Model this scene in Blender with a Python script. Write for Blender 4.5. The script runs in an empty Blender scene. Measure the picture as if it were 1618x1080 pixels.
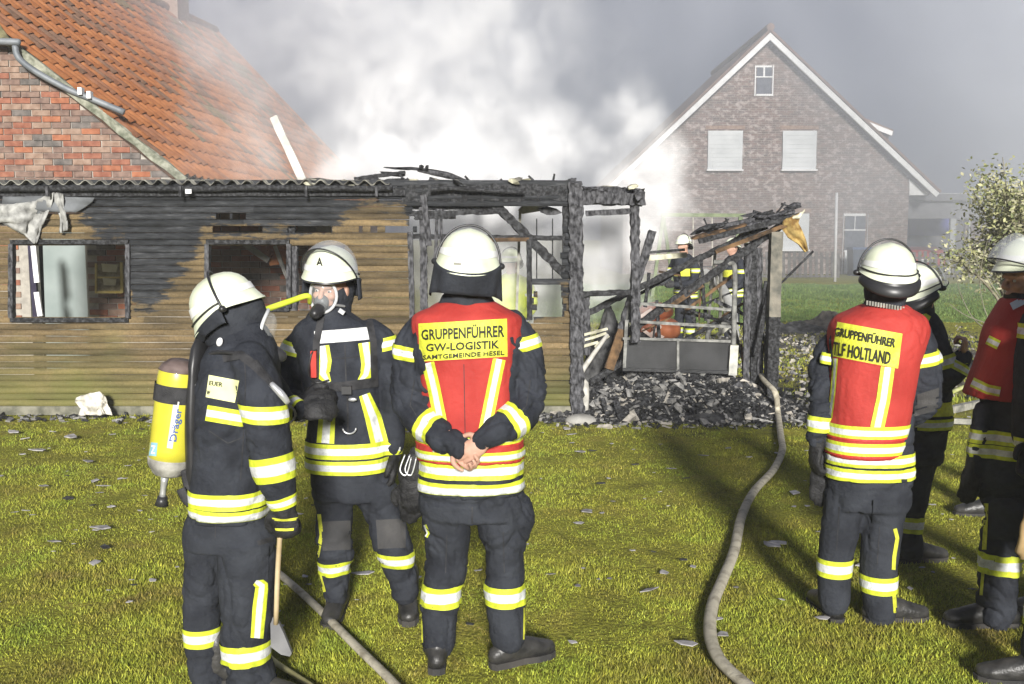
import bpy, math, random
import numpy as np
from mathutils import Vector, Matrix
from mathutils.bvhtree import BVHTree
random.seed(7); RS = np.random.RandomState(11)
V = Vector; R = math.radians; PI = math.pi
S = bpy.context.scene
COL = S.collection

# ---------------------------------------------------------------- camera, world, sun, exposure
FPX = 1573.0; PIT = math.atan(168 / FPX); EYE = 1.83
cam_d = bpy.data.cameras.new('camera'); cam = bpy.data.objects.new('camera', cam_d); COL.objects.link(cam)
cam.location = (0, 0, EYE); cam.rotation_euler = (PI / 2 - PIT, 0, 0)
cam_d.lens = 35; cam_d.sensor_width = 36; cam_d.clip_end = 1000; cam_d.clip_start = .05
S.camera = cam
SUN_DIR = V((-0.06, 1.0, -0.29)).normalized()          # floodlight behind the camera, low and a little to the right
sd = bpy.data.lights.new('floodlight_sun', 'SUN'); sd.energy = 4.2; sd.angle = R(8.0); sd.color = (1.0, .97, .92)
so = bpy.data.objects.new('floodlight_sun', sd); COL.objects.link(so)
so.rotation_euler = SUN_DIR.to_track_quat('-Z', 'Y').to_euler()
W = bpy.data.worlds.new('World'); S.world = W; W.use_nodes = True
nt = W.node_tree; nt.nodes.clear()
def wn(t, **k):
    n = nt.nodes.new(t)
    for a, b in k.items(): setattr(n, a, b)
    return n
w_out = wn('ShaderNodeOutputWorld'); w_bg = wn('ShaderNodeBackground'); w_sky = wn('ShaderNodeTexSky')
w_sky.sky_type = 'NISHITA'; w_sky.sun_disc = False
w_sky.sun_elevation = math.asin(-SUN_DIR.z); w_sky.sun_rotation = math.atan2(-SUN_DIR.x, -SUN_DIR.y)
w_tc = wn('ShaderNodeTexCoord')
w_n1 = wn('ShaderNodeTexNoise'); w_n1.inputs['Scale'].default_value = 2.3; w_n1.inputs['Detail'].default_value = 6; w_n1.inputs['Roughness'].default_value = .52
w_n1.inputs['Distortion'].default_value = .35
w_mp = wn('ShaderNodeMapping'); w_mp.inputs['Location'].default_value = (1.9, .4, .75)
nt.links.new(w_tc.outputs['Generated'], w_mp.inputs['Vector']); nt.links.new(w_mp.outputs[0], w_n1.inputs['Vector'])
w_rp = wn('ShaderNodeValToRGB'); cr = w_rp.color_ramp
cr.elements[0].position = .34; cr.elements[0].color = (.020, .026, .052, 1)
cr.elements[1].position = .70; cr.elements[1].color = (.12, .128, .165, 1)
nt.links.new(w_n1.outputs['Fac'], w_rp.inputs['Fac'])
w_mul = wn('ShaderNodeVectorMath', operation='SCALE'); w_mul.inputs['Scale'].default_value = .004
nt.links.new(w_sky.outputs[0], w_mul.inputs[0])
w_add = wn('ShaderNodeVectorMath', operation='ADD')
nt.links.new(w_rp.outputs[0], w_add.inputs[0]); nt.links.new(w_mul.outputs[0], w_add.inputs[1])
nt.links.new(w_add.outputs[0], w_bg.inputs['Color']); w_bg.inputs['Strength'].default_value = 1.0
nt.links.new(w_bg.outputs[0], w_out.inputs['Surface'])
S.view_settings.view_transform = 'Standard'; S.view_settings.look = 'None'
S.view_settings.exposure = 0.82; S.view_settings.gamma = 1; S.view_settings.use_curve_mapping = False
S.render.engine = 'CYCLES'
cy = S.cycles
cy.use_denoising = True; cy.max_bounces = 6; cy.diffuse_bounces = 2; cy.glossy_bounces = 2; cy.transmission_bounces = 4
cy.volume_bounces = 4; cy.transparent_max_bounces = 12; cy.caustics_reflective = False; cy.caustics_refractive = False
cy.sample_clamp_indirect = 4
try: cy.volume_step_rate = 1.0; cy.volume_max_steps = 256
except Exception: pass

# ---------------------------------------------------------------- pixel -> point helpers (1618 x 1080 frame)
def ray(px, py):
    u = (px - 809) / FPX; v = (540 - py) / FPX; c, s = math.cos(PIT), math.sin(PIT)
    return V((u, c + v * s, -s + v * c))
def at(px, py, Y):
    r = ray(px, py); t = Y / r.y
    return V((r.x * t, Y, EYE + r.z * t))
def gnd(px, py, z=0.0):
    r = ray(px, py); t = (z - EYE) / r.z
    return V((r.x * t, r.y * t, z))

# ---------------------------------------------------------------- numpy noise
_PR = RS.permutation(4096).astype(np.int64); _VL = RS.rand(4096) * 2 - 1
def vnoise(P):
    P = np.asarray(P, float); I = np.floor(P).astype(np.int64); f = P - I; f = f * f * (3 - 2 * f)
    def h(i, j, k): return _VL[(_PR[(_PR[(_PR[i & 4095] + j) & 4095] + k) & 4095])]
    x, y, z = I[:, 0], I[:, 1], I[:, 2]; r = 0
    for dx in (0, 1):
        for dy in (0, 1):
            for dz in (0, 1):
                w = (f[:, 0] if dx else 1 - f[:, 0]) * (f[:, 1] if dy else 1 - f[:, 1]) * (f[:, 2] if dz else 1 - f[:, 2])
                r = r + w * h(x + dx, y + dy, z + dz)
    return r
def fbm(P, o=3):
    P = np.asarray(P, float); r = 0; a = 1
    for i in range(o): r = r + a * vnoise(P * (2 ** i) + 17.3 * i); a *= .5
    return r

# ---------------------------------------------------------------- materials
MATS = {}
def new_mat(name):
    m = bpy.data.materials.new(name); m.use_nodes = True; MATS[name] = m
    return m, m.node_tree, m.node_tree.nodes['Principled BSDF']
def c4(c): return (c[0], c[1], c[2], 1)
def M(name, col, rough=.8, col2=None, scale=6, detail=5, bump=0., bscale=60, metal=0., spec=.3, lo=.35, hi=.65, coat=0., stretch=(1, 1, 1)):
    if name in MATS: return MATS[name]
    m, t, p = new_mat(name)
    L = t.links.new
    tc = t.nodes.new('ShaderNodeNewGeometry')
    mp = t.nodes.new('ShaderNodeMapping'); mp.inputs['Scale'].default_value = stretch
    L(tc.outputs['Position'], mp.inputs['Vector'])
    if col2 is None: col2 = tuple(min(1, c * 1.25 + .003) for c in col); col = tuple(c * .82 for c in col)
    n = t.nodes.new('ShaderNodeTexNoise'); n.inputs['Scale'].default_value = scale; n.inputs['Detail'].default_value = detail
    L(mp.outputs[0], n.inputs['Vector'])
    r = t.nodes.new('ShaderNodeValToRGB'); e = r.color_ramp.elements
    e[0].position = lo; e[0].color = c4(col); e[1].position = hi; e[1].color = c4(col2)
    L(n.outputs['Fac'], r.inputs['Fac']); L(r.outputs[0], p.inputs['Base Color'])
    p.inputs['Roughness'].default_value = rough; p.inputs['Metallic'].default_value = metal
    p.inputs['Specular IOR Level'].default_value = spec; p.inputs['Coat Weight'].default_value = coat
    if bump:
        n2 = t.nodes.new('ShaderNodeTexNoise'); n2.inputs['Scale'].default_value = bscale; n2.inputs['Detail'].default_value = 4
        L(mp.outputs[0], n2.inputs['Vector'])
        b = t.nodes.new('ShaderNodeBump'); b.inputs['Strength'].default_value = bump; b.inputs['Distance'].default_value = .01
        L(n2.outputs['Fac'], b.inputs['Height']); L(b.outputs[0], p.inputs['Normal'])
    return m

# ---------------------------------------------------------------- object helpers
def origin_of(o):
    v = V((0, 0, 0))
    while o is not None: v += o.location; o = o.parent
    return v
def link(name, verts, faces, mat, parent=None, smooth=False, uvs=None, loc=None):
    """one mesh object; verts are world coordinates, stored relative to the thing's base"""
    me = bpy.data.meshes.new(name)
    off = origin_of(parent) if parent else (V(loc) if loc is not None else V((0, 0, 0)))
    A = np.array([tuple(v) for v in verts], float) - np.array(tuple(off)) if not isinstance(verts, np.ndarray) else verts - np.array(tuple(off))
    me.from_pydata(A.tolist(), [], [tuple(f) for f in faces])
    if mat is not None:
        for mm in (mat if isinstance(mat, (list, tuple)) else [mat]): me.materials.append(mm)
    if smooth: me.polygons.foreach_set('use_smooth', [True] * len(me.polygons))
    if uvs is not None:
        ul = me.uv_layers.new(name='UVMap')
        idx = np.zeros(len(me.loops), int); me.loops.foreach_get('vertex_index', idx)
        ul.data.foreach_set('uv', np.array(uvs, float)[idx].ravel())
    me.update()
    o = bpy.data.objects.new(name, me); COL.objects.link(o)
    if parent: o.parent = parent
    elif loc is not None: o.location = V(loc)
    return o
def tag(o, label=None, cat=None, group=None, kind=None):
    if label: o['label'] = label
    if cat: o['category'] = cat
    if group: o['group'] = group
    if kind: o['kind'] = kind
    return o
def thing(name, label, cat, loc, group=None):
    o = bpy.data.objects.new(name, None); COL.objects.link(o); o.location = V(loc); o.empty_display_size = .1
    return tag(o, label, cat, group)

class MB:
    def __init__(s): s.v = []; s.f = []; s.uv = None
    def add(s, v, f):
        n = len(s.v); s.v += [V(a) for a in v]; s.f += [tuple(i + n for i in q) for q in f]; return s
    def box(s, c, h, rot=None):
        """centre, half sizes, optional Matrix 3x3"""
        P = []
        for x in (-1, 1):
            for y in (-1, 1):
                for z in (-1, 1):
                    p = V((x * h[0], y * h[1], z * h[2]))
                    if rot is not None: p = rot @ p
                    P.append(V(c) + p)
        return s.add(P, [(0, 1, 3, 2), (4, 6, 7, 5), (0, 4, 5, 1), (2, 3, 7, 6), (0, 2, 6, 4), (1, 5, 7, 3)])
    def beam(s, a, b, w, d, sub=1, rough=0., up=None, taper=1.):
        """rectangular bar a->b, w across the view, d in depth, optionally broken up"""
        a, b = V(a), V(b); t = (b - a); L = t.length; t.normalize()
        u = up or V((0, 1, 0))
        if abs(t.dot(u)) > .95: u = V((1, 0, 0))
        x = t.cross(u).normalized(); y = x.cross(t).normalized()
        rings = max(1, int(L / sub) if sub != 1 else 1); P = []; Q = []
        prof = [(-1, -1), (0, -1), (1, -1), (1, 0), (1, 1), (0, 1), (-1, 1), (-1, 0)] if rough else [(-1, -1), (1, -1), (1, 1), (-1, 1)]
        k = len(prof)
        for i in range(rings + 1):
            f = i / rings; sc = 1 + (taper - 1) * f
            c = a + t * L * f
            for (p, q) in prof:
                g = 1 + (random.uniform(-rough, rough) if rough else 0)
                P.append(c + x * p * w / 2 * sc * g + y * q * d / 2 * sc * g + (t * random.uniform(-rough, rough) * w * .6 if rough else V((0, 0, 0))))
        for i in range(rings):
            for j in range(k):
                Q.append((i * k + j, i * k + (j + 1) % k, (i + 1) * k + (j + 1) % k, (i + 1) * k + j))
        Q.append(tuple(range(k))[::-1]); Q.append(tuple(rings * k + j for j in range(k)))
        return s.add(P, Q)
    def tube(s, pts, rad, seg=12, sub=4, flat=None, caps=True, closed=False):
        """smooth tube through points; rad: list of r or (r1,r2) with r1 along world X-ish, r2 along depth"""
        pts = [V(p) for p in pts]; rr = [(r, r) if not isinstance(r, (tuple, list)) else r for r in (rad if isinstance(rad, (list, tuple)) and len(rad) == len(pts) else [rad] * len(pts))]
        P = []; RR = []; n = len(pts)
        for i in range(n - 1):
            p0 = pts[max(i - 1, 0)]; p1 = pts[i]; p2 = pts[i + 1]; p3 = pts[min(i + 2, n - 1)]
            for k in range(sub):
                f = k / sub
                P.append(.5 * ((2 * p1) + (p2 - p0) * f + (2 * p0 - 5 * p1 + 4 * p2 - p3) * f * f + (3 * p1 - p0 - 3 * p2 + p3) * f ** 3))
                g = f * f * (3 - 2 * f)
                RR.append((rr[i][0] * (1 - g) + rr[i + 1][0] * g, rr[i][1] * (1 - g) + rr[i + 1][1] * g))
        P.append(pts[-1]); RR.append(rr[-1])
        if caps == 'round':
            t0 = (P[0] - P[1]).normalized(); t1 = (P[-1] - P[-2]).normalized()
            A = []; AR = []
            for a in (80, 60, 35):
                A.append(P[0] + t0 * RR[0][1] * math.sin(R(a))); AR.append((RR[0][0] * math.cos(R(a)), RR[0][1] * math.cos(R(a))))
            B = []; BR = []
            for a in (35, 60, 80):
                B.append(P[-1] + t1 * RR[-1][1] * math.sin(R(a))); BR.append((RR[-1][0] * math.cos(R(a)), RR[-1][1] * math.cos(R(a))))
            P = A + P + B; RR = AR + RR + BR
        VV = []; Q = []; m = len(P)
        ref = flat or V((0, 1, 0)); lastx = None
        for i in range(m):
            t = (P[min(i + 1, m - 1)] - P[max(i - 1, 0)]).normalized()
            if lastx is None:
                u = ref if abs(t.dot(ref)) < .93 else V((0, 0, 1)) if abs(t.z) < .9 else V((1, 0, 0))
                x = t.cross(u).normalized()
            else: x = (lastx - t * lastx.dot(t)).normalized()
            lastx = x; y = x.cross(t).normalized()
            for j in range(seg):
                a = 2 * PI * j / seg
                VV.append(P[i] + x * math.cos(a) * RR[i][0] + y * math.sin(a) * RR[i][1])
        for i in range(m - 1):
            for j in range(seg): Q.append((i * seg + j, i * seg + (j + 1) % seg, (i + 1) * seg + (j + 1) % seg, (i + 1) * seg + j))
        if caps: Q.append(tuple(range(seg))[::-1]); Q.append(tuple((m - 1) * seg + j for j in range(seg)))
        return s.add(VV, Q)
    def ell(s, c, r, rot=None, seg=16, rings=10):
        P = []; Q = []
        for i in range(rings + 1):
            th = PI * (i + .02) / (rings + .04)
            for j in range(seg):
                a = 2 * PI * j / seg
                p = V((r[0] * math.sin(th) * math.cos(a), r[1] * math.sin(th) * math.sin(a), r[2] * math.cos(th)))
                if rot is not None: p = rot @ p
                P.append(V(c) + p)
        for i in range(rings):
            for j in range(seg): Q.append((i * seg + j, (i + 1) * seg + j, (i + 1) * seg + (j + 1) % seg, i * seg + (j + 1) % seg))
        Q.append(tuple(range(seg))); Q.append(tuple(rings * seg + j for j in range(seg))[::-1])
        return s.add(P, Q)
    def prism(s, poly, d):
        """front polygon (world points, facing -Y) extruded by vector d"""
        n = len(poly); P = [V(p) for p in poly] + [V(p) + V(d) for p in poly]
        return s.add(P, [tuple(range(n)), tuple(range(n, 2 * n))[::-1]] + [(i, i + n, (i + 1) % n + n, (i + 1) % n) for i in range(n)])
    def build(s, name, mat, parent=None, smooth=False, loc=None):
        return link(name, s.v, s.f, mat, parent, smooth, None, loc)
def auto_smooth(o, ang=40):
    me = o.data
    me.polygons.foreach_set('use_smooth', [True] * len(me.polygons))
    try: me.set_sharp_from_angle(angle=R(ang))
    except Exception: pass
    return o
# ---------------------------------------------------------------- shared materials
char = M('charred_wood', (.008, .008, .009), .75, (.075, .077, .082), scale=34, detail=9, bump=1., bscale=90, spec=.35, lo=.42, hi=.74)
char_grey = M('ash_grey_wood', (.014, .014, .016), .85, (.15, .15, .16), scale=38, detail=9, bump=1., bscale=90, lo=.36, hi=.74, stretch=(1, 1, .4))
brown_wood = M('scorched_wood', (.035, .022, .012), .8, (.19, .11, .05), scale=9, bump=.4, bscale=80)
metal_dark = M('dark_metal', (.02, .02, .022), .5, (.06, .06, .065), scale=20, spec=.4)
metal_pale = M('pale_metal', (.16, .16, .14), .55, (.36, .35, .30), scale=14, bump=.2)
white_paint = M('white_paint', (.72, .72, .72), .5, (.80, .80, .79), scale=5)
plastic_grey = M('grey_plastic', (.28, .30, .33), .4, (.38, .40, .43), scale=5)
mortar = M('mortar', (.28, .26, .23), .95, (.42, .39, .34), scale=12, bump=.4)
ashm = M('ash_rubble', (.018, .018, .019), .95, (.13, .13, .13), scale=9, detail=8, bump=.8, bscale=40, lo=.4, hi=.75)

# ---------------------------------------------------------------- ground
def ground_h(x, y):
    k = np.clip((y - 21.4) / 4.8, 0, 1); k = k * k * (3 - 2 * k)
    return .45 * k + .012 * vnoise(np.stack([x * 1.3, y * 1.3, x * 0], 1)) * (y < 21)
xs = np.concatenate([np.linspace(-150, -12, 12), np.linspace(-11, 11, 90), np.linspace(12, 150, 12)])
ys = np.concatenate([np.linspace(-10, 0, 6), np.linspace(.6, 28, 110), np.linspace(30, 300, 24)])
X, Yg = np.meshgrid(xs, ys); X = X.ravel(); Yg = Yg.ravel(); Z = ground_h(X, Yg)
nx, ny = len(xs), len(ys)
gf = [(j * nx + i, j * nx + i + 1, (j + 1) * nx + i + 1, (j + 1) * nx + i) for j in range(ny - 1) for i in range(nx - 1)]
gm, t, p = new_mat('lawn_soil'); L = t.links.new
geo = t.nodes.new('ShaderNodeNewGeometry')
def noise_n(t, vec, sc, det=5, rough=.55):
    n = t.nodes.new('ShaderNodeTexNoise'); n.inputs['Scale'].default_value = sc; n.inputs['Detail'].default_value = det
    n.inputs['Roughness'].default_value = rough; t.links.new(vec, n.inputs['Vector']); return n.outputs['Fac']
def ramp_n(t, fac, stops):
    r = t.nodes.new('ShaderNodeValToRGB'); e = r.color_ramp.elements
    e[0].position, e[0].color = stops[0][0], c4(stops[0][1]); e[1].position, e[1].color = stops[-1][0], c4(stops[-1][1])
    for s in stops[1:-1]:
        q = e.new(s[0]); q.color = c4(s[1])
    t.links.new(fac, r.inputs['Fac']); return r.outputs[0]
def mix_n(t, fac, a, b, mode='MIX'):
    m = t.nodes.new('ShaderNodeMix'); m.data_type = 'RGBA'; m.blend_type = mode
    for s, v in ((0, fac), (6, a), (7, b)):
        if isinstance(v, (int, float)): m.inputs[s].default_value = v
        elif isinstance(v, tuple): m.inputs[s].default_value = c4(v)
        else: t.links.new(v, m.inputs[s])
    return m.outputs[2]
def math_n(t, op, a, b=None, clamp=False):
    m = t.nodes.new('ShaderNodeMath'); m.operation = op; m.use_clamp = clamp
    for i, v in enumerate((a, b)):
        if v is None: continue
        if isinstance(v, (int, float)): m.inputs[i].default_value = v
        else: t.links.new(v, m.inputs[i])
    return m.outputs[0]
def blob_n(t, pos, c, r):
    """1 inside an ellipse round c fading to 0"""
    s = t.nodes.new('ShaderNodeVectorMath'); s.operation = 'SUBTRACT'; t.links.new(pos, s.inputs[0]); s.inputs[1].default_value = c
    d = t.nodes.new('ShaderNodeVectorMath'); d.operation = 'DIVIDE'; t.links.new(s.outputs[0], d.inputs[0]); d.inputs[1].default_value = r
    l = t.nodes.new('ShaderNodeVectorMath'); l.operation = 'LENGTH'; t.links.new(d.outputs[0], l.inputs[0]); return l.outputs['Value']
POSN = geo.outputs['Position']
turf = ramp_n(t, noise_n(t, POSN, 3, 6), [(.3, (.18, .17, .03)), (.5, (.27, .27, .04)), (.7, (.33, .29, .06))])
fine = ramp_n(t, noise_n(t, POSN, 60, 4), [(.3, (.45, .45, .45)), (.7, (1.25, 1.25, 1.2))])
turf = mix_n(t, 1.0, turf, fine, 'MULTIPLY')
soil = ramp_n(t, noise_n(t, POSN, 7, 8, .65), [(.35, (.045, .042, .04)), (.5, (.13, .12, .105)), (.62, (.22, .19, .13)), (.75, (.33, .32, .30))])
dark = ramp_n(t, noise_n(t, POSN, 16, 8, .7), [(.35, (.012, .012, .013)), (.55, (.04, .04, .04)), (.75, (.15, .15, .15))])
nz = math_n(t, 'MULTIPLY', math_n(t, 'SUBTRACT', noise_n(t, POSN, 2.2, 6, .65), .5), 1.6)
def mask(c, r, soft=3.):
    return math_n(t, 'MULTIPLY', math_n(t, 'SUBTRACT', math_n(t, 'SUBTRACT', 1.0, blob_n(t, POSN, c, r)), nz), soft, True)
c1 = mix_n(t, mask((5.6, 15.2, 0), (4.4, 5.0, 9), 1.8), turf, soil)
c2 = mix_n(t, mask((1.9, 11.3, 0), (2.3, 2.4, 9), 2.6), c1, dark)
c2 = mix_n(t, mask((-1.5, 12.3, 0), (4.2, 2.3, 9), 4), c2, dark)
mud = ramp_n(t, noise_n(t, POSN, 1.1, 7, .7), [(.60, (0, 0, 0)), (.70, (1, 1, 1))]); c2 = mix_n(t, math_n(t, 'MULTIPLY', mud, .6), c2, (.11, .085, .05))
L(c2, p.inputs['Base Color']); p.inputs['Roughness'].default_value = .95; p.inputs['Specular IOR Level'].default_value = .1
bmp = t.nodes.new('ShaderNodeBump'); bmp.inputs['Strength'].default_value = .9; bmp.inputs['Distance'].default_value = .03
L(noise_n(t, POSN, 40, 5), bmp.inputs['Height']); L(bmp.outputs[0], p.inputs['Normal'])
tag(link('ground', np.stack([X, Yg, Z], 1), gf, gm, None, True), 'mossy lawn rising to a low green bank in front of the house', kind='structure')

# ---------------------------------------------------------------- grass blades (stuff)
def grass_mat(name, stops):
    m, t, p = new_mat(name); L = t.links.new
    g = t.nodes.new('ShaderNodeNewGeometry'); a = t.nodes.new('ShaderNodeAttribute'); a.attribute_name = 'tint'
    base = ramp_n(t, noise_n(t, g.outputs['Position'], 1.9, 8, .66), stops)
    v = ramp_n(t, a.outputs['Fac'], [(0, (.45, .46, .4)), (.6, (1, 1, 1)), (1, (1.6, 1.5, 1.3))])
    L(mix_n(t, 1.0, base, v, 'MULTIPLY'), p.inputs['Base Color'])
    p.inputs['Roughness'].default_value = .6; p.inputs['Specular IOR Level'].default_value = .25
    return m
def grass(name, label, n, samp, hmin, hmax, wd, mat, blades=5, spread=.02):
    bx, by = samp(n); keep = np.ones(len(bx), bool)
    bx = np.repeat(bx, blades) + RS.normal(0, spread, len(bx) * blades); by = np.repeat(by, blades) + RS.normal(0, spread, len(by) * blades)
    N = len(bx); bz = ground_h(bx, by) - .004
    ang = RS.rand(N) * 2 * PI; h = hmin + (hmax - hmin) * RS.rand(N) ** 1.6; w = wd * (.6 + .8 * RS.rand(N))
    patch = .45 + .95 * (vnoise(np.stack([bx * 2.5, by * 2.5, bx * 0 + 3], 1)) + 1) / 2 + .3 * vnoise(np.stack([bx * 9, by * 9, bx * 0 + 3], 1))
    h = h * patch; la = RS.rand(N) * 2 * PI; ln = h * (.15 + .7 * RS.rand(N))
    P = np.zeros((N, 3, 3))
    P[:, 0] = np.stack([bx - np.cos(ang) * w / 2, by - np.sin(ang) * w / 2, bz], 1)
    P[:, 1] = np.stack([bx + np.cos(ang) * w / 2, by + np.sin(ang) * w / 2, bz], 1)
    P[:, 2] = np.stack([bx + np.cos(la) * ln, by + np.sin(la) * ln, bz + h], 1)
    me = bpy.data.meshes.new(name); me.vertices.add(N * 3); me.vertices.foreach_set('co', P.ravel())
    me.loops.add(N * 3); me.loops.foreach_set('vertex_index', np.arange(N * 3, dtype=np.int32))
    me.polygons.add(N); me.polygons.foreach_set('loop_start', np.arange(0, N * 3, 3, dtype=np.int32))
    me.update(calc_edges=True)
    at_ = me.attributes.new('tint', 'FLOAT', 'POINT'); at_.data.foreach_set('value', np.repeat(RS.rand(N), 3).astype(np.float32))
    me.materials.append(mat); o = bpy.data.objects.new(name, me); COL.objects.link(o)
    return tag(o, label, 'grass', kind='stuff')
g_lawn = grass_mat('lawn_grass', [(.26, (.15, .11, .05)), (.38, (.25, .22, .045)), (.50, (.33, .35, .045)), (.62, (.30, .37, .045)), (.76, (.12, .19, .04))])
g_bank = grass_mat('bank_grass', [(.3, (.07, .12, .03)), (.5, (.11, .18, .045)), (.7, (.17, .24, .07))])
def samp_lawn(n):
    y = 3.5 * (10.6 / 3.5) ** RS.rand(n); x = (RS.rand(n) * 2 - 1) * y * .60
    k = ~((y > 9.6) & (x > .5) & (RS.rand(n) < .75)); return x[k], y[k]
grass('grass', 'short mossy yellow green lawn grass under the firefighters', 96000, samp_lawn, .005, .026, .0060, g_lawn, 6, .022)
def samp_rear(n):
    y = 10.5 + 11 * RS.rand(n); x = 1.5 + RS.rand(n) * (y * .58 - 1.5)
    q = vnoise(np.stack([x * .8, y * .8, x * 0 + 9], 1)); k = (q > .1) | (RS.rand(n) < .15); return x[k], y[k]
grass('thin_grass', 'patchy thin grass among debris on the bare ground behind', 14000, samp_rear, .02, .06, .012, g_lawn, 5, .05)
def samp_bank(n):
    y = 21.0 + 6.8 * RS.rand(n); x = -1 + (RS.rand(n)) * 18; return x, y
grass('bank_grass', 'bright green grass of the bank below the house', 46000, samp_bank, .03, .08, .02, g_bank, 5, .07)

# ---------------------------------------------------------------- shed wall material with scorch marks
def board_mat():
    m, t, p = new_mat('shed_board'); L = t.links.new
    g = t.nodes.new('ShaderNodeNewGeometry'); P = g.outputs['Position']
    sx = t.nodes.new('ShaderNodeSeparateXYZ'); L(P, sx.inputs[0])
    mp = t.nodes.new('ShaderNodeMapping'); mp.inputs['Scale'].default_value = (1, 1, 6); L(P, mp.inputs[0])
    base = ramp_n(t, noise_n(t, mp.outputs[0], 1.6, 7, .6), [(.28, (.075, .055, .030)), (.45, (.135, .100, .052)), (.6, (.205, .150, .078)), (.75, (.115, .095, .052))])
    fine = ramp_n(t, noise_n(t, P, 55, 5, .7), [(.3, (.6, .6, .6)), (.7, (1.2, 1.2, 1.2))])
    base = mix_n(t, 1.0, base, fine, 'MULTIPLY')
    # algae near the ground
    al = math_n(t, 'MULTIPLY', math_n(t, 'SUBTRACT', math_n(t, 'MULTIPLY', noise_n(t, P, 1.3, 4), 1.5), sx.outputs[2]), .9, True)
    base = mix_n(t, al, base, (.12, .135, .035))
    # pale flaking spots
    sp = ramp_n(t, noise_n(t, P, 38, 3, .8), [(.69, (0, 0, 0)), (.73, (1, 1, 1))])
    base = mix_n(t, math_n(t, 'MULTIPLY', sp, .6), base, (.5, .48, .42))
    # scorch line height as a function of x
    fc = t.nodes.new('ShaderNodeFloatCurve'); cv = fc.mapping.curves[0]
    pts = [(-20, 372), (12, 372), (30, 330), (70, 335), (120, 338), (150, 385), (200, 395), (212, 500), (240, 520), (262, 490), (285, 455), (305, 430), (325, 385), (480, 388), (530, 372), (575, 335), (605, 352), (640, 352), (650, 400), (680, 500), (840, 505), (880, 495), (910, 470)]
    X0, X1 = at(-30, 400, 10.1).x, at(930, 400, 10.1).x
    PP = [((at(x, y, 10.1).x - X0) / (X1 - X0), at(x, y, 10.1).z / 3.0) for x, y in pts]
    cv.points[0].location = (0, PP[0][1]); cv.points[1].location = (1, PP[-1][1])
    for q in PP[1:-1]: cv.points.new(*q)
    for q in cv.points: q.handle_type = 'VECTOR'
    fc.mapping.use_clip = False; fc.mapping.update()
    xn = math_n(t, 'MULTIPLY', math_n(t, 'SUBTRACT', sx.outputs[0], X0), 1 / (X1 - X0), True); L(xn, fc.inputs['Value'])
    h = math_n(t, 'MULTIPLY', fc.outputs[0], 3.0)
    d = math_n(t, 'SUBTRACT', sx.outputs[2], h)
    d = math_n(t, 'ADD', d, math_n(t, 'MULTIPLY', math_n(t, 'SUBTRACT', noise_n(t, mp.outputs[0], 2.4, 8, .74), .5), 1.25))
    fac = math_n(t, 'MULTIPLY', math_n(t, 'ADD', math_n(t, 'ADD', d, -.07), math_n(t, 'MULTIPLY', math_n(t, 'SUBTRACT', noise_n(t, P, 22, 6, .75), .5), .35)), 10, True)
    soot = ramp_n(t, noise_n(t, mp.outputs[0], 5, 8, .7), [(.35, (.010, .011, .013)), (.55, (.032, .035, .041)), (.7, (.085, .09, .10))])
    oi = t.nodes.new('ShaderNodeObjectInfo'); rv = ramp_n(t, oi.outputs['Random'], [(0, (.62, .62, .60)), (1, (1.22, 1.18, 1.10))])
    L(mix_n(t, 1.0, mix_n(t, fac, base, soot), rv, 'MULTIPLY'), p.inputs['Base Color'])
    p.inputs['Roughness'].default_value = .72; p.inputs['Specular IOR Level'].default_value = .25
    b = t.nodes.new('ShaderNodeBump'); b.inputs['Strength'].default_value = .55; b.inputs['Distance'].default_value = .008
    L(noise_n(t, mp.outputs[0], 18, 6, .7), b.inputs['Height']); L(b.outputs[0], p.inputs['Normal'])
    return m
bm_board = board_mat()

# ---------------------------------------------------------------- the burnt shed
WY = 10.1
shed = thing('burnt_shed', 'long low wooden shed with scorched mustard boards, its right end burnt open', 'shed', (-2.3, WY, 0))
holes = [(22, 386, 200, 501), (332, 386, 458, 484), (458, 386, 545, 484), (335, 358, 372, 366), (378, 356, 412, 366), (340, 343, 362, 350), (365, 342, 385, 350),
         (462, 354, 521, 363), (572, 355, 577, 361), (590, 354, 592, 361), (614, 354, 648, 363), (652, 352, 905, 330), (656, 345, 838, 515), (780, 370, 838, 515),
         (838, 340, 888, 372), (838, 380, 888, 442), (845, 448, 890, 458), (845, 461, 890, 471), (845, 474, 890, 484), (845, 487, 890, 496), (655, 330, 790, 342), (648, 384, 660, 500)]
def hole_w(hh):
    a = at(hh[0], max(hh[1], hh[3]), WY); b = at(hh[2], min(hh[1], hh[3]), WY); return a.x, b.x, a.z, b.z
HW = [hole_w(hh) for hh in holes]
PITCH = .0655; row = 0; z = .09; xL, xR = at(-60, 400, WY).x, at(905, 400, WY).x
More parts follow.
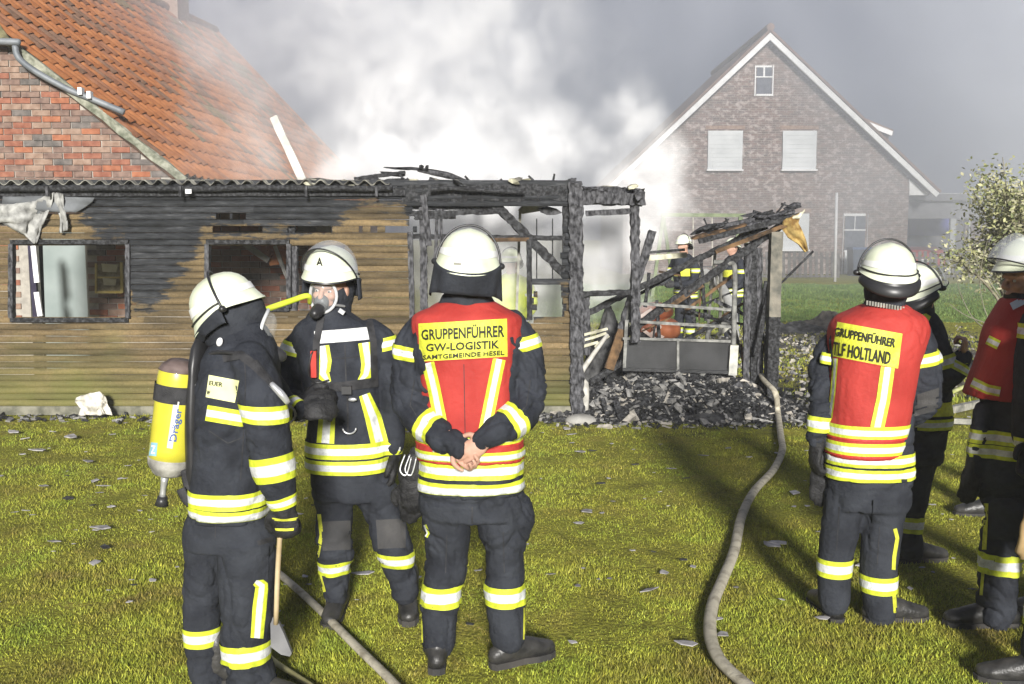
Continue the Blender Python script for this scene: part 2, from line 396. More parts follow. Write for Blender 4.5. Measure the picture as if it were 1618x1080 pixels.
while z < 2.36:
    zc = z + PITCH / 2
    segs = [(xL, xR)]
    for (a, b, z0, z1) in HW:
        if z0 - .012 < zc < z1 + .012:
            big = (z1 - z0) > .5
            ns = []
            for (s, e) in segs:
                if b <= s or a >= e: ns.append((s, e)); continue
                jl, jr = (0, 0) if big and b < -.9 else (random.uniform(-.05, .03), random.uniform(-.03, .05))
                if a + jl > s + .02: ns.append((s, a + jl))
                if b + jr < e - .02: ns.append((b + jr, e))
            segs = ns
    for (s, e) in segs:
        for q in ([(s, e)] if e - s < 2.4 else [(s, s + (e - s) * (f := random.uniform(.35, .65))), (s + (e - s) * f + .002, e)]):
            mb = MB(); n = max(1, int((q[1] - q[0]) / .35)); P = []
            prof = [(.0, .012), (-.014, .004), (-.022, .020), (-.020, .042), (-.008, .058), (0, .0655)]
            for i in range(n + 1):
                x = q[0] + (q[1] - q[0]) * i / n; w = random.uniform(-.0045, .0045)
                P += [(x, WY + y + w, z + zz + w * .6) for y, zz in prof]
            F = [(i * 6 + j, (i + 1) * 6 + j, (i + 1) * 6 + j + 1, i * 6 + j + 1) for i in range(n) for j in range(5)]
            F += [(0, 1, 2, 3, 4, 5), tuple(n * 6 + k for k in (5, 4, 3, 2, 1, 0))]
            auto_smooth(mb.add(P, F).build('board', bm_board, shed), 60)
    z += PITCH; row += 1
# plinth
MB().box(((xL + xR) / 2, WY + .03, .045), ((xR - xL) / 2, .05, .045)).build('plinth', M('plinth_concrete', (.10, .10, .075), .9, (.24, .23, .18), scale=9, bump=.5), shed)
def pbeam(name, x0, y0, x1, y1, w, Y=WY, d=None, mat=char, parent=shed, rough=.22, Y2=None, **k):
    a, b = at(x0, y0, Y), at(x1, y1, Y2 or Y); s = w * Y / FPX
    return MB().beam(a, b, s, d or s, .045 if Y < 13 else .3, rough * .72, **k).build(name, mat, parent)
# window casings
for (x0, y0, x1, y1) in ((18, 382, 204, 505), (327, 382, 458, 488)):
    fr = pbeam('window_frame', x0, y1, x1, y1, 7, WY - .02, .07, char, shed, .12)
    for q in ((x0, y0, x1, y0), (x0 + 1, y0 + 3, x0 + 1, y1 - 3), (x1 - 1, y0 + 3, x1 - 1, y1 - 3)):
        pbeam('frame_bar', *q, 7, WY - .022, .075, char_grey if q[1] != q[3] else char, fr, .15)
# posts, rails and braces of the burnt-out end
pbeam('corner_post', 912, 655, 909, 288, 21, WY - .02, .14, char_grey, rough=.3)
pbeam('stud', 896, 652, 896, 300, 14, WY + .06, .09, rough=.22)
pbeam('wall_plate', 636, 306, 905, 303, 25, WY + .03, .1, rough=.3)
pbeam('wall_plate', 640, 326, 780, 328, 8, WY + .09, .05, rough=.3)
pbeam('wall_plate', 785, 318, 900, 318, 10, WY + .09, .05, char_grey, rough=.3)
pbeam('brace', 782, 322, 892, 432, 13, WY + .06, .06, rough=.35)
pbeam('rail', 652, 373, 892, 376, 7, WY + .04, .05, rough=.3)
pbeam('rail', 770, 379, 836, 378, 6, WY - .0, .04, brown_wood, rough=.08)
pbeam('stud', 670, 505, 669, 322, 11, WY + .05, .05, char_grey, rough=.3)
pbeam('stud', 678, 388, 669, 308, 9, WY - .02, .04, char_grey, rough=.25)
pbeam('stud', 652, 520, 648, 366, 8, WY + .0, .05, char_grey, rough=.15)
pbeam('stud', 837, 505, 836, 378, 8, WY + .0, .06, rough=.25)
pbeam('stud', 816, 500, 822, 330, 4, WY + .5, .03, metal_pale, rough=.1)
pbeam('stud', 848, 445, 848, 345, 2, WY + .1, .02, char, rough=.1)
pbeam('stud', 873, 445, 873, 345, 2, WY + .1, .02, char, rough=.1)
pbeam('stud', 463, 500, 463, 384, 14, WY + .05, .07, char_grey, rough=.25)
pbeam('stud', 461, 384, 459, 300, 12, WY + .08, .07, char, rough=.25)
for x in (686, 690, 697): pbeam('charred_splinter', x, 440, x + random.randint(-8, 6), 330, 4, WY + .02, .02, char_grey, rough=.4)
for (x0, y0, x1, y1) in ((640, 337, 790, 334), (655, 343, 720, 341)): pbeam('lath', x0, y0, x1, y1, 7, WY + .02, .03, char, rough=.5)
# end wall frame going right
pbeam('lintel', 918, 312, 1018, 314, 19, WY + .15, .12, char_grey, rough=.35)
pbeam('lintel', 920, 298, 1016, 303, 9, WY + .3, .2, char_grey, rough=.5)
pbeam('lintel', 926, 337, 1003, 333, 8, WY + .2, .06, char_grey, rough=.3)
pbeam('post', 1004, 540, 1003, 318, 13, WY + .2, .1, char_grey, rough=.3)
pbeam('rail', 922, 464, 1000, 461, 8, WY + .2, .05, char, rough=.35)
pbeam('stud', 927, 560, 925, 465, 12, WY + .25, .06, char_grey, rough=.4)
# roof: fascia, gutter, rafters and corrugated sheets, the waves end at the eave
pbeam('fascia_board', -40, 304, 640, 303, 12, WY - .05, .03, char, rough=.10)
MB().tube([at(x, 297 + random.uniform(-1.2, 1.2), WY - .13) for x in range(-60, 660, 40)], .030, 10, 2).build('eaves_gutter', char, shed, True)
MB().tube([at(x, 299 + random.uniform(-2.5, 2.5) + (x - 680) * .02, WY - .12) for x in range(680, 860, 30)], [.026, .02, .028, .016, .024, .014], 8, 2).build('eaves_gutter', char, shed)
for x in (285, 484, 595, 75): MB().box(at(x, 302, WY - .18), (.012, .02, .05)).build('gutter_bracket', char_grey, shed)
MB().box(at(298, 302, WY - .19), (.03, .01, .022)).build('white_clip', white_paint, shed)
sheet_m = M('fibre_cement', (.12, .115, .10), .9, (.34, .33, .28), scale=7, detail=8, bump=.5, bscale=30, lo=.35, hi=.7)
def corr_sheet(x0, x1, y0, z0, y1, z1, mat, jag=.0, sag=0):
    mb = MB(); wl = .146; nx_ = int((x1 - x0) / wl * 8); P = []
    for r in range(5):
        f = r / 4
        for th in (0, 1):
            for i in range(nx_ + 1):
                x = x0 + (x1 - x0) * i / nx_
                zz = z0 + (z1 - z0) * f + .024 * math.cos(2 * PI * x / wl) + (.008 if th else 0) - sag * math.sin(f * PI)
                P.append((x, y0 + (y1 - y0) * f + (random.uniform(-jag, jag) if r in (0, 4) else 0) , zz + (random.uniform(-jag, jag) * .3)))
    k = nx_ + 1; F = []
    for r in range(4):
        for i in range(nx_):
            for th in (0, 1):
                a = (r * 2 + th) * k + i; b = ((r + 1) * 2 + th) * k + i; F.append((a, a + 1, b + 1, b))
    for i in range(nx_):
        F.append((i, i + 1, k + i + 1, k + i)); F.append((8 * k + i, 8 * k + i + 1, 9 * k + i + 1, 9 * k + i))
    return auto_smooth(mb.add(P, F).build('roof_sheet', mat, shed), 50)
for i in range(7):
    xa = at(-60 + i * 96, 300, WY).x; xb = at(-60 + (i + 1) * 96 + 6, 300, WY).x
    zt = at(0, 289, WY - .1).z
    corr_sheet(xa, xb, WY - .12 + random.uniform(-.01, .01), zt + .004 * (i % 2), WY + 2.9, zt + .16, sheet_m, .002 if i < 3 else .012)
# warped, broken sheet ends and loose bits on the burnt part
pale_bits = M('burnt_sheet_pale', (.25, .24, .17), .85, (.62, .60, .46), scale=9, bump=.5)
def shard(cx, cy, w, h, Y, mat, parent, name='roof_fragment', tilt=0.):
    n = random.randint(5, 8); c = at(cx, cy, Y); s = Y / FPX; poly = []
    for i in range(n):
        a = 2 * PI * i / n; r = random.uniform(.6, 1.05)
        dx = math.cos(a) * w / 2 * r * s; dz = math.sin(a) * h / 2 * r * s
        poly.append(c + V((dx * math.cos(tilt) - dz * math.sin(tilt), random.uniform(-.03, .03), dx * math.sin(tilt) + dz * math.cos(tilt))))
    return MB().prism(poly[::-1], (0, .12, .01)).build(name, mat, parent)
for (x, y, w, h, m, tl) in ((585, 283, 44, 10, char, -.1), (640, 287, 60, 12, pale_bits, .0), (700, 288, 50, 9, pale_bits, -.05), (735, 292, 60, 7, char_grey, -.1), (620, 275, 60, 8, char, -.15),
                            (668, 268, 90, 7, char, -.1), (700, 276, 70, 10, char_grey, -.2), (560, 290, 60, 9, sheet_m, .05), (505, 285, 50, 8, sheet_m, -.05), (775, 292, 60, 8, char_grey, .1),
                            (820, 294, 60, 6, char, .0), (862, 294, 70, 6, pale_bits, -.1), (872, 304, 40, 7, pale_bits, -.12), (885, 290, 22, 6, pale_bits, .3), (345, 288, 30, 7, sheet_m, -.1),
                            (665, 263, 8, 9, char, .2), (674, 264, 6, 10, char, 0), (630, 266, 60, 4, char, -.08), (960, 296, 40, 7, pale_bits, .1), (990, 303, 40, 10, char_grey, 0), (1000, 295, 20, 7, pale_bits, .3),
                            (905, 287, 20, 12, char_grey, .6), (1010, 310, 16, 16, char_grey, .4), (930, 300, 24, 8, char, .2), (840, 330, 60, 14, pale_bits, .1), (868, 334, 44, 16, char_grey, -.1)):
    shard(x, y, w, h, WY + random.uniform(-.02, .35), m, shed, 'roof_fragment', tl)
for i in range(34):
    x = random.uniform(470, 905); shard(x, random.uniform(283, 297), random.uniform(10, 46), random.uniform(3, 10), WY + random.uniform(-.1, .2), random.choice([char, char, char_grey, pale_bits, sheet_m]), shed, 'roof_fragment', random.uniform(-.5, .5))
for i in range(16):
    x = random.uniform(500, 900); pbeam('splinter', x, 296, x + random.uniform(-30, 30), random.uniform(274, 292), 3, WY + random.uniform(0, .3), .02, char, shed, .5)
for i in range(6): pbeam('rafter', 470 + i * 72, 300, 470 + i * 72, 292, 9, WY + .2, .08, char, rough=.25, Y2=WY + 2.7)
pbeam('purlin', 660, 268, 745, 288, 5, WY + .9, .05, char, rough=.4)
pbeam('purlin', 560, 282, 640, 272, 5, WY + 1.1, .05, char, rough=.4)

# things in and around the shed
tarp_m = M('burnt_tarpaulin', (.10, .10, .095), .9, (.42, .42, .40), scale=10, detail=8, bump=.8, bscale=25, lo=.3, hi=.62)
def cloth(name, rows, Y, mat, label=None, cat=None, parent=None, amp=.03, bulge=.08):
    """rows of pixel points, same count each, hung in soft folds"""
    P = []; m = len(rows[0]); RR = []
    for i in range(len(rows) - 1):
        for k in range(4):
            f = k / 4; RR.append([tuple(a + (b - a) * f for a, b in zip(p, q)) for p, q in zip(rows[i], rows[i + 1])])
    RR.append(rows[-1]); G = []
    for r in RR:
        rr = []
        for i in range(m - 1):
            for k in range(4): f = k / 4; rr.append(tuple(a + (b - a) * f for a, b in zip(r[i], r[i + 1])))
        rr.append(r[-1]); G.append(rr)
    h, w = len(G), len(G[0])
    for j in range(h):
        for i in range(w):
            q = G[j][i]; n = float(vnoise([[i * .55, j * .18, 1.7]])[0]) + .5 * float(vnoise([[i * 1.1, j * .5, 4.7]])[0])
            P.append(at(q[0] + n * 2, q[1] + n * 1.5, Y - bulge * (.5 + .5 * n) - amp * n))
    F = [(j * w + i, j * w + i + 1, (j + 1) * w + i + 1, (j + 1) * w + i) for j in range(h - 1) for i in range(w - 1)]
    o = link(name, P, F, mat, parent, True, None, P[0] if not parent else None)
    s = o.modifiers.new('thick', 'SOLIDIFY'); s.thickness = .004
    if label: tag(o, label, cat)
    return o
cloth('tarpaulin', [[(-30, 322), (20, 322), (50, 318), (70, 310), (84, 303)], [(-30, 340), (15, 340), (48, 336), (68, 330), (82, 322)], [(-30, 352), (15, 350), (40, 352), (58, 355), (70, 350)], [(-30, 356), (5, 352), (38, 365), (52, 376), (64, 372)], [(-30, 357), (2, 352), (40, 372), (52, 384), (58, 384)]], WY - .06, tarp_m,
      'torn grey burnt tarpaulin hanging from the shed eave above the left window', 'tarpaulin', bulge=.05)
cloth('tarpaulin_strip', [[(84, 303), (92, 304), (100, 306)], [(88, 325), (95, 328), (101, 326)], [(96, 345), (102, 345), (106, 345)], [(94, 368), (101, 366), (107, 362)]], WY - .08, tarp_m,
      'thin twisted strip of burnt tarpaulin hanging just right of the torn sheet', 'strip', bulge=.03)
flap_m = M('roofing_felt', (.08, .085, .09), .9, (.17, .18, .19), scale=4, bump=.3)
cloth('roofing_felt', [[(5, 310), (60, 309), (150, 312)], [(5, 325), (60, 326), (142, 322)], [(60, 338), (80, 334), (120, 335)]], WY - .05, flap_m,
      'sagging flap of pale grey roofing felt under the gutter over the left window', 'roofing felt', bulge=.03)
rag = M('white_rag', (.50, .47, .40), .8, (.78, .76, .70), scale=14, bump=.6, bscale=30)
cloth('insulation_sheet', [[(121, 628), (138, 622), (158, 618), (168, 628)], [(120, 636), (140, 634), (158, 632), (172, 640)], [(128, 646), (145, 646), (158, 644), (177, 650)], [(124, 656), (142, 656), (162, 655), (178, 656)]], WY - .2, rag,
      'crumpled white sheet lying against the foot of the shed wall', 'sheet', bulge=.12)
# plank sticking up from the roof
o = MB().beam(at(432, 184, WY + .8), at(480, 288, WY + .8), .085, .03, .15, .08).build('plank', M('pale_plank', (.45, .43, .40), .8, (.68, .66, .62), scale=8), None, loc=at(480, 288, WY + .8))
tag(o, 'pale plank sticking up slanting from the shed roof against the smoke', 'plank')
# ---------------------------------------------------------------- brick farmhouse on the left
HY = 13.0
farm = thing('farmhouse', 'red brick farmhouse with an orange pantile roof rising behind the shed', 'house', (-6.2, HY, 0))
brick_m = []
for i, (a, b) in enumerate((((.19, .07, .045), (.32, .14, .09)), ((.13, .085, .07), (.25, .17, .135)), ((.24, .085, .045), (.38, .155, .085)), ((.085, .078, .072), (.19, .165, .15)), ((.20, .125, .09), (.33, .235, .18)))):
    brick_m.append(M('brick_%s' % ('red', 'brown', 'orange', 'dark', 'dusty')[i], a, .9, b, scale=13, detail=7, bump=.5, bscale=50, lo=.3, hi=.7))
g0, g1 = at(18, 65, HY), at(290, 285, HY)         # verge line on the gable
gx0, gz0, gx1, gz1 = g0.x, g0.z, g1.x, g1.z
XR = -2.35
dx0, dx1, dz = at(47, 450, HY).x, at(137, 450, HY).x, 2.0
def verge_z(x):
    if x <= gx0: return gz0
    if x <= gx1: return gz0 + (gz1 - gz0) * (x - gx0) / (gx1 - gx0)
    return gz1
bkb = MB()
for poly in ([(-9.6, 0), (dx0, 0), (dx0, gz0), (-9.6, gz0)], [(dx0 + .001, dz), (dx1 - .001, dz), (dx1 - .001, verge_z(dx1)), (gx0, gz0), (dx0 + .001, gz0)] if gx0 > dx0 else [(dx0 + .001, dz), (dx1 - .001, dz), (dx1 - .001, verge_z(dx1)), (dx0 + .001, verge_z(dx0))],
             [(dx1, 0), (XR, 0), (XR, gz1), (gx1, gz1), (dx1, verge_z(dx1))]):
    bkb.prism([(x, HY, z) for x, z in poly], (0, .3, 0))
bkb.build('wall', mortar, farm)
bm_ = bpy.data.meshes.new('brick'); bq = MB().box((0, 0, 0), (.118, .045, .0345)); bm_.from_pydata([tuple(v) for v in bq.v], [], bq.f); 
BMESH = []
for m in brick_m:
    q = bm_.copy(); q.materials.append(m); BMESH.append(q)
def vis_brick(x, z):
    px = 809 + x / HY * FPX; rel = math.atan((z - EYE) / HY); py = 540 - FPX * math.tan(rel + PIT)
    if -8 < px < 292 and py < 284: return True
    if 15 < px < 205 and 380 < py < 506: return True
    if 325 < px < 560 and 330 < py < 496: return True
    return False
cnt = 0; rest = MB(); z = .06; k = 0; course = .0775
while z < gz0 - .04:
    x = -7.4 + (.12 if k % 2 else 0)
    while x < XR - .1:
        xm = 9. if z + .05 < gz1 else gx0 + (z + .05 - gz0) / (gz1 - gz0) * (gx1 - gx0) - .02
        if x - .10 < xm - .05 and xm < x + .19 and vis_brick(x, z) and not (dx0 - .11 < x < dx1 + .11 and z < dz + .05):
            fr_ = (xm - (x - .118)) / .236; b = bpy.data.objects.new('brick', BMESH[random.choice([1, 3, 4])]); COL.objects.link(b); b.parent = farm; cnt += 1
            b.location = V((x - .118 + .118 * fr_, HY + .026, z)) - farm.location; b.scale = (fr_, 1, 1); x += .25; continue
        if z + .04 < verge_z(x + .13) - .05 and z + .04 < verge_z(x - .13) and not (dx0 - .11 < x < dx1 + .11 and z < dz + .05):
            jy = random.uniform(-.006, .005)
            if vis_brick(x, z):
                if cnt < 298:
                    n_ = int(max(0, min(4, random.choice([0, 0, 1, 1, 2, 3, 4, 4]))))
                    b = bpy.data.objects.new('brick', BMESH[n_]); COL.objects.link(b); b.parent = farm
                    b.location = V((x + random.uniform(-.003, .003), HY - .002 + .028 + jy, z)) - farm.location
                    b.rotation_euler = (0, random.uniform(-.008, .008), 0); cnt += 1
                else: rest.box((x, HY + .026, z), (.118, .045, .0345))
            elif z > 1.2: rest.box((x, HY + .026, z), (.118, .045, .0345))
        x += .25
    z += course; k += 1
if rest.v: tag(rest.build('brickwork', brick_m[1], farm), kind='stuff')
# dark room, door leaf and bits seen through the door opening
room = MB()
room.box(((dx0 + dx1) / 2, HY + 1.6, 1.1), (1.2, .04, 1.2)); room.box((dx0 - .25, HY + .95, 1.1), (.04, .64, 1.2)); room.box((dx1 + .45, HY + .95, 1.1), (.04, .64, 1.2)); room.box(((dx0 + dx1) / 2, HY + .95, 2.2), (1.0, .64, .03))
room.build('room_lining', M('dim_plaster', (.05, .055, .06), .9, (.09, .10, .105)), farm)  # darkness of the unlit room is put into the lining's colour
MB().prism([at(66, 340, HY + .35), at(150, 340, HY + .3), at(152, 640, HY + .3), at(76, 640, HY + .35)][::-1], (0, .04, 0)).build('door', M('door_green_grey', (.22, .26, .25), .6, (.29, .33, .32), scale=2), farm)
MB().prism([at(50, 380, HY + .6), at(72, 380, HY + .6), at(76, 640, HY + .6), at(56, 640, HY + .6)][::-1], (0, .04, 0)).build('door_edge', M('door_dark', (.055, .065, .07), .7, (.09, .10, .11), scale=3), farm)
wf = pbeam('door_frame', 49, 380, 58, 505, 9, HY - .6, .05, M('purple_black', (.02, .015, .04), .6), farm, 0)
pbeam('glazing_strip', 53, 388, 59, 446, 8, HY - .63, .03, white_paint, wf, 0.05); pbeam('glazing_strip', 58, 461, 64, 499, 8, HY - .63, .03, white_paint, wf, 0.05)
# ruled roof slope
EN, TN = V((gx1, HY - .08, gz1 + .06)), V((-9.75, HY - .08, 7.1))           # near eave, near ridge
RAKE = (gz0 - gz1) / (gx1 - gx0)
TN = V((gx1 - (7.1 - gz1) / RAKE, HY - .08, 7.16))
EF, TF = V((-3.35, 26.6, 2.45)), V((-7.75, 26.6, 7.12))
def roofP(s, t, off=0.):
    a = EN.lerp(EF, s); b = TN.lerp(TF, s); p = a.lerp(b, t)
    tx = (EF.lerp(TF, t) - EN.lerp(TN, t)); ty = b - a; n = tx.cross(ty).normalized()
    if n.z < 0: n = -n
    return p + n * off
hipt = (gz0 - gz1) / (7.1 - gz1)                     # where the half hip starts
def hip_s(t): return 0 if t <= hipt else (t - hipt) / (1 - hipt) * .17
Ps = []; Fs = []
for j in range(13):
    for i in range(15):
        t_ = j / 12; s_ = hip_s(t_) + (1 - hip_s(t_)) * i / 14; Ps.append(roofP(s_, t_, -.05))
Fs = [(j * 15 + i, j * 15 + i + 1, (j + 1) * 15 + i + 1, (j + 1) * 15 + i) for j in range(12) for i in range(14)]
lath_m = M('roof_underlay', (.05, .03, .02), .9, (.10, .06, .04))
o = link('roof_slope', Ps, Fs, lath_m, farm); q = o.modifiers.new('t', 'SOLIDIFY'); q.thickness = .06
tile_m = []
for nm, a, b in (('orange', (.27, .095, .035), (.42, .17, .065)), ('rust', (.20, .085, .045), (.33, .15, .08)), ('brown', (.13, .08, .055), (.25, .14, .09)), ('mossy', (.11, .09, .05), (.23, .155, .08))):
    tile_m.append(M('pantile_' + nm, a, .82, b, scale=7, detail=8, bump=.35, bscale=40, lo=.3, hi=.68))
NS, NT = 56, 19
def tile_verts(w, l, lift=.028):
    """pantile: x along the eave, y up the slope, z out of the roof"""
    P = []; n = 8
    for r, (yy, zz) in enumerate(((-.02, lift - .016), (-.02, lift), (l, .004))):
        for i in range(n + 1):
            f = i / n; zc = .030 * math.sin(2 * PI * f - .9) + .01
            P.append(V((w * (f - .5) * 1.04, yy, zc + zz)))
    return P, [(r * (n + 1) + i, r * (n + 1) + i + 1, (r + 1) * (n + 1) + i + 1, (r + 1) * (n + 1) + i) for r in range(2) for i in range(n)]
TW, TL = 13.6 / NS, (TN - EN).length / NT
tv, tf = tile_verts(TW, TL)
TME = []
for m in tile_m:
    me = bpy.data.meshes.new('roof_tile'); me.from_pydata([tuple(v) for v in tv], [], tf); me.materials.append(m)
    me.polygons.foreach_set('use_smooth', [True] * len(me.polygons)); TME.append(me)
cells = []
for j in range(NT):
    for i in range(NS):
        s_ = (i + .5) / NS; t_ = j / NT
        if s_ < hip_s(t_): continue
        p = roofP(s_, t_, .0); px = 809 + p.x / p.y * FPX; py = 540 - FPX * math.tan(math.atan((p.z - EYE) / p.y) + PIT)
        vis = px > 0 and 0 < py < 290
        cells.append((0 if vis else 1, p.y, i, j, s_, t_))
cells.sort(); rt = MB(); rmi = []
for c_, (nv, yy, i, j, s_, t_) in enumerate(cells):
    p = roofP(s_, t_); ax = (roofP(min(1, s_ + .01), t_) - roofP(s_ - .0, t_)).normalized(); ay = (roofP(s_, t_ + .03) - p).normalized()
    n = ax.cross(ay).normalized()
    if n.z < 0: ax = -ax; n = -n
    ay = n.cross(ax).normalized()
    g = noise_v = float(vnoise([[s_ * 9, t_ * 6, .5]])[0]) + random.uniform(-.55, .55)
    k = 0 if g < -.05 else 1 if g < .3 else 2 if g < .62 else 3
    if t_ < .3 and s_ < .5 and random.random() < .55: k = 0
    sc = (EF.lerp(TF, t_) - EF).length
    M4 = Matrix(((ax.x, ay.x, n.x, p.x), (ax.y, ay.y, n.y, p.y), (ax.z, ay.z, n.z, p.z + random.uniform(-.006, .006)), (0, 0, 0, 1)))
    if c_ < 299 and not nv:
        o = bpy.data.objects.new('roof_tile', TME[k]); COL.objects.link(o); o.parent = farm; o.matrix_local = Matrix.Translation(-farm.location) @ M4
    else:
        rt.add([M4 @ v for v in tv], tf); rmi += [k] * len(tf)
o = rt.build('tile_covering', tile_m, farm, True); o.data.polygons.foreach_set('material_index', rmi); tag(o, kind='stuff')
# verge mortar, ridge, half hip, gutter, downpipe, chimney
lich = M('lichen_mortar', (.13, .14, .10), .95, (.34, .34, .27), scale=14, bump=.7, bscale=30)
MB().beam(V((gx1 + .05, HY - .06, gz1 - .01)), V((gx0, HY - .06, gz0 - .02)), .10, .12, .25, .25).build('verge', lich, farm)
MB().tube([roofP(hip_s(1), 1, .03), roofP(.5, 1, .03), roofP(1, 1, .03)], .12, 8, 6).build('ridge', tile_m[2], farm, True)
MB().tube([roofP(1, 0, .03), roofP(1, .5, .03), roofP(1, 1, .03)], .06, 6, 6).build('verge_tile', tile_m[1], farm, True)
moss = M('mossy_thatch', (.06, .055, .03), .95, (.21, .19, .10), scale=9, detail=9, bump=1., bscale=25)
hp = [V((-9.6, HY - .25, gz0)), V((gx0 + .1, HY - .25, gz0)), roofP(.17, 1, 0), V((-13.5, 15.3, 7.1))]
q = MB(); NN = 14; P = []
for j in range(NN + 1):
    for i in range(NN + 1):
        a = hp[0].lerp(hp[1], i / NN); b = hp[3].lerp(hp[2], i / NN); c = a.lerp(b, j / NN); c.z += random.uniform(-.03, .06); c.y += random.uniform(-.05, .05); P.append(c)
q.add(P, [(j * (NN + 1) + i, j * (NN + 1) + i + 1, (j + 1) * (NN + 1) + i + 1, (j + 1) * (NN + 1) + i) for j in range(NN) for i in range(NN)])
q.build('half_hip', moss, farm)
pipe_m = M('zinc_pipe', (.15, .165, .18), .6, (.26, .275, .29), scale=5, metal=.3)
MB().tube([at(-40, 64, HY - .22), at(20, 66, HY - .22), at(31, 67, HY - .2)], .045, 12, 2).build('gutter', pipe_m, farm, True)
dp = MB().tube([at(24, 72, HY - .2), at(30, 92, HY - .2), at(60, 115, HY - .2), at(110, 142, HY - .15), at(150, 158, HY - .12), at(196, 177, HY - .1)], .040, 12, 4).build('downpipe', pipe_m, farm, True)
for x, y in ((128, 144), (142, 150)): MB().box(at(x, y, HY - .17), (.025, .045, .045)).build('pipe_clip', white_paint, dp)
ch = at(262, 20, 24.4)
c_ = MB().box((ch.x, 24.4, 7.3), (.42, .42, 1.1)).build('chimney', brick_m[4], farm); MB().box((ch.x + .3, 24.1, 6.62), (.22, .3, .16)).build('flashing', white_paint, c_)
MB().prism([V((-3.4, 26.55, 0)), V((-3.4, 26.55, 2.4)), V((-7.75, 26.55, 7.0)), V((-12.0, 26.55, 2.4)), V((-12, 26.55, 0))], (0, .2, 0)).build('rear_gable', brick_m[1], farm)
MB().prism([V((XR - 1.6, HY + .35, 0)), V((-3.6, 26.5, 0)), V((-3.6, 26.5, 2.4)), V((XR - 1.6, HY + .35, 2.4))], (.2, 0, 0)).build('side_wall', brick_m[1], farm)
# picture frame and brackets seen in the left window
gold = M('gilt_frame', (.48, .36, .10), .45, (.66, .55, .22), metal=.2)
pf = thing('picture_frame', 'small gilt picture frame hanging inside the left shed window', 'picture frame', at(172, 462, 12.6))
pbeam('frame_bar', 151, 461, 193, 461, 4, 12.6, .03, gold, pf, .03); pbeam('frame_bar', 152, 438, 192, 438, 3, 12.6, .03, gold, pf, .03)
pbeam('frame_bar', 152, 416, 152, 462, 3, 12.59, .03, gold, pf, .03); pbeam('frame_bar', 192, 414, 193, 462, 4, 12.59, .03, gold, pf, .03)
MB().prism([at(153, 418, 12.63), at(191, 416, 12.63), at(192, 460, 12.63), at(153, 460, 12.63)][::-1], (0, .01, 0)).build('picture', M('old_picture', (.22, .18, .10), .8, (.48, .42, .26), scale=18, bump=.3), pf)
for (x, y, w, h) in ((173, 423, 26, 14), (173, 445, 22, 12)): MB().prism([at(x - w / 2, y - h / 2, 12.57), at(x + w / 2, y - h / 2 + 2, 12.57), at(x + w / 2 - 2, y + h / 2, 12.57), at(x - w / 2 + 2, y + h / 2 - 1, 12.57)][::-1], (0, .02, 0)).build('label_card', M('yellowed_card', (.62, .56, .40), .7, (.74, .70, .55)), pf)
# fallen tiles and lath behind the middle window
for i in range(16):
    c = at(random.uniform(402, 455), random.uniform(386, 412), 12.4); mm = MB().box((0, 0, 0), (.10, .02, .045)); 
    o = mm.build('fallen_tile', tile_m[0], None, loc=c); o.rotation_euler = (random.uniform(-.3, .3), random.uniform(-.7, .7), random.uniform(-.3, .3)); o.location = c
    o.data.transform(Matrix.Translation(c)); tag(o, ('tilted' if abs(o.rotation_euler.y) > .35 else 'flat lying') + ' broken orange roof tile ' + ('left' if c.x < at(420, 400, 12.4).x else 'middle' if c.x < at(440, 400, 12.4).x else 'right') + ' in the heap above the middle shed window', 'tile', 'broken tiles fallen behind the middle window')
for (x0, y0, x1, y1, w, lb) in ((385, 384, 425, 412, 9, 'grey broken batten lying over the bricks behind the middle window'), (434, 388, 454, 440, 5, 'thin pale lath leaning beside the charred post of the middle window')):
    tag(MB().beam(at(x0, y0, 12.3), at(x1, y1, 12.3), w * 12.3 / FPX, .03, .15, .2).build('lath', M('weathered_lath', (.2, .2, .19), .8, (.42, .41, .38)), None, loc=at(x1, y1, 12.3)), lb, 'lath')

# ---------------------------------------------------------------- neighbour's brick house
NY = 36.0; ZG = .42
nb = thing('gabled_house', 'mottled brick house with steep white edged gable standing in the haze', 'house', (at(1212, 400, NY).x, NY, ZG))
def far_brick():
    m, t, p = new_mat('mottled_brick'); L = t.links.new
    g = t.nodes.new('ShaderNodeNewGeometry'); s = t.nodes.new('ShaderNodeSeparateXYZ'); L(g.outputs['Position'], s.inputs[0])
    cmb = t.nodes.new('ShaderNodeCombineXYZ'); L(s.outputs[0], cmb.inputs[0]); L(s.outputs[2], cmb.inputs[1])
    b = t.nodes.new('ShaderNodeTexBrick'); L(cmb.outputs[0], b.inputs['Vector']); b.inputs['Scale'].default_value = 1
    b.inputs['Brick Width'].default_value = .25; b.inputs['Row Height'].default_value = .08; b.inputs['Mortar Size'].default_value = .008
    b.inputs['Color1'].default_value = c4((.17, .105, .085)); b.inputs['Color2'].default_value = c4((.10, .075, .065)); b.inputs['Mortar'].default_value = c4((.22, .2, .18))
    mp = t.nodes.new('ShaderNodeMapping'); mp.inputs['Scale'].default_value = (1, 1, 1.7); L(g.outputs['Position'], mp.inputs[0])
    w = ramp_n(t, noise_n(t, mp.outputs[0], 4.2, 5, .68), [(.50, (0, 0, 0)), (.62, (1, 1, 1))])
    w2 = ramp_n(t, noise_n(t, g.outputs['Position'], .35, 3), [(.25, (.5, .5, .5)), (.6, (1, 1, 1))])
    L(mix_n(t, math_n(t, 'MULTIPLY', math_n(t, 'MULTIPLY', w, w2), .8), b.outputs['Color'], (.42, .36, .34)), p.inputs['Base Color']); p.inputs['Roughness'].default_value = .9
    return m
fb = far_brick()
ap = at(1212, 62, NY); er = at(1437, 290, NY); ew = at(985, 290, NY)
zl = at(1437, 281, NY).z
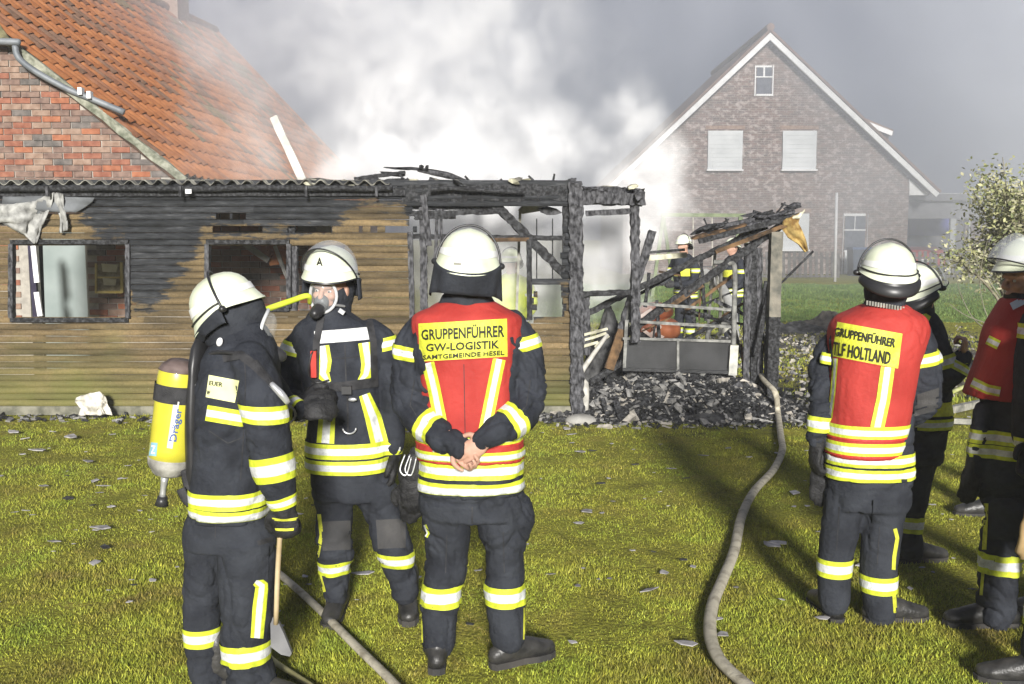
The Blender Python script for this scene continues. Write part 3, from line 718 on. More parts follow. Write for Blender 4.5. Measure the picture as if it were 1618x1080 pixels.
wl = [V((ew.x, NY, ZG - .3)), V((er.x, NY, ZG - .3)), V((er.x, NY, zl)), ap, V((ew.x, NY, zl))]
MB().prism(wl[::-1], (0, 9, 0)).build('wall', fb, nb)
tile_far = M('far_roof_tile', (.13, .085, .07), .85, (.19, .12, .095), scale=4)
barge_m = M('barge_white', (.62, .62, .62), .6, (.72, .72, .72))
eR, eL = at(1476, 306, NY), at(948, 306, NY); pk = at(1212, 55, NY)
for e, sgn in ((eR, 1), (eL, -1)):
    d = (pk - e).normalized(); nrm = V((0, 1, 0)).cross(d); nrm = nrm if nrm.z > 0 else -nrm
    MB().prism([e - V((0, .45, 0)), e + nrm * -.17 - V((0, .45, 0)), pk - V((0, .45, .25)), pk - V((0, .45, 0))], (0, .10, 0)).build('barge_board', barge_m, nb)
    r0 = e + nrm * .02; r1 = pk + nrm * .02
    MB().prism([r0 - V((0, .5, 0)), r1 - V((0, .5, 0)), r1 + nrm * .08 - V((0, .5, 0)), r0 + nrm * .08 - V((0, .5, 0))], (0, 10, 0)).build('roof_slope', tile_far, nb)
MB().tube([pk + V((0, -.5, .18)), pk + V((0, 9.4, .18))], .14, 8, 2).build('ridge', tile_far, nb)
MB().prism([at(1437, 282, NY - .05), at(1437, 308, NY - .05), at(1470, 308, NY - .05)], (0, .3, 0)).build('soffit_box', barge_m, nb)
def rect_px(x0, y0, x1, y1, Y, d, name, mat, parent): 
    a, b = at(x0, y1, Y), at(x1, y0, Y); return MB().box(((a.x + b.x) / 2, Y + d / 2, (a.z + b.z) / 2), (abs(b.x - a.x) / 2, abs(d) / 2, abs(b.z - a.z) / 2)).build(name, mat, parent)
glass_far = M('far_glass', (.06, .07, .09), .15, (.10, .11, .14), spec=.5)
shut_m = M('roller_shutter', (.50, .52, .53), .6, (.58, .60, .61), scale=2)
def far_window(x0, y0, x1, y1, bars, w=3):
    fr = rect_px(x0, y0, x0 + w, y1, NY - .06, .12, 'window_frame', barge_m, nb)
    for q in ((x1 - w, y0, x1, y1), (x0 + w, y0, x1 - w, y0 + w), (x0 + w, y1 - w, x1 - w, y1)) + tuple(bars): rect_px(*q, NY - .055, .1, 'frame_bar', barge_m, fr)
    rect_px(x0 + w, y0 + w, x1 - w, y1 - w, NY - .03, .04, 'pane', glass_far, fr)
far_window(1192, 103, 1223, 151, ((1194, 120, 1221, 122), (1206, 106, 1209, 120)))
for q in ((1118, 206, 1174, 267), (1236, 206, 1291, 267), (1229, 337, 1279, 394)):
    s_ = rect_px(*q, NY - .10, .14, 'roller_shutter', shut_m, nb)
    n = int((q[3] - q[1]) / 7)
    for i in range(n): rect_px(q[0] + 1, q[1] + 2 + i * 7, q[2] - 1, q[1] + 7.6 + i * 7, NY - .115, .02, 'slat', shut_m, s_)
    rect_px(q[0] - 1, q[3], q[2] + 1, q[3] + 2.5, NY - .2, .2, 'sill', barge_m, nb)
    rect_px(q[0] - 3, q[1] - 8, q[2] + 3, q[1] - 2, NY - .03, .04, 'brick_arch', brick_m[4], nb)
dr = rect_px(1330, 337, 1334, 433, NY - .06, .12, 'door', barge_m, nb)
for q in ((1368, 337, 1372, 433), (1334, 337, 1368, 341), (1334, 362, 1368, 364), (1350, 341, 1352, 362), (1334, 395, 1368, 398), (1334, 428, 1368, 433)): rect_px(*q, NY - .055, .1, 'door_bar', barge_m, dr)
rect_px(1334, 341, 1368, 395, NY - .03, .04, 'pane', glass_far, dr); rect_px(1334, 398, 1368, 428, NY - .04, .05, 'door_panel', shut_m, dr)
# dormer on the right slope
D0 = NY + 2.6
dq = [at(1352, 180, D0), at(1412, 205, D0), at(1410, 214, D0), at(1352, 190, D0)]
dm = MB().prism(dq[::-1], (0, 3, 0)).build('dormer', tile_far, nb); MB().prism([at(1358, 186, D0 - .1), at(1411, 207, D0 - .1), at(1409, 214, D0 - .1), at(1358, 194, D0 - .1)][::-1], (0, .1, 0)).build('dormer_board', barge_m, dm)
MB().prism([at(1368, 198, D0 + .2), at(1404, 212, D0 + .2), at(1404, 250, D0 + .2)][::-1], (0, 2.4, 0)).build('dormer_wall', fb, dm)
# carport with slab roof, posts, red car and blue panel
CY = 38.0
cp = thing('carport', 'dark carport with flat roof attached to the right of the brick house', 'carport', (at(1500, 430, CY).x, CY, ZG))
dark_wall = M('dark_boarding', (.05, .05, .055), .9, (.10, .095, .10), scale=4)
MB().box(((at(1420, 1, CY).x + at(1560, 1, CY).x) / 2, CY + 2.0, (at(0, 318, CY).z + at(0, 308, CY).z) / 2), ((at(1560, 1, CY).x - at(1420, 1, CY).x) / 2, 3.2, .13)).build('roof', M('bitumen', (.10, .10, .11), .9, (.15, .15, .16)), cp)
rect_px(1422, 318, 1580, 345, CY - .9, .1, 'fascia', M('grey_fascia', (.12, .12, .13), .8, (.17, .17, .18)), cp)
rect_px(1472, 305, 1548, 318, CY - 1.1, .8, 'roof_edge', barge_m, cp)
rect_px(1422, 345, 1600, 450, CY + 4, .1, 'back_wall', dark_wall, cp); rect_px(1520, 345, 1600, 450, CY - .5, .1, 'side_wall', M('dark_brick_wall', (.09, .06, .055), .9, (.14, .10, .09), scale=5), cp)
for x0, x1 in ((1498, 1511), (1527, 1534)): rect_px(x0, 345, x1, 440, CY - .9, .12, 'post', M('post_grey', (.30, .31, .31), .7, (.38, .39, .39)), cp)
bp = rect_px(1432, 342, 1500, 372, CY + 2.5, .1, 'blue_panel', M('blue_tarp', (.04, .05, .22), .7, (.07, .08, .30), scale=2), None); bp.name = 'tarpaulin'
tag(bp, 'dark blue tarpaulin hung up inside the carport above the red car', 'tarpaulin')
car = thing('parked_car', 'red car parked in the shade of the carport', 'car', (at(1462, 430, CY + .5).x, CY + .5, ZG))
cxx = at(1462, 430, CY + .5).x; red_car = M('red_car_paint', (.30, .02, .02), .35, (.36, .03, .03), coat=.5)
def car_front(cx, Yc, zg, parent):
    """rounded front of a small car, nose to the camera"""
    def ring(y, hw, z0, z1, tw): return [V((cx - hw, y, zg + z0)), V((cx + hw, y, zg + z0)), V((cx + hw, y, zg + (z0 + z1) / 2)), V((cx + tw, y, zg + z1)), V((cx - tw, y, zg + z1)), V((cx - hw, y, zg + (z0 + z1) / 2))]
    m = MB(); rs = [ring(Yc, .72, .3, .72, .6), ring(Yc + .15, .84, .2, .86, .72), ring(Yc + 1.0, .86, .2, .98, .76), ring(Yc + 3.6, .86, .2, 1.0, .76), ring(Yc + 4.0, .75, .3, .95, .65)]
    P = [p for r in rs for p in r]; F = [(i * 6 + j, i * 6 + (j + 1) % 6, (i + 1) * 6 + (j + 1) % 6, (i + 1) * 6 + j) for i in range(4) for j in range(6)] + [tuple(range(6)), tuple(24 + k for k in range(6))[::-1]]
    auto_smooth(m.add(P, F).build('body', red_car, parent), 30)
    m = MB(); rs = [ring(Yc + 1.0, .74, .9, .99, .70), ring(Yc + 1.7, .66, .9, 1.42, .56), ring(Yc + 2.9, .66, .9, 1.44, .56), ring(Yc + 3.5, .72, .9, 1.0, .66)]
    P = [p for r in rs for p in r]; F = [(i * 6 + j, i * 6 + (j + 1) % 6, (i + 1) * 6 + (j + 1) % 6, (i + 1) * 6 + j) for i in range(3) for j in range(6)] + [tuple(range(6)), tuple(18 + k for k in range(6))[::-1]]
    auto_smooth(m.add(P, F).build('cabin', glass_far, parent), 30)
    for s_ in (-1, 1):
        MB().ell((cx + s_ * .62, Yc + .07, zg + .66), (.13, .08, .09)).build('headlight', M('lamp_glass', (.5, .5, .5), .2, (.6, .6, .6)), parent, True)
        for yy in (.75, 3.1):
            w_ = MB().tube([V((cx + s_ * .70, Yc + yy, zg + .3)), V((cx + s_ * .88, Yc + yy, zg + .3))], .30, 18, 1).build('wheel', M('rubber', (.015, .015, .016), .8, (.03, .03, .03)), parent)
    MB().box((cx, Yc - .01, zg + .45), (.26, .02, .06)).build('number_plate', white_paint, parent)
car_front(cxx, CY + .5, ZG, car)
# picket fence, bin, white pole, swing frame
fence = thing('picket_fence', 'weathered picket fence in front of the brick house', 'fence', (at(1250, 440, 33).x, 33, ZG))
pick_m = M('fence_grey', (.07, .065, .06), .9, (.14, .13, .12), scale=6)
for i in range(46):
    x = 1178 + i * 8.6
    if 1325 < x < 1378: continue
    a, b = at(x, 448, 33), at(x + random.uniform(-.5, .5), 398 + random.uniform(-2, 2), 33); MB().beam(a, b, .10, .02).build('picket', pick_m, fence)
for x0, x1 in ((1174, 1325), (1380, 1572)):
    for y in (407, 436): MB().beam(at(x0, y, 33.04), at(x1, y, 33.04), .06, .03).build('rail', pick_m, fence)
bn = thing('wheelie_bin', 'dark blue grey wheelie bin in front of the white door', 'bin', (at(1366, 436, 34).x, 34, ZG))
a, b = at(1346, 436, 34), at(1386, 394, 34); bin_m = M('bin_plastic', (.02, .03, .05), .5, (.035, .05, .08))
MB().prism([V((a.x + .06, 34, ZG + .05)), V((b.x - .06, 34, ZG + .05)), V((b.x, 34, b.z)), V((a.x, 34, b.z))][::-1], (0, .6, 0)).build('body', bin_m, bn)
MB().box(((a.x + b.x) / 2, 34.28, b.z + .035), ((b.x - a.x) / 2 + .03, .36, .035)).build('lid', M('bin_lid_blue', (.03, .06, .14), .45, (.05, .09, .2)), bn)
for s_ in (a.x + .1, b.x - .1): MB().tube([V((s_ - .03, 34.6, ZG + .1)), V((s_ + .03, 34.6, ZG + .1))], .1, 12, 1).build('wheel', metal_dark, bn)
a = gnd(1320, 448, .4); a = at(1319, 450, 30); o = MB().tube([at(1319, 452, 30), at(1322, 304, 30)], .045, 8, 2).build('pole', M('pole_white', (.42, .42, .42), .6, (.5, .5, .5)), None, True, loc=at(1319, 452, 30)); tag(o, 'thin pale pole standing upright in front of the brick wall', 'pole')
SY = 25.5
sw = thing('swing_frame', 'garden swing frame with a pale green top beam', 'swing', at(1105, 470, SY))
sg = M('swing_green', (.11, .14, .07), .7, (.19, .23, .12)); 
MB().beam(at(1045, 339, SY), at(1178, 340, SY), .09, .09).build('top_beam', sg, sw)
for x0, x1 in ((1170, 1196), (1170, 1150), (1048, 1066), (1048, 1030)): MB().beam(at(x0, 341, SY), at(x1, 470, SY + (.9 if x1 > x0 else -.9)), .08, .08).build('leg', sg, sw)
for x in (1095, 1125): 
    MB().tube([at(x, 341, SY), at(x + .5, 420, SY)], .018, 6, 1).build('rope', M('rope', (.4, .38, .33), .9), sw)
MB().box(at(1110, 421, SY), (.26, .1, .02)).build('seat', metal_dark, sw)

# ---------------------------------------------------------------- shrub at the right edge
def leafy(name, label, cat, base, top, rad, n, leaf, mats, limbs, seed, group=None, gap=.0):
    rnd = random.Random(seed); o = thing(name, label, cat, base, group)
    tr = MB(); tips = []
    bk = M('bark_pale', (.10, .09, .06), .9, (.24, .22, .16), scale=9, bump=.5)
    for i in range(limbs):
        a = rnd.uniform(0, 2 * PI); r = rnd.uniform(.2, 1); h = rnd.uniform(.55, 1.02)
        e = V((base[0] + math.cos(a) * rad * r, base[1] + math.sin(a) * rad * r * .8, base[2] + (top - base[2]) * h))
        mid = V(base).lerp(e, .5) + V((rnd.uniform(-.15, .15), rnd.uniform(-.15, .15), .25))
        tr.tube([V(base) + V((rnd.uniform(-.05, .05), 0, -.05)), mid, e], [.035, .02, .006], 6, 4); tips.append((mid, e))
        for k in range(3):
            f = rnd.uniform(.35, .9); s0 = mid.lerp(e, f); e2 = s0 + V((rnd.uniform(-.4, .4), rnd.uniform(-.3, .3), rnd.uniform(.05, .45)))
            tr.tube([s0, e2], [.009, .003], 5, 1); tips.append((s0, e2))
    tr.build('trunk', bk, o, True)
    ms = [MB() for _ in mats]
    for i in range(n):
        s0, e = rnd.choice(tips); f = rnd.uniform(.1, 1.05)
        c = s0.lerp(e, f) + V((rnd.gauss(0, .12), rnd.gauss(0, .12), rnd.gauss(0, .10)))
        d = V((rnd.gauss(0, 1), rnd.gauss(0, 1), rnd.gauss(0, .7))).normalized(); w = d.cross(V((rnd.gauss(0, 1), rnd.gauss(0, 1), 1))).normalized(); l = leaf * rnd.uniform(.6, 1.3)
        ms[rnd.randrange(len(mats))].add([c - d * l * .5, c + w * l * .27, c + d * l * .5, c - w * l * .27], [(0, 1, 2, 3)])
    for m_, mt in zip(ms, mats): tag(m_.build('crown', mt, o), kind='stuff')
    return o
lf = [M('leaf_yellow', (.32, .33, .14), .6, (.46, .45, .24)), M('leaf_olive', (.16, .19, .08), .6, (.28, .30, .14)), M('leaf_pale', (.34, .33, .20), .6, (.48, .46, .32))]
b = at(1632, 560, 12.5); leafy('shrub', 'tall yellow green leafy shrub at the right edge behind the firefighters', 'shrub', (b.x, 12.5, 0), at(1600, 262, 12.5).z, 1.15, 15000, .06, lf, 34, 5)
br = MB()
for pts in ([(1600, 560), (1560, 500), (1548, 440), (1560, 380)], [(1600, 540), (1545, 510), (1520, 470), (1512, 440)], [(1590, 520), (1530, 500), (1500, 480)], [(1580, 470), (1548, 420), (1540, 402)], [(1600, 420), (1590, 300), (1584, 248)]):
    br.tube([at(x, y, 12.2) for x, y in pts], [.008, .006, .005, .003][:len(pts)], 5, 4)
tag(br.build('bare_twigs', M('twig', (.15, .14, .10), .9, (.26, .24, .19)), None, True, loc=(b.x - .3, 12.2, 0)), 'bare thin arching twigs in front of the yellow green shrub', 'twigs', kind='stuff')
# ---------------------------------------------------------------- burnt lean-to at the shed's right end
QY = 10.6
def loose(name, label, cat, x0, y0, x1, y1, w, Y, mat, rough=.25, Y2=None, group=None, taper=1., base=None, d=None):
    a, b = at(x0, y0, Y), at(x1, y1, Y2 or Y); s = w * Y / FPX
    lo = a if a.z < b.z else b
    o = MB().beam(a, b, s, d or s * .8, .045, rough * .75, taper=taper).build(name, mat, None, loc=lo)
    return tag(o, label, cat, group)
char_half = [char, brown_wood]
loose('charred_post', 'thick charred post leaning left over the wreck, split and blackened', 'post', 983, 520, 1031, 364, 15, QY - .1, char_grey, .3, QY + .1, taper=.7)
loose('post_stump', 'brown unburnt lower end of the leaning post beside the shed', 'post', 962, 582, 984, 519, 15, QY - .12, brown_wood, .1, QY - .1)
loose('charred_rafter', 'long charred rafter fallen from the shed corner up to the standing post, upper of two', 'rafter', 925, 496, 1212, 356, 9, QY + .1, char, .3, QY - .1)
loose('charred_rafter', 'long charred rafter with a brown stretch crossing low over the wreck, lower of two', 'rafter', 985, 530, 1240, 352, 11, QY - .05, char, .3, QY - .2)
loose('charred_rafter', 'brown scorched middle piece lying on the lower fallen rafter', 'rafter', 1050, 490, 1110, 449, 8, QY - .12, brown_wood, .2)
loose('charred_rafter', 'short charred rafter end poking left above the rubble', 'rafter', 932, 604, 1000, 562, 9, QY - .1, char, .35)
loose('charred_batten', 'thin black batten running from the shed corner to the wreck, near the window gap', 'batten', 1000, 470, 1100, 412, 5, QY + .3, char, .25)
loose('pale_batten', 'pale batten lying level behind the leaning post', 'batten', 1018, 408, 1085, 402, 8, QY + .5, pale_bits, .15)
loose('charred_batten', 'thin black batten above the pale one behind the leaning post', 'batten', 1020, 399, 1082, 394, 4, QY + .5, char, .2)
up = thing('lean_to_post', 'standing square post of the lean-to, grey above and charred black below', 'post', gnd(1217, 660))
pbeam('upper_post', 1222, 500, 1226, 366, 18, QY - .3, .12, M('grey_post_wood', (.10, .10, .085), .85, (.23, .21, .17), scale=10, bump=.5), up, .06)
pbeam('lower_post', 1217, 655, 1222, 500, 18, QY - .3, .12, char, up, .12)
MB().box(at(1216, 652, QY - .32), (.07, .07, .05)).build('post_foot', M('concrete', (.25, .24, .22), .9, (.4, .39, .36), bump=.4), up)
rr = thing('roof_remnant', 'slanting remnant of the burnt lean-to roof with torn yellow brown insulation at its tip', 'roof', at(1226, 360, QY - .3))
for i in range(20):
    f = i / 19; x = 1112 + 146 * f; y = 368 - 33 * f
    shard(x, y - random.uniform(-4, 12), random.uniform(18, 46), random.uniform(4, 10), QY - .2 + random.uniform(-.1, .35), random.choice([char, char, char_grey]), rr, 'shingle', .22 + random.uniform(-.25, .25))
    if i % 2: pbeam('splinter', x, y - 6, x + random.uniform(-25, 25), y - random.uniform(12, 24), 2.5, QY - .1, .02, char, rr, .5)
    if i % 2: continue
    shard(x - 6, y + 6, 40, 8, QY - .25 + random.uniform(-.05, .2), random.choice([char, char_grey, brown_wood]), rr, 'shingle', .3)
pbeam('edge_board', 1104, 381, 1262, 340, 8, QY - .3, .05, char, rr, .3); pbeam('edge_board', 1130, 398, 1250, 352, 6, QY - .33, .05, brown_wood, rr, .25)
pbeam('edge_board', 1110, 364, 1255, 333, 5, QY - .1, .05, char_grey, rr, .4)
ins = M('scorched_insulation', (.16, .09, .025), .9, (.50, .36, .13), scale=12, bump=.6, bscale=30)
cloth('insulation', [[(1238, 348), (1250, 342), (1264, 336)], [(1236, 362), (1252, 356), (1262, 352)], [(1246, 376), (1258, 372), (1270, 370)], [(1262, 386), (1268, 386), (1274, 384)], [(1272, 398), (1275, 398), (1278, 396)]], QY - .35, ins, parent=rr, bulge=.06)
cloth('insulation', [[(1250, 344), (1262, 338), (1272, 330)], [(1252, 348), (1262, 344), (1270, 336)]], QY - .38, pale_bits, parent=rr, bulge=.02)
for (x0, y0, x1, y1, w, m, lb) in ((1178, 640, 1182, 384, 10, char_grey, 'leftmost of the three charred uprights beside the trailer'), (1190, 645, 1190, 380, 9, char, 'middle one of the three charred uprights beside the trailer'), (1201, 640, 1199, 392, 9, char_grey, 'rightmost of the three charred uprights beside the trailer')):
    loose('charred_upright', lb, 'post', x0, y0, x1, y1, w, QY - .05, m, .25)
loose('charred_brace', 'charred brace leaning from the standing post down to the rubble', 'brace', 1194, 560, 1219, 440, 8, QY - .2, char, .2)
loose('charred_plank', 'charred plank lying slanted in the rubble by the standing post', 'plank', 1160, 606, 1196, 655, 15, QY - .35, char_grey, .2)
tn = random.Random(21)
for i in range(34):
    x, y = tn.uniform(1000, 1215), tn.uniform(380, 560); l = tn.uniform(30, 110); a = tn.choice([tn.gauss(1.5, .2), tn.gauss(-.5, .2), tn.gauss(.1, .3)])
    if i % 4 == 0: x, y, a, l = tn.uniform(1165, 1215), tn.uniform(500, 560), tn.gauss(1.5, .12), tn.uniform(80, 150)
    x1, y1 = x + math.cos(a) * l, y + math.sin(a) * l
    if y1 > 640: y1 = 640
    m_ = tn.choice([char, char, char_grey, brown_wood]); w_ = tn.uniform(2.5, 5.5); k_ = abs(math.sin(a))
    lb_ = '%s %s %s lath in the %s of the collapsed lean-to, %s' % ('thin' if w_ < 4 else 'thick', 'brown scorched' if m_ is brown_wood else 'ashy grey' if m_ is char_grey else 'black charred', 'upright' if k_ > .9 else 'slanting' if k_ > .35 else 'near level', 'left third' if x < 1070 else 'middle' if x < 1145 else 'right third', 'high up' if y < 450 else 'low down')
    loose('charred_lath', lb_, 'lath', x, y, x1, y1, w_, QY + tn.uniform(-.05, .7), m_, .35, group='laths tangled in the collapsed lean-to')
for i in range(26):
    x, y = tn.uniform(925, 1210), tn.uniform(590, 668); g_ = gnd(x, y); a = tn.uniform(0, PI); l = tn.uniform(.1, .35)
    e_ = g_ + V((math.cos(a) * l, math.sin(a) * l * .6, tn.uniform(.02, .25)))
    o = MB().beam(g_ + V((0, 0, .02)), e_, tn.uniform(.02, .06), .025, .06, .3).build('charred_chunk', tn.choice([char, char, char_grey]), None, loc=g_); tag(o, '%s burnt wood chunk in the debris %s, %s' % ('ashy grey' if o.data.materials[0] is char_grey else 'black', 'by the bent downpipe' if x < 1000 else 'before the dark trailer panels' if x < 1140 else 'by the standing post', 'at the lawn edge' if y > 630 else 'further back'), 'debris', 'burnt wood chunks in front of the lean-to')
# cage trailer with dark panel
tr_ = thing('burnt_trailer', 'burnt cage trailer with two black side panels in the rubble', 'trailer', at(1075, 640, QY - .2))
TY = QY - .2; rust = M('burnt_steel', (.10, .10, .095), .7, (.27, .27, .25), scale=15, bump=.4, bscale=60)
blk = M('sooty_sheet', (.012, .013, .014), .55, (.03, .031, .033), scale=4, bump=.15)
def px_box(name, x0, y0, x1, y1, Y, d, mat, parent): return rect_px(x0, y0, x1, y1, Y, d, name, mat, parent)
px_box('side_panel', 986, 536, 1070, 583, TY, .03, blk, tr_); px_box('side_panel', 1073, 539, 1152, 586, TY, .03, blk, tr_)
pbeam('panel_rail', 984, 534, 1154, 539, 4, TY - .02, .03, rust, tr_, .1); pbeam('panel_rail', 984, 583, 1154, 588, 5, TY - .02, .03, blk, tr_, .1); pbeam('divider', 1071, 538, 1071, 586, 4, TY - .02, .03, rust, tr_, .05)
for q in ((1006, 479, 1155, 489), (990, 507, 1155, 516)): pbeam('rail', *q, 4.5, TY + .02, .03, rust, tr_, .15)
pbeam('corner_tube', 986, 585, 990, 505, 5, TY - .01, .03, rust, tr_, .1); pbeam('corner_tube', 991, 505, 1003, 410, 4, TY + .1, .03, rust, tr_, .1)
MB().tube([at(1128, 414, TY + .1), at(1152, 416, TY + .05), at(1161, 425, TY), at(1160, 500, TY), at(1158, 590, TY)], .027, 8, 4).build('curved_tube', rust, tr_, True)
pbeam('white_post', 1157, 592, 1160, 545, 13, TY - .05, .05, M('white_sooty', (.3, .3, .28), .6, (.6, .59, .52), scale=9), tr_, .08)
pbeam('corner_tube', 1137, 535, 1139, 430, 4, TY + .6, .03, metal_pale, tr_, .1); pbeam('stay', 1133, 530, 1152, 515, 6, TY + .5, .03, metal_pale, tr_, .15)
for (x0, y0, x1, y1) in ((1075, 588, 1082, 640), (1088, 590, 1078, 632), (1112, 588, 1082, 626), (1068, 600, 1100, 606)): pbeam('axle_part', x0, y0, x1, y1, 6, TY, .04, rust, tr_, .2)
for wx in (1140,):
    c = at(wx, 532, TY + .8); P = [c + V((math.cos(a) * .16, 0, math.sin(a) * .16)) for a in [2 * PI * k / 16 for k in range(17)]]
    MB().tube(P, .03, 8, 1).build('wheel_rim', rust, tr_, True)
for (x0, y0, x1, y1) in ((1130, 400, 1118, 520), (1128, 420, 1152, 520), (1140, 520, 1158, 500), (1124, 500, 1156, 530)): pbeam('bent_tube', x0, y0, x1, y1, 4, TY + .9, .03, metal_pale, tr_, .1)
# orange garden machine behind the trailer
gmch = thing('garden_machine', 'orange garden machine with bent tubes standing behind the trailer rails', 'garden machine', at(1040, 560, 13.2))
org = M('machine_orange', (.30, .08, .03), .55, (.52, .17, .07), scale=5, bump=.2)
mm = MB(); mm.ell(at(1036, 492, 13.3), (.24, .3, .13)); mm.ell(at(1052, 520, 13.1), (.20, .26, .16)); mm.box(at(1030, 515, 13.3), (.16, .2, .10)); mm.build('hood', org, gmch, True)
for x in (1020, 1052):
    c = at(x, 545, 13.0); MB().tube([c + V((0, -.05, 0)), c + V((0, .08, 0))], .17, 18, 1).build('wheel', M('rubber', (.015, .015, .016), .8, (.03, .03, .03)), gmch)
for (x0, y0, x1, y1) in ((1045, 484, 1028, 498), (1012, 500, 1030, 488), (1025, 530, 1045, 515), (1035, 540, 1062, 518), (1015, 520, 1035, 535)): pbeam('handle_tube', x0, y0, x1, y1, 5, 12.9, .03, M('pale_pink_metal', (.5, .36, .30), .6, (.65, .52, .45)), gmch, .05)
# twisted white sheet strips and downpipe at the shed corner
for k, (x0, y0, x1, y1) in enumerate(((918, 530, 960, 519), (920, 538, 958, 526), (918, 548, 945, 540), (940, 548, 962, 530))):
    loose('metal_strip', 'pale twisted metal strip heaped beside the shed corner post', 'strip', x0, y0, x1, y1, 4, QY - .3, pale_bits, .25, group='twisted strips beside the shed corner')
o = MB().tube([at(960, 528, QY - .3), at(915, 594, QY - .45), at(924, 606, QY - .5), at(924, 640, QY - .5), at(921, 664, QY - .5)], [.02, .03, .042, .042, .042], 10, 4).build('downpipe', M('pipe_dirty_white', (.30, .29, .26), .6, (.55, .53, .48), scale=12), None, True, loc=gnd(921, 668)); tag(o, 'bent dirty white downpipe standing at the shed corner', 'downpipe')
o = MB().ell(gnd(918, 668) + V((0, 0, .02)), (.16, .13, .07)).build('concrete_foot', M('concrete', (.25, .24, .22)), None, True, loc=gnd(918, 668)); tag(o, 'rounded concrete foot under the bent white downpipe', 'concrete block')
rd = MB().box(at(912, 627, QY - .56), (.02, .02, .05)).build('red_reflector', M('reflector_red', (.5, .05, .03), .4), None, loc=at(912, 627, QY - .56)); tag(rd, 'small red reflector on the foot of the shed corner post', 'reflector')
# heap of black cloth-like debris and ash
def heap(name, label, cx, cy, Yc, w, d, h, mat, seed, kind=None, cat=None, sc=3.):
    n = 46; P = []; c = gnd(cx, cy); c = V((at(cx, cy, Yc).x, Yc, 0))
    for j in range(n + 1):
        for i in range(n + 1):
            u, v = i / n * 2 - 1, j / n * 2 - 1; r = math.sqrt(u * u + v * v); x, y = c.x + u * w / 2, c.y + v * d / 2
            P.append([x, y, u, v, r])
    A = np.array(P); nz_ = fbm(np.stack([A[:, 0] * sc, A[:, 1] * sc, A[:, 0] * 0 + seed], 1), 5)
    zz = h * np.clip(1 - A[:, 4] ** 1.6, -.2, 1) * (.75 + .45 * nz_) - .02
    VV = np.stack([A[:, 0], A[:, 1], zz], 1)
    F = [(j * (n + 1) + i, j * (n + 1) + i + 1, (j + 1) * (n + 1) + i + 1, (j + 1) * (n + 1) + i) for j in range(n) for i in range(n)]
    o = link(name, VV, F, mat, None, False, None, (c.x, c.y, 0)); return tag(o, label, cat, None, kind)
heap('ash_heap', 'black ash and rubble heaped under the burnt trailer', 1070, 640, 10.6, 2.7, 2.2, .38, ashm, 1.1, 'stuff', 'rubble')
heap('burnt_cover', 'sagging black burnt cover lying left of the trailer wheels', 985, 620, 10.6, 1.1, .9, .42, blk, 4.2, None, 'cover', 2.)
heap('ash_heap', 'grey charred lumps piled inside the shed end frame', 960, 560, 11.2, .9, .8, .95, ashm, 7.7, 'stuff', 'rubble', 4.)
heap('rubble_mound', 'low dark grey mound of rubble near the green bank, left one', 1258, 496, 19.0, 1.3, 1.2, .34, ashm, 2.2, None, 'mound')
heap('rubble_mound', 'low dark grey mound of rubble near the green bank, right one', 1315, 498, 19.5, 1.6, 1.2, .42, M('mound_earth', (.06, .055, .05), .95, (.20, .18, .15), scale=8, bump=.7), 3.9, None, 'mound')
# rubble lumps as one mass, plus the larger pieces one by one
rb = MB(); 
def chunk(mb, c, r, rnd):
    P = []; E_ = Matrix.Rotation(rnd.uniform(0, PI), 3, 'Z') @ Matrix.Rotation(rnd.gauss(0, .45), 3, 'X') @ Matrix.Rotation(rnd.gauss(0, .45), 3, 'Y'); ex = rnd.choice((.8, 1., 1.6, 2.6)); ez = rnd.uniform(.2, .8); ey = rnd.uniform(.4, 1.)
    for x in (-1, 1):
        for y in (-1, 1):
            for z in (-1, 1): P.append(V(c) + E_ @ V((x * r * ex * rnd.uniform(.6, 1.1), y * r * ey * rnd.uniform(.5, 1.1), z * r * ez * rnd.uniform(.5, 1.))))
    mb.add(P, [(0, 1, 3, 2), (4, 6, 7, 5), (0, 4, 5, 1), (2, 3, 7, 6), (0, 2, 6, 4), (1, 5, 7, 3)])
rnd = random.Random(3); rb2 = MB(); rb3 = MB()
for i in range(6500):
    x = rnd.gauss(1.75, .85); y = rnd.gauss(10.35, .42)
    if y < 9.3 or x < .3: continue
    zz = .36 * max(0, 1 - ((x - 1.8) / 1.25) ** 2 - ((y - 10.6) / 1.) ** 2)
    chunk(random.choice((rb, rb, rb, rb, rb, rb, rb, rb, rb2, rb2, rb2, rb3)), (x, y, zz + .012), rnd.uniform(.006, .026) if rnd.random() < .93 else rnd.uniform(.03, .055), rnd)
for i in range(700):
    x = rnd.uniform(-5.4, .6); y = rnd.gauss(9.86, .12)
    if y > 10.04: continue
    if x < -1.6 and rnd.random() < .6: continue
    chunk(random.choice((rb, rb2)), (x, y, .012), rnd.uniform(.01, .032), rnd)
for i in range(3000):
    x = rnd.gauss(4.6, 2.0); y = rnd.uniform(11, 20.5); chunk(random.choice((rb2, rb3, rb, rb)), (x, y, .012), rnd.uniform(.008, .042), rnd)
tag(rb.build('rubble', char, None), 'black burnt rubble lumps strewn under the wreck', 'rubble', kind='stuff')
tag(rb2.build('rubble', M('rubble_grey', (.10, .10, .10), .9, (.34, .33, .31), scale=15), None), 'grey rubble lumps strewn under the wreck', 'rubble', kind='stuff')
tag(rb3.build('rubble', M('rubble_pale', (.28, .26, .22), .9, (.50, .46, .40), scale=15), None), 'pale rubble bits strewn over the bare ground', 'rubble', kind='stuff')
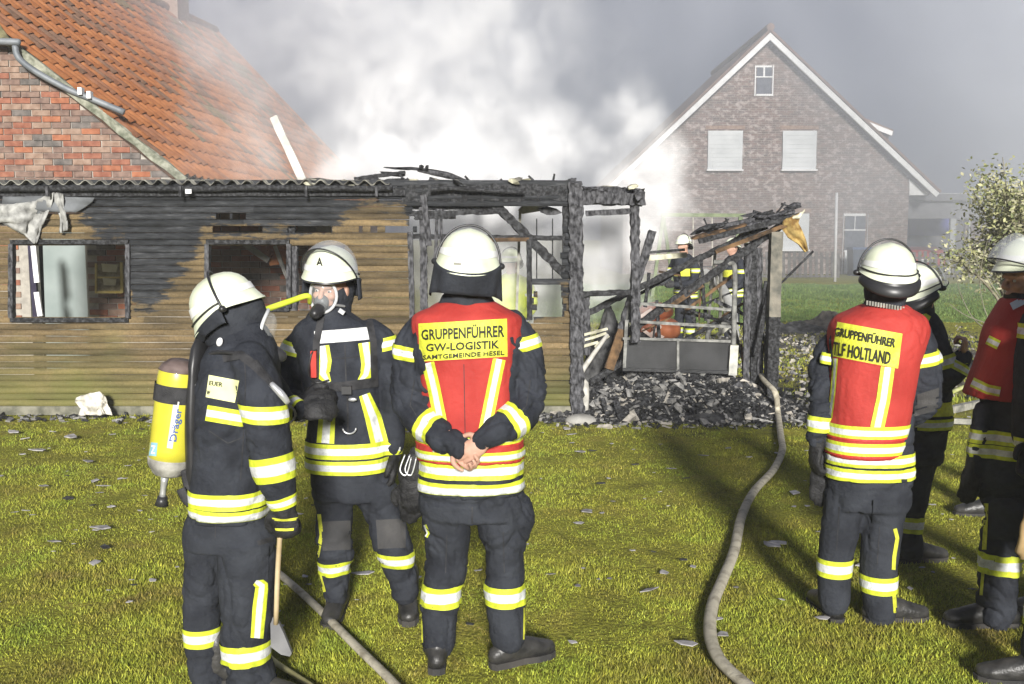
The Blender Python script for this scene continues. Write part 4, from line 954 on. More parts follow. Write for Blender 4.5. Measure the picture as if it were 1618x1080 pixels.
# flakes on the lawn: thin curved grey fragments
fl_m = [M('flake_pale', (.28, .27, .27), .85, (.52, .50, .50), scale=25), M('flake_grey', (.16, .15, .15), .9, (.34, .33, .33), scale=25), M('flake_black', (.02, .02, .02), .9, (.07, .07, .07), scale=25)]
flakes = []
for k in range(9):
    mb = MB(); n = random.randint(4, 8); top = []; bot = []; q = random.uniform(.35, .8)
    for i in range(n):
        a = 2 * PI * i / n; r = random.uniform(.4, 1.15); x, y = math.cos(a) * r * .5, math.sin(a) * r * .5 * q; zz = .10 * x * x + random.uniform(-.02, .02)
        top.append(V((x, y, zz + .05))); bot.append(V((x, y, zz)))
    mb.add(top + bot, [tuple(range(n)), tuple(range(n, 2 * n))[::-1]] + [(i, i + n, (i + 1) % n + n, (i + 1) % n) for i in range(n)])
    me = bpy.data.meshes.new('roof_flake'); me.from_pydata([tuple(v) for v in mb.v], [], mb.f); me.materials.append(fl_m[0 if k < 5 else 1 if k < 8 else 2]); flakes.append(me)
spots = [(140, 733, .14), (110, 792, .13), (175, 806, .1), (150, 764, .12), (114, 694, .2), (40, 697, .16), (22, 686, .16), (60, 715, .13), (35, 722, .12), (180, 690, .12), (205, 740, .09), (165, 840, .2), (168, 870, .1), (40, 812, .07), (1220, 867, .16), (355, 700, .1),
         (1110, 724, .10), (1050, 911, .09), (1025, 940, .12), (912, 932, .06), (926, 813, .14), (950, 768, .1), (920, 718, .14), (1060, 745, .09), (1085, 760, .08), (1150, 712, .1), (1255, 783, .14), (1170, 812, .06), (1004, 738, .09), (1000, 876, .05), (1080, 890, .07), (1165, 840, .05), (575, 912, .12), (490, 930, .06), (1230, 720, .1), (1140, 1010, .1), (1085, 1024, .1), (905, 1022, .06), (1400, 760, .1)]
for i in range(250):
    py = 662 + 350 * random.random() ** 2.1; px = random.uniform(-20, 1600); spots.append((px, py, random.uniform(.03, .075) if random.random() < .93 else random.uniform(.08, .13)))
for i in range(75): spots.append((random.uniform(850, 1260), random.uniform(658, 720), random.uniform(.05, .15)))
spots = spots[:296]
for (px, py, s) in spots:
    g = gnd(px, py); o = bpy.data.objects.new('roof_flake', random.choice(flakes)); COL.objects.link(o); o.location = (g.x, g.y, .024)
    o.scale = (s, s, s * .8); o.rotation_euler = (random.uniform(-.12, .12), random.uniform(-.12, .12), random.uniform(-.5, .5))
    cm_ = o.data.materials[0].name.split('_')[1]; tag(o, 'small %s burnt roofing flake lying %s' % (cm_, 'on the lawn near the burnt shed' if g.y > 8 else 'on the open lawn' if g.y > 5.2 else 'on the lawn in the foreground'), 'debris', 'burnt flakes scattered over the lawn')
# ---------------------------------------------------------------- hoses
hose_m = M('hose_canvas', (.26, .23, .17), .8, (.50, .46, .36), scale=16, detail=9, bump=.5, bscale=110, lo=.3, hi=.55)
def hose(name, label, pix, r, z=.05, mat=hose_m, flat=.7):
    P = []
    for q in pix:
        if len(q) == 3: P.append(at(*q))
        else: g = gnd(*q, z); P.append(V((g.x, g.y, z)))
    o = MB().tube(P, [(r, r * flat)] * len(P), 12, 6, flat=V((0, 0, 1))).build(name, mat, None, True, loc=P[0])
    return tag(o, label, 'hose')
hose('fire_hose', 'beige fire hose snaking from the standing post across the lawn to the front', [(1195, 545, 11.5), (1197, 575, 11.0), (1207, 600, 10.3), (1225, 620, 9.9), (1229, 652), (1234, 690), (1236, 712), (1222, 742), (1192, 775), (1172, 815), (1160, 870), (1142, 915), (1126, 955), (1122, 1000), (1136, 1040), (1175, 1078), (1230, 1120)], .030, .045)
hose('fire_hose', 'beige fire hose lying diagonally behind the firefighter with the air cylinder', [(330, 830), (395, 872), (440, 905), (500, 958), (560, 1018), (625, 1082), (680, 1150)], .021, .04)
hose('supply_hose', 'thin yellow hose at the bottom edge beside the cylinder wearer', [(395, 1010), (430, 1042), (462, 1064), (500, 1090), (540, 1130)], .014, .03, M('hose_yellow', (.50, .46, .20), .6, (.62, .58, .30)))
hose('fire_hose', 'thin pale hose lying level on the ground between the two right groups', [(1470, 640), (1520, 612), (1560, 605), (1640, 600)], .03, .05, M('hose_lime', (.42, .45, .12), .7, (.6, .6, .3)))
tag(MB().beam(gnd(1480, 652, .05), gnd(1570, 632, .05), .07, .06).build('bar', metal_pale, None, loc=gnd(1480, 652)), 'grey metal bar lying on the ground beyond the raised hand', 'bar')
tag(MB().beam(gnd(1495, 664, .05), gnd(1580, 668, .05), .05, .05).build('bar', metal_pale, None, loc=gnd(1495, 664)), 'second grey metal bar nearer to the camera beyond the raised hand', 'bar')
# ---------------------------------------------------------------- people: builder
skin_m = M('skin', (.42, .24, .17), .55, (.52, .31, .23), scale=22, bump=.12, bscale=200, spec=.4)
navy = M('turnout_cloth', (.015, .017, .023), .85, (.032, .036, .046), scale=9, detail=8, bump=.6, bscale=55, spec=.25)
navy2 = M('trouser_cloth', (.018, .020, .026), .88, (.036, .040, .049), scale=7, detail=8, bump=.6, bscale=55, spec=.2)
hood_m = M('hood_cloth', (.018, .020, .026), .9, (.036, .040, .049), scale=9, bump=.5, bscale=60)
glove_m = M('glove_leather', (.010, .010, .011), .6, (.032, .032, .034), scale=20, bump=.5, bscale=120)
boot_m = M('boot_leather', (.014, .014, .014), .42, (.05, .048, .045), scale=12, bump=.3, bscale=60, spec=.5)
sole_m = M('boot_sole', (.03, .03, .03), .8, (.06, .055, .05))
red_v = M('vest_red', (.33, .028, .022), .75, (.43, .045, .036), scale=5, bump=.4, bscale=50)
lime = M('lime_cloth', (.46, .55, .03), .7, (.62, .70, .06), scale=8, bump=.15, bscale=160)
black_p = M('black_plastic', (.012, .012, .013), .4, (.03, .03, .032), spec=.5)
strap_m = M('webbing', (.018, .018, .02), .8, (.045, .045, .048), scale=20, bump=.4, bscale=200)
helm_m = M('helmet_lacquer', (.56, .61, .43), .36, (.75, .79, .61), scale=9, detail=9, spec=.5, coat=.25, lo=.22, hi=.5)
helm_band = M('helmet_band', (.76, .77, .76), .4, (.80, .80, .79))
knee_m = M('knee_patch', (.045, .045, .047), .9, (.075, .073, .072), scale=8, bump=.5, bscale=180)
letter_m = M('print_black', (.02, .02, .015), .7, (.035, .033, .025))
def band_mat(name, stops):
    m, t, p = new_mat(name); L = t.links.new
    u = t.nodes.new('ShaderNodeUVMap'); s = t.nodes.new('ShaderNodeSeparateXYZ'); L(u.outputs[0], s.inputs[0])
    r = t.nodes.new('ShaderNodeValToRGB'); r.color_ramp.interpolation = 'CONSTANT'; e = r.color_ramp.elements
    e[0].position = 0; e[0].color = c4(stops[0][1]); e[1].position = stops[1][0]; e[1].color = c4(stops[1][1])
    for q in stops[2:]: k = e.new(q[0]); k.color = c4(q[1])
    L(s.outputs[1], r.inputs['Fac'])
    g = t.nodes.new('ShaderNodeNewGeometry'); d = ramp_n(t, noise_n(t, g.outputs['Position'], 35, 5), [(.3, (.62, .62, .61)), (.62, (1, 1, 1))])
    L(mix_n(t, 1.0, r.outputs[0], d, 'MULTIPLY'), p.inputs['Base Color']); p.inputs['Roughness'].default_value = .5; p.inputs['Specular IOR Level'].default_value = .3
    b = t.nodes.new('ShaderNodeBump'); b.inputs['Strength'].default_value = .35; b.inputs['Distance'].default_value = .01; L(noise_n(t, g.outputs['Position'], 70, 4), b.inputs['Height']); L(b.outputs[0], p.inputs['Normal'])
    return m
YEL, SIL = (.66, .74, .05), (.74, .76, .76)
ysy = band_mat('reflex_yellow_silver', [(0, YEL), (.28, SIL), (.72, YEL)])
ysr = band_mat('reflex_red_edge', [(0, (.6, .05, .04)), (.14, YEL), (.34, SIL), (.74, YEL)])
sil = band_mat('reflex_silver', [(0, (.70, .71, .71)), (.05, (.80, .81, .81)), (.95, (.7, .7, .7))])
yel = band_mat('reflex_yellow', [(0, (.68, .70, .06)), (.5, (.70, .72, .07))])
def glass_mat(name, col, alpha, rough=.12):
    m, t, p = new_mat(name); p.inputs['Base Color'].default_value = c4(col); p.inputs['Roughness'].default_value = rough; p.inputs['Alpha'].default_value = alpha; p.inputs['Specular IOR Level'].default_value = .8; return m
visor_m = glass_mat('visor_clear', (.50, .52, .55), .42)
lens_m = glass_mat('mask_lens', (.75, .78, .80), .16)
metal_bright = M('bright_metal', (.5, .51, .52), .3, (.66, .67, .68), metal=.6, scale=9)

def selipse(n, e=2.5):
    P = []
    for j in range(n):
        a = 2 * PI * j / n; c, s = math.cos(a), math.sin(a)
        r = (abs(c) ** e + abs(s) ** e) ** (-1 / e); P.append((c * r, s * r))
    return P
def torso(mb, secs, sub=4, seg=32, grow=0., shrink=1.):
    """secs: (Vector centre, rx, ry) stacked"""
    n = len(secs); rows = []
    def cat(a, b, c, d, f): return .5 * ((2 * b) + (c - a) * f + (2 * a - 5 * b + 4 * c - d) * f * f + (3 * b - a - 3 * c + d) * f ** 3)
    for i in range(n - 1):
        s0, s1, s2, s3 = secs[max(i - 1, 0)], secs[i], secs[i + 1], secs[min(i + 2, n - 1)]
        for k in range(sub):
            f = k / sub; rows.append((cat(s0[0], s1[0], s2[0], s3[0], f), cat(s0[1], s1[1], s2[1], s3[1], f), cat(s0[2], s1[2], s2[2], s3[2], f)))
    rows.append(secs[-1]); E = selipse(seg); P = []; Q = []
    for c, rx, ry in rows:
        for (x, y) in E: P.append(c + V((x * (rx * shrink + grow), y * (ry * shrink + grow), 0)))
    for i in range(len(rows) - 1):
        for j in range(seg): Q.append((i * seg + j, i * seg + (j + 1) % seg, (i + 1) * seg + (j + 1) % seg, (i + 1) * seg + j))
    Q.append(tuple(range(seg))[::-1]); Q.append(tuple((len(rows) - 1) * seg + j for j in range(seg)))
    return mb.add(P, Q)
def solid(name, mb, voxel, mat, parent, it=4, fold=None, loc=None, seed=0., split=False):
    """one continuous skin round overlapping volumes, with cloth folds; returns object and a surface to lay things on"""
    me = bpy.data.meshes.new('tmp'); me.from_pydata([tuple(v) for v in mb.v], [], mb.f); o = bpy.data.objects.new('tmp', me); COL.objects.link(o)
    m = o.modifiers.new('r', 'REMESH'); m.mode = 'VOXEL'; m.voxel_size = voxel; m.adaptivity = 0
    if it: s = o.modifiers.new('s', 'SMOOTH'); s.factor = .5; s.iterations = it
    dg = bpy.context.evaluated_depsgraph_get(); dg.update(); ev = o.evaluated_get(dg); nm = bpy.data.meshes.new_from_object(ev)
    N = len(nm.vertices); co = np.zeros(N * 3); nm.vertices.foreach_get('co', co); co = co.reshape(-1, 3)
    if fold:
        no = np.zeros(N * 3); nm.vertex_normals.foreach_get('vector', no); no = no.reshape(-1, 3)
        for (amp, sc, warp) in fold:
            wv = np.stack([vnoise(co * 3.7 + seed), vnoise(co * 3.7 + seed + 31), vnoise(co * 3.7 + seed + 57)], 1) * warp
            q_ = vnoise(co * np.array(sc) + wv + seed); msk = .5 + .6 * vnoise(co * 2.3 + seed + 5); r = -np.exp(-(np.abs(q_) / .16) ** 1.4) * 1.15 + .45 * q_ + .3
            co += no * (amp * r * msk)[:, None]
    q = np.zeros(len(nm.polygons), int); nm.polygons.foreach_get('loop_start', q); tot = np.zeros(len(nm.polygons), int); nm.polygons.foreach_get('loop_total', tot)
    li = np.zeros(len(nm.loops), int); nm.loops.foreach_get('vertex_index', li)
    F = [tuple(li[a:a + b].tolist()) for a, b in zip(q.tolist(), tot.tolist())]
    bpy.data.objects.remove(o); bpy.data.meshes.remove(nm)
    bv = BVHTree.FromPolygons([V(c) for c in co.tolist()], F)
    if split:
        lab = np.arange(len(co)); FA = np.array([f for f in F if len(f) == 4])
        for _ in range(400):
            m_ = lab[FA].min(axis=1); nl = lab.copy()
            for c_ in range(4): np.minimum.at(nl, FA[:, c_], m_)
            nl = nl[nl]
            if (nl == lab).all(): break
            lab = nl
        ob = None
        for u in np.unique(lab):
            ids = np.where(lab == u)[0]
            if len(ids) < 60: continue
            mp_ = {int(a): i for i, a in enumerate(ids)}
            o_ = link(name, co[ids], [tuple(mp_[i] for i in f) for f in F if lab[f[0]] == u], mat, parent, True, None, loc); ob = ob or o_
        return ob, bv
    return link(name, co, F, mat, parent, True, None, loc), bv
CAMP = V((0, 0, EYE))
def largest(F):
    par = {}
    def fd(a):
        while par.setdefault(a, a) != a: par[a] = par[par[a]]; a = par[a]
        return a
    for f in F:
        for q in f[1:]: par[fd(q)] = fd(f[0])
    g = {}
    for f in F: g.setdefault(fd(f[0]), []).append(f)
    return max(g.values(), key=len)
def strip(name, parent, bvh, pts, w, mat, off=.004, step=4, cross=5, fill=None):
    """sewn-on strip following the garment; pts in pixels, w pixels (or one per point)"""
    ws = w if isinstance(w, (list, tuple)) else [w] * len(pts)
    C_ = []; W_ = []
    for i in range(len(pts) - 1):
        a, b = pts[i], pts[i + 1]; n = max(1, int(math.dist(a, b) / step))
        for k in range(n): f = k / n; C_.append((a[0] + (b[0] - a[0]) * f, a[1] + (b[1] - a[1]) * f)); W_.append(ws[i] + (ws[i + 1] - ws[i]) * f)
    C_.append(pts[-1]); W_.append(ws[-1]); P = []; ok = []; UV = []
    for i, c in enumerate(C_):
        a, b = C_[max(i - 1, 0)], C_[min(i + 1, len(C_) - 1)]; d = math.dist(a, b) or 1; nx_, ny_ = (b[1] - a[1]) / d, -(b[0] - a[0]) / d
        for k in range(cross):
            f = k / (cross - 1); q = (f - .5) * W_[i]
            r = ray(c[0] + nx_ * q, c[1] + ny_ * q).normalized(); h = bvh.ray_cast(CAMP, r)
            UV.append((i / len(C_), f))
            if h[0] is None: P.append(V((0, 0, 0))); ok.append(False)
            else: P.append(h[0] - r * off); ok.append(True)
    F = []
    for i in range(len(C_) - 1):
        for k in range(cross - 1):
            q = (i * cross + k, i * cross + k + 1, (i + 1) * cross + k + 1, (i + 1) * cross + k)
            if all(ok[j] for j in q) and max((P[q[0]] - P[q[2]]).length, (P[q[1]] - P[q[3]]).length) < .09: F.append(q)
    if not F: return None
    F = largest(F); used = sorted({j for f in F for j in f}); mp = {j: n for n, j in enumerate(used)}
    return link(name, [P[j] for j in used], [tuple(mp[j] for j in f) for f in F], mat, parent, True, [UV[j] for j in used])
def panel(name, parent, bvh, quad, mat, off=.005, nx_=28, ny_=12):
    """flat cloth panel laid on a garment, quad = four pixel corners TL TR BR BL"""
    P = []; ok = []
    for j in range(ny_ + 1):
        for i in range(nx_ + 1):
            u, v = i / nx_, j / ny_
            x = (quad[0][0] * (1 - u) + quad[1][0] * u) * (1 - v) + (quad[3][0] * (1 - u) + quad[2][0] * u) * v
            y = (quad[0][1] * (1 - u) + quad[1][1] * u) * (1 - v) + (quad[3][1] * (1 - u) + quad[2][1] * u) * v
            r = ray(x, y).normalized(); h = bvh.ray_cast(CAMP, r)
            ok.append(h[0] is not None); P.append(h[0] - r * off if h[0] is not None else V((0, 0, 0)))
    F = [(j * (nx_ + 1) + i, j * (nx_ + 1) + i + 1, (j + 1) * (nx_ + 1) + i + 1, (j + 1) * (nx_ + 1) + i) for j in range(ny_) for i in range(nx_)]
    F = largest([f for f in F if all(ok[q] for q in f) and (P[f[0]] - P[f[2]]).length < .06])
    used = sorted({j for f in F for j in f}); mp = {j: n for n, j in enumerate(used)}
    return link(name, [P[j] for j in used], [tuple(mp[j] for j in f) for f in F], mat, parent, True, [(0, .25)] * len(used))
def lettering(parent, bvh, text, quad, mat, off=.009, bold=.02, squeeze=None):
    cu = bpy.data.curves.new('t', 'FONT'); cu.body = text; cu.resolution_u = 2; cu.offset = bold; o = bpy.data.objects.new('t', cu); COL.objects.link(o)
    dg = bpy.context.evaluated_depsgraph_get(); dg.update(); me = bpy.data.meshes.new_from_object(o.evaluated_get(dg))
    vs = [v.co.copy() for v in me.vertices]; fs = [tuple(p.vertices) for p in me.polygons]; bpy.data.objects.remove(o); bpy.data.meshes.remove(me)
    x0, x1 = min(v.x for v in vs), max(v.x for v in vs); y0, y1 = min(v.y for v in vs), max(v.y for v in vs); P = []; ok = []
    for v_ in vs:
        u, v = (v_.x - x0) / (x1 - x0), (y1 - v_.y) / (y1 - y0)
        x = (quad[0][0] * (1 - u) + quad[1][0] * u) * (1 - v) + (quad[3][0] * (1 - u) + quad[2][0] * u) * v
        y = (quad[0][1] * (1 - u) + quad[1][1] * u) * (1 - v) + (quad[3][1] * (1 - u) + quad[2][1] * u) * v
        r = ray(x, y).normalized(); h = bvh.ray_cast(CAMP, r); ok.append(h[0] is not None); P.append(h[0] - r * off if h[0] is not None else V((0, 0, 0)))
    return link('lettering', P, [f for f in fs if all(ok[q] for q in f)], mat, parent)
def ring(name, parent, bvh, c, axis, r, w, mat, off=.005, n=40, rows=4, tilt=None, amax=1.75, sag=0.):
    """band sewn right round a sleeve, leg or hem"""
    ax = V(axis).normalized(); u = ax.cross(V((0, 1, 0)) if abs(ax.y) < .9 else V((1, 0, 0))).normalized(); v = ax.cross(u).normalized(); P = []; ok = []; UV = []
    for k in range(rows + 1):
        f = k / rows; o = V(c) + ax * (f - .5) * w; row_ = []
        for j in range(n):
            a = 2 * PI * j / n; d = (u * math.cos(a) + v * math.sin(a)).normalized(); oo = o + ax * sag * math.sin(a * 3 + 1)
            h = bvh.ray_cast(oo, d, r * amax); UV.append((j / n, f)); row_.append([oo, d, h[3] if h[0] is not None else None])
        good = [j for j in range(n) if row_[j][2] is not None]
        if not good: return None
        med = sorted(row_[j][2] for j in good)[len(good) // 2]
        good = [j for j in good if row_[j][2] < med * 1.45] or good
        for j in range(n):
            if j not in good:
                lo = max(good, key=lambda g: -((j - g) % n)); hi = max(good, key=lambda g: -((g - j) % n)); dl, dh = (j - lo) % n, (hi - j) % n
                row_[j][2] = (row_[lo][2] * dh + row_[hi][2] * dl) / max(1, dl + dh)
            P.append(row_[j][0] + row_[j][1] * (row_[j][2] + off))
    F = [(k * n + j, k * n + (j + 1) % n, (k + 1) * n + (j + 1) % n, (k + 1) * n + j) for k in range(rows) for j in range(n)]
    return link(name, P, F, mat, parent, True, UV)

def hand(mb, wrist, d, n, curl=(.5, .6, .5), size=1., gl=0., thumb=1, spread=.0, tcurl=.6):
    """palm, four jointed fingers and a thumb; d = pointing direction, n = palm side"""
    d = V(d).normalized(); n = V(n); n = (n - d * n.dot(d)).normalized(); s = d.cross(n).normalized() * thumb; w = V(wrist); k = size
    rot = Matrix((s, d, n)).transposed()
    mb.tube([w - d * .05 * k, w + d * .02 * k], [(.030 * k + gl, .022 * k + gl)] * 2, 12, 2, caps='round')
    mb.ell(w + d * .048 * k, (.042 * k + gl, .055 * k + gl, .017 * k + gl), rot, 16, 10); mb.ell(w + d * .066 * k, (.043 * k + gl, .036 * k + gl, .014 * k + gl), rot, 16, 10)
    for i, (off, ln) in enumerate(((.031, .92), (.0105, 1.0), (-.0105, .94), (-.031, .76))):
        p = w + d * (.088 if i not in (0, 3) else .082) * k + s * off * k; dr = (d + s * off * spread * 8).normalized(); P = [w + d * .05 * k + s * off * .8 * k, p]; a = 0
        for q, (L_, c_) in enumerate(zip((.044, .028, .022), curl)):
            a += c_ * (1 + .08 * i); p = p + (dr * math.cos(a) + n * math.sin(a)) * L_ * ln * k; P.append(p)
        mb.tube(P, [.0085 * k + gl, .0092 * k + gl, .0088 * k + gl, .008 * k + gl, .0066 * k + gl * .8], 10, 3, caps='round')
    b = w + d * .02 * k + s * .026 * k; t1 = b + (d * .55 + s * .75 + n * .25).normalized() * .038 * k; t2 = t1 + (d * .85 + s * .2 + n * .5 * tcurl).normalized() * .030 * k; t3 = t2 + (d * .8 - s * .25 * tcurl + n * .55 * tcurl).normalized() * .024 * k
    mb.tube([b, t1, t2, t3], [.013 * k + gl, .0115 * k + gl, .0098 * k + gl, .0075 * k + gl], 10, 3, caps='round')
def boot(mb, sole, ankle, d, k=1.):
    """laced boot: shaft, heel, instep and toe"""
    d = V((d[0], d[1], 0)).normalized(); a = V(ankle); g = V((a.x, a.y, 0))
    mb.tube([g + V((0, 0, .19)), g + V((0, 0, .13)), g + V((0, 0, .08))], [(.056 * k, .056 * k)] * 3, 14, 3, caps='round')
    mb.tube([g - d * .055 * k + V((0, 0, .055)), g + d * .02 + V((0, 0, .07)), g + d * .10 * k + V((0, 0, .058)), g + d * .17 * k + V((0, 0, .046)), g + d * .205 * k + V((0, 0, .042))], [(.040 * k, .042), (.045 * k, .060), (.049 * k, .048), (.050 * k, .036), (.040 * k, .030)], 14, 4, flat=V((0, 0, 1)), caps='round')
    s = V((-d.y, d.x, 0)); pts = []
    for (f, w) in ((-.09, .015), (-.075, .036), (0, .040), (.06, .036), (.13, .051), (.19, .050), (.225, .03), (.238, .0)):
        pts.append((f, w))
    poly = [g + d * f * k + s * w * k for f, w in pts] + [g + d * f * k - s * w * k for f, w in pts[::-1][1:]]
    sole.append(MB().prism([p + V((0, 0, .028)) for p in poly], (0, 0, -.028)))

def helmet(parent, c, yaw, pitch=0., roll=0., guard='rubber', visor=None, sc=1., cord=True, bow=True, brim_tilt=0., visor_a=60, name='helmet', gscale=1.):
    Mx = Matrix.Translation(V(c)) @ Matrix.Rotation(-R(yaw), 4, 'Z') @ Matrix.Rotation(R(pitch), 4, 'X') @ Matrix.Rotation(R(roll), 4, 'Y') @ Matrix.Scale(sc, 4)
    A, B = .118, .130
    prof = [(.0, 1.12), (.010, 1.09), (.028, 1.04), (.048, .99), (.070, .955), (.093, .885), (.114, .775), (.132, .61), (.144, .42), (.151, .2), (.153, .02)]
    def pt(a, z, s, o=0.):
        back = max(0, -math.sin(a)); front = max(0, math.sin(a)); side = abs(math.cos(a))
        low = 1 - min(1, z / .075); fl = 1 + .06 * back ** 2 * low ** 1.5 + .05 * front ** 3 * low ** 2
        zz = z - low * (.034 * back ** 1.3 + .004 * front - .014 * side ** 4)
        ridge = .004 * math.exp(-(math.cos(a) * A * s / .02) ** 2) * (1 - low)
        return V((math.cos(a) * (A * s * fl + o), math.sin(a) * (B * s * fl + o), zz + ridge + (o * .8 if z > .12 else 0)))
    def surf(rows, o, n=48):
        P = [Mx @ pt(2 * PI * j / n, z, s, o) for z, s in rows for j in range(n)]
        F = [(i * n + j, i * n + (j + 1) % n, (i + 1) * n + (j + 1) % n, (i + 1) * n + j) for i in range(len(rows) - 1) for j in range(n)]; return P, F
    P, F = surf(prof, 0); nb_ = 48; P2, _ = surf(prof[:3], -.004)
    k = len(P); P += P2; F += [(j, (j + 1) % nb_, k + (j + 1) % nb_, k + j) for j in range(nb_)] + [(k + i * nb_ + j, k + i * nb_ + (j + 1) % nb_, k + (i + 1) * nb_ + (j + 1) % nb_, k + (i + 1) * nb_ + j) for i in range(2) for j in range(nb_)]
    F.append(tuple(range(10 * nb_, 11 * nb_)))
    h = link(name, P, F, helm_m, parent, True)
    P, F = surf([(.046, 1.0), (.058, .985), (.071, .968)], .0022); link('reflective_band', P, F, helm_band, h, True)
    P, F = surf([(-.002, 1.105), (.006, 1.095)], .003); link('brim_edge', P, F, black_p if visor or guard == 'rubber' else helm_m, h, True)
    if bow:
        ta = R(-8 + brim_tilt); pp = []
        for i in range(19):
            a = PI * i / 18; y = math.sin(a) * math.sin(ta) * .17; pp.append(Mx @ V((math.cos(a) * (A * 1.07 + .006), .012 + y, .012 + math.sin(a) * .160 * math.cos(ta))))
        MB().tube(pp, .0048, 8, 2).build('visor_bow', black_p, h, True)
        for s_ in (-1, 1): MB().tube([Mx @ V((s_ * (A * 1.03), .012, .012)), Mx @ V((s_ * (A * 1.03 + .016), .012, .012))], .014, 12, 1, caps='round').build('pivot', black_p, h, True)
    if cord:
        pp = [Mx @ pt(R(a), .030, 1.03, .006) for a in range(175, 366, 10)]; MB().tube(pp, .0038, 6, 1).build('cord', black_p, h, True)
    if visor:
        va = R(visor_a); rows = []
        for i in range(9):
            f = i / 8; el = va - .15 + f * .95                       # from the pivot forward and up
            for j in range(25):
                a = PI * (.02 + .96 * j / 24); rr = .160
                x = math.cos(a) * (A * 1.07 + .012); y0 = math.sin(a) * rr
                rows.append(Mx @ V((x, .012 + y0 * math.cos(el) * 1.06, .012 + y0 * math.sin(el) * 1.06)))
        F = [(i * 25 + j, i * 25 + j + 1, (i + 1) * 25 + j + 1, (i + 1) * 25 + j) for i in range(8) for j in range(24)]
        v_ = link('visor', rows, F, visor_m, h, True)
        MB().tube([rows[0 * 25 + j] for j in range(25)], .0035, 6, 1).build('visor_edge', black_p, v_, True)
    if guard:
        n = 30; a0, a1 = (195, 345) if guard == 'rubber' else (178, 362); P = []; rws = 7
        for i in range(rws):
            f = i / (rws - 1)
            for j in range(n):
                a = R(a0 + (a1 - a0) * j / (n - 1)); base = pt(a, .006, 1.04, -.004)
                if guard == 'rubber': q = base + V((math.cos(a) * .020 * math.sin(f * 2.2), math.sin(a) * .022 * math.sin(f * 2.2), -.062 * f * gscale * (.55 + .45 * max(0, -math.sin(a)))))
                else:
                    e = abs(j / (n - 1) * 2 - 1); out = .012 + .030 * e * f + .008 * math.sin(j * .9) * f
                    q = base + V((math.cos(a) * (out - .02 * f), math.sin(a) * (out - .03 * f), -(.075 + .055 * e ** 2) * f * gscale))
                P.append(Mx @ q)
        F = [(i * n + j, i * n + j + 1, (i + 1) * n + j + 1, (i + 1) * n + j) for i in range(rws - 1) for j in range(n - 1)]
        g = link('neck_guard', P, F, black_p if guard == 'rubber' else hood_m, h, True); s = g.modifiers.new('t', 'SOLIDIFY'); s.thickness = .006
    return h, Mx
def head(mb, Mx):
    """skull, jaw, nose, ears, brow and lips in the helmet's own frame"""
    def e(c, r): mb.ell(Mx @ V(c), r, Mx.to_3x3().normalized(), 18, 12)
    e((0, -.005, .0), (.074, .095, .105)); e((0, .022, -.07), (.055, .062, .070)); e((0, .038, -.115), (.032, .036, .026)); e((0, .084, -.012), (.050, .016, .012))
    mb.tube([Mx @ V((0, .088, -.02)), Mx @ V((0, .106, -.055)), Mx @ V((0, .100, -.064))], [.008, .013, .011], 10, 3, caps='round')
    for s in (-1, 1): e((s * .078, -.008, -.04), (.009, .018, .030)); e((s * .011, .094, -.063), (.009, .010, .008)); e((s * .035, .062, -.055), (.022, .022, .020))
    e((0, .083, -.088), (.024, .012, .006)); e((0, .080, -.098), (.020, .012, .006))
def eyes(parent, Mx):
    for s in (-1, 1):
        o = MB().ell(Mx @ V((s * .031, .076, -.032)), (.0095, .007, .0065)).build('eye', M('eye_white', (.6, .6, .58), .3, (.7, .7, .68)), parent, True)
        MB().ell(Mx @ V((s * .031, .0825, -.032)), (.0042, .002, .0045)).build('iris', black_p, o, True)
def pocket(F_, ob, bvh, quad, mat, flap=.32):
    pk_ = panel('pocket', ob, bvh, quad, mat, .010, 14, 14); (a, b, c, d) = quad
    l = lambda p, q, f: (p[0] + (q[0] - p[0]) * f, p[1] + (q[1] - p[1]) * f)
    panel('pocket_flap', ob, bvh, [l(a, a, 0), b, l(b, c, flap), l(a, d, flap)], mat, .019, 14, 5)
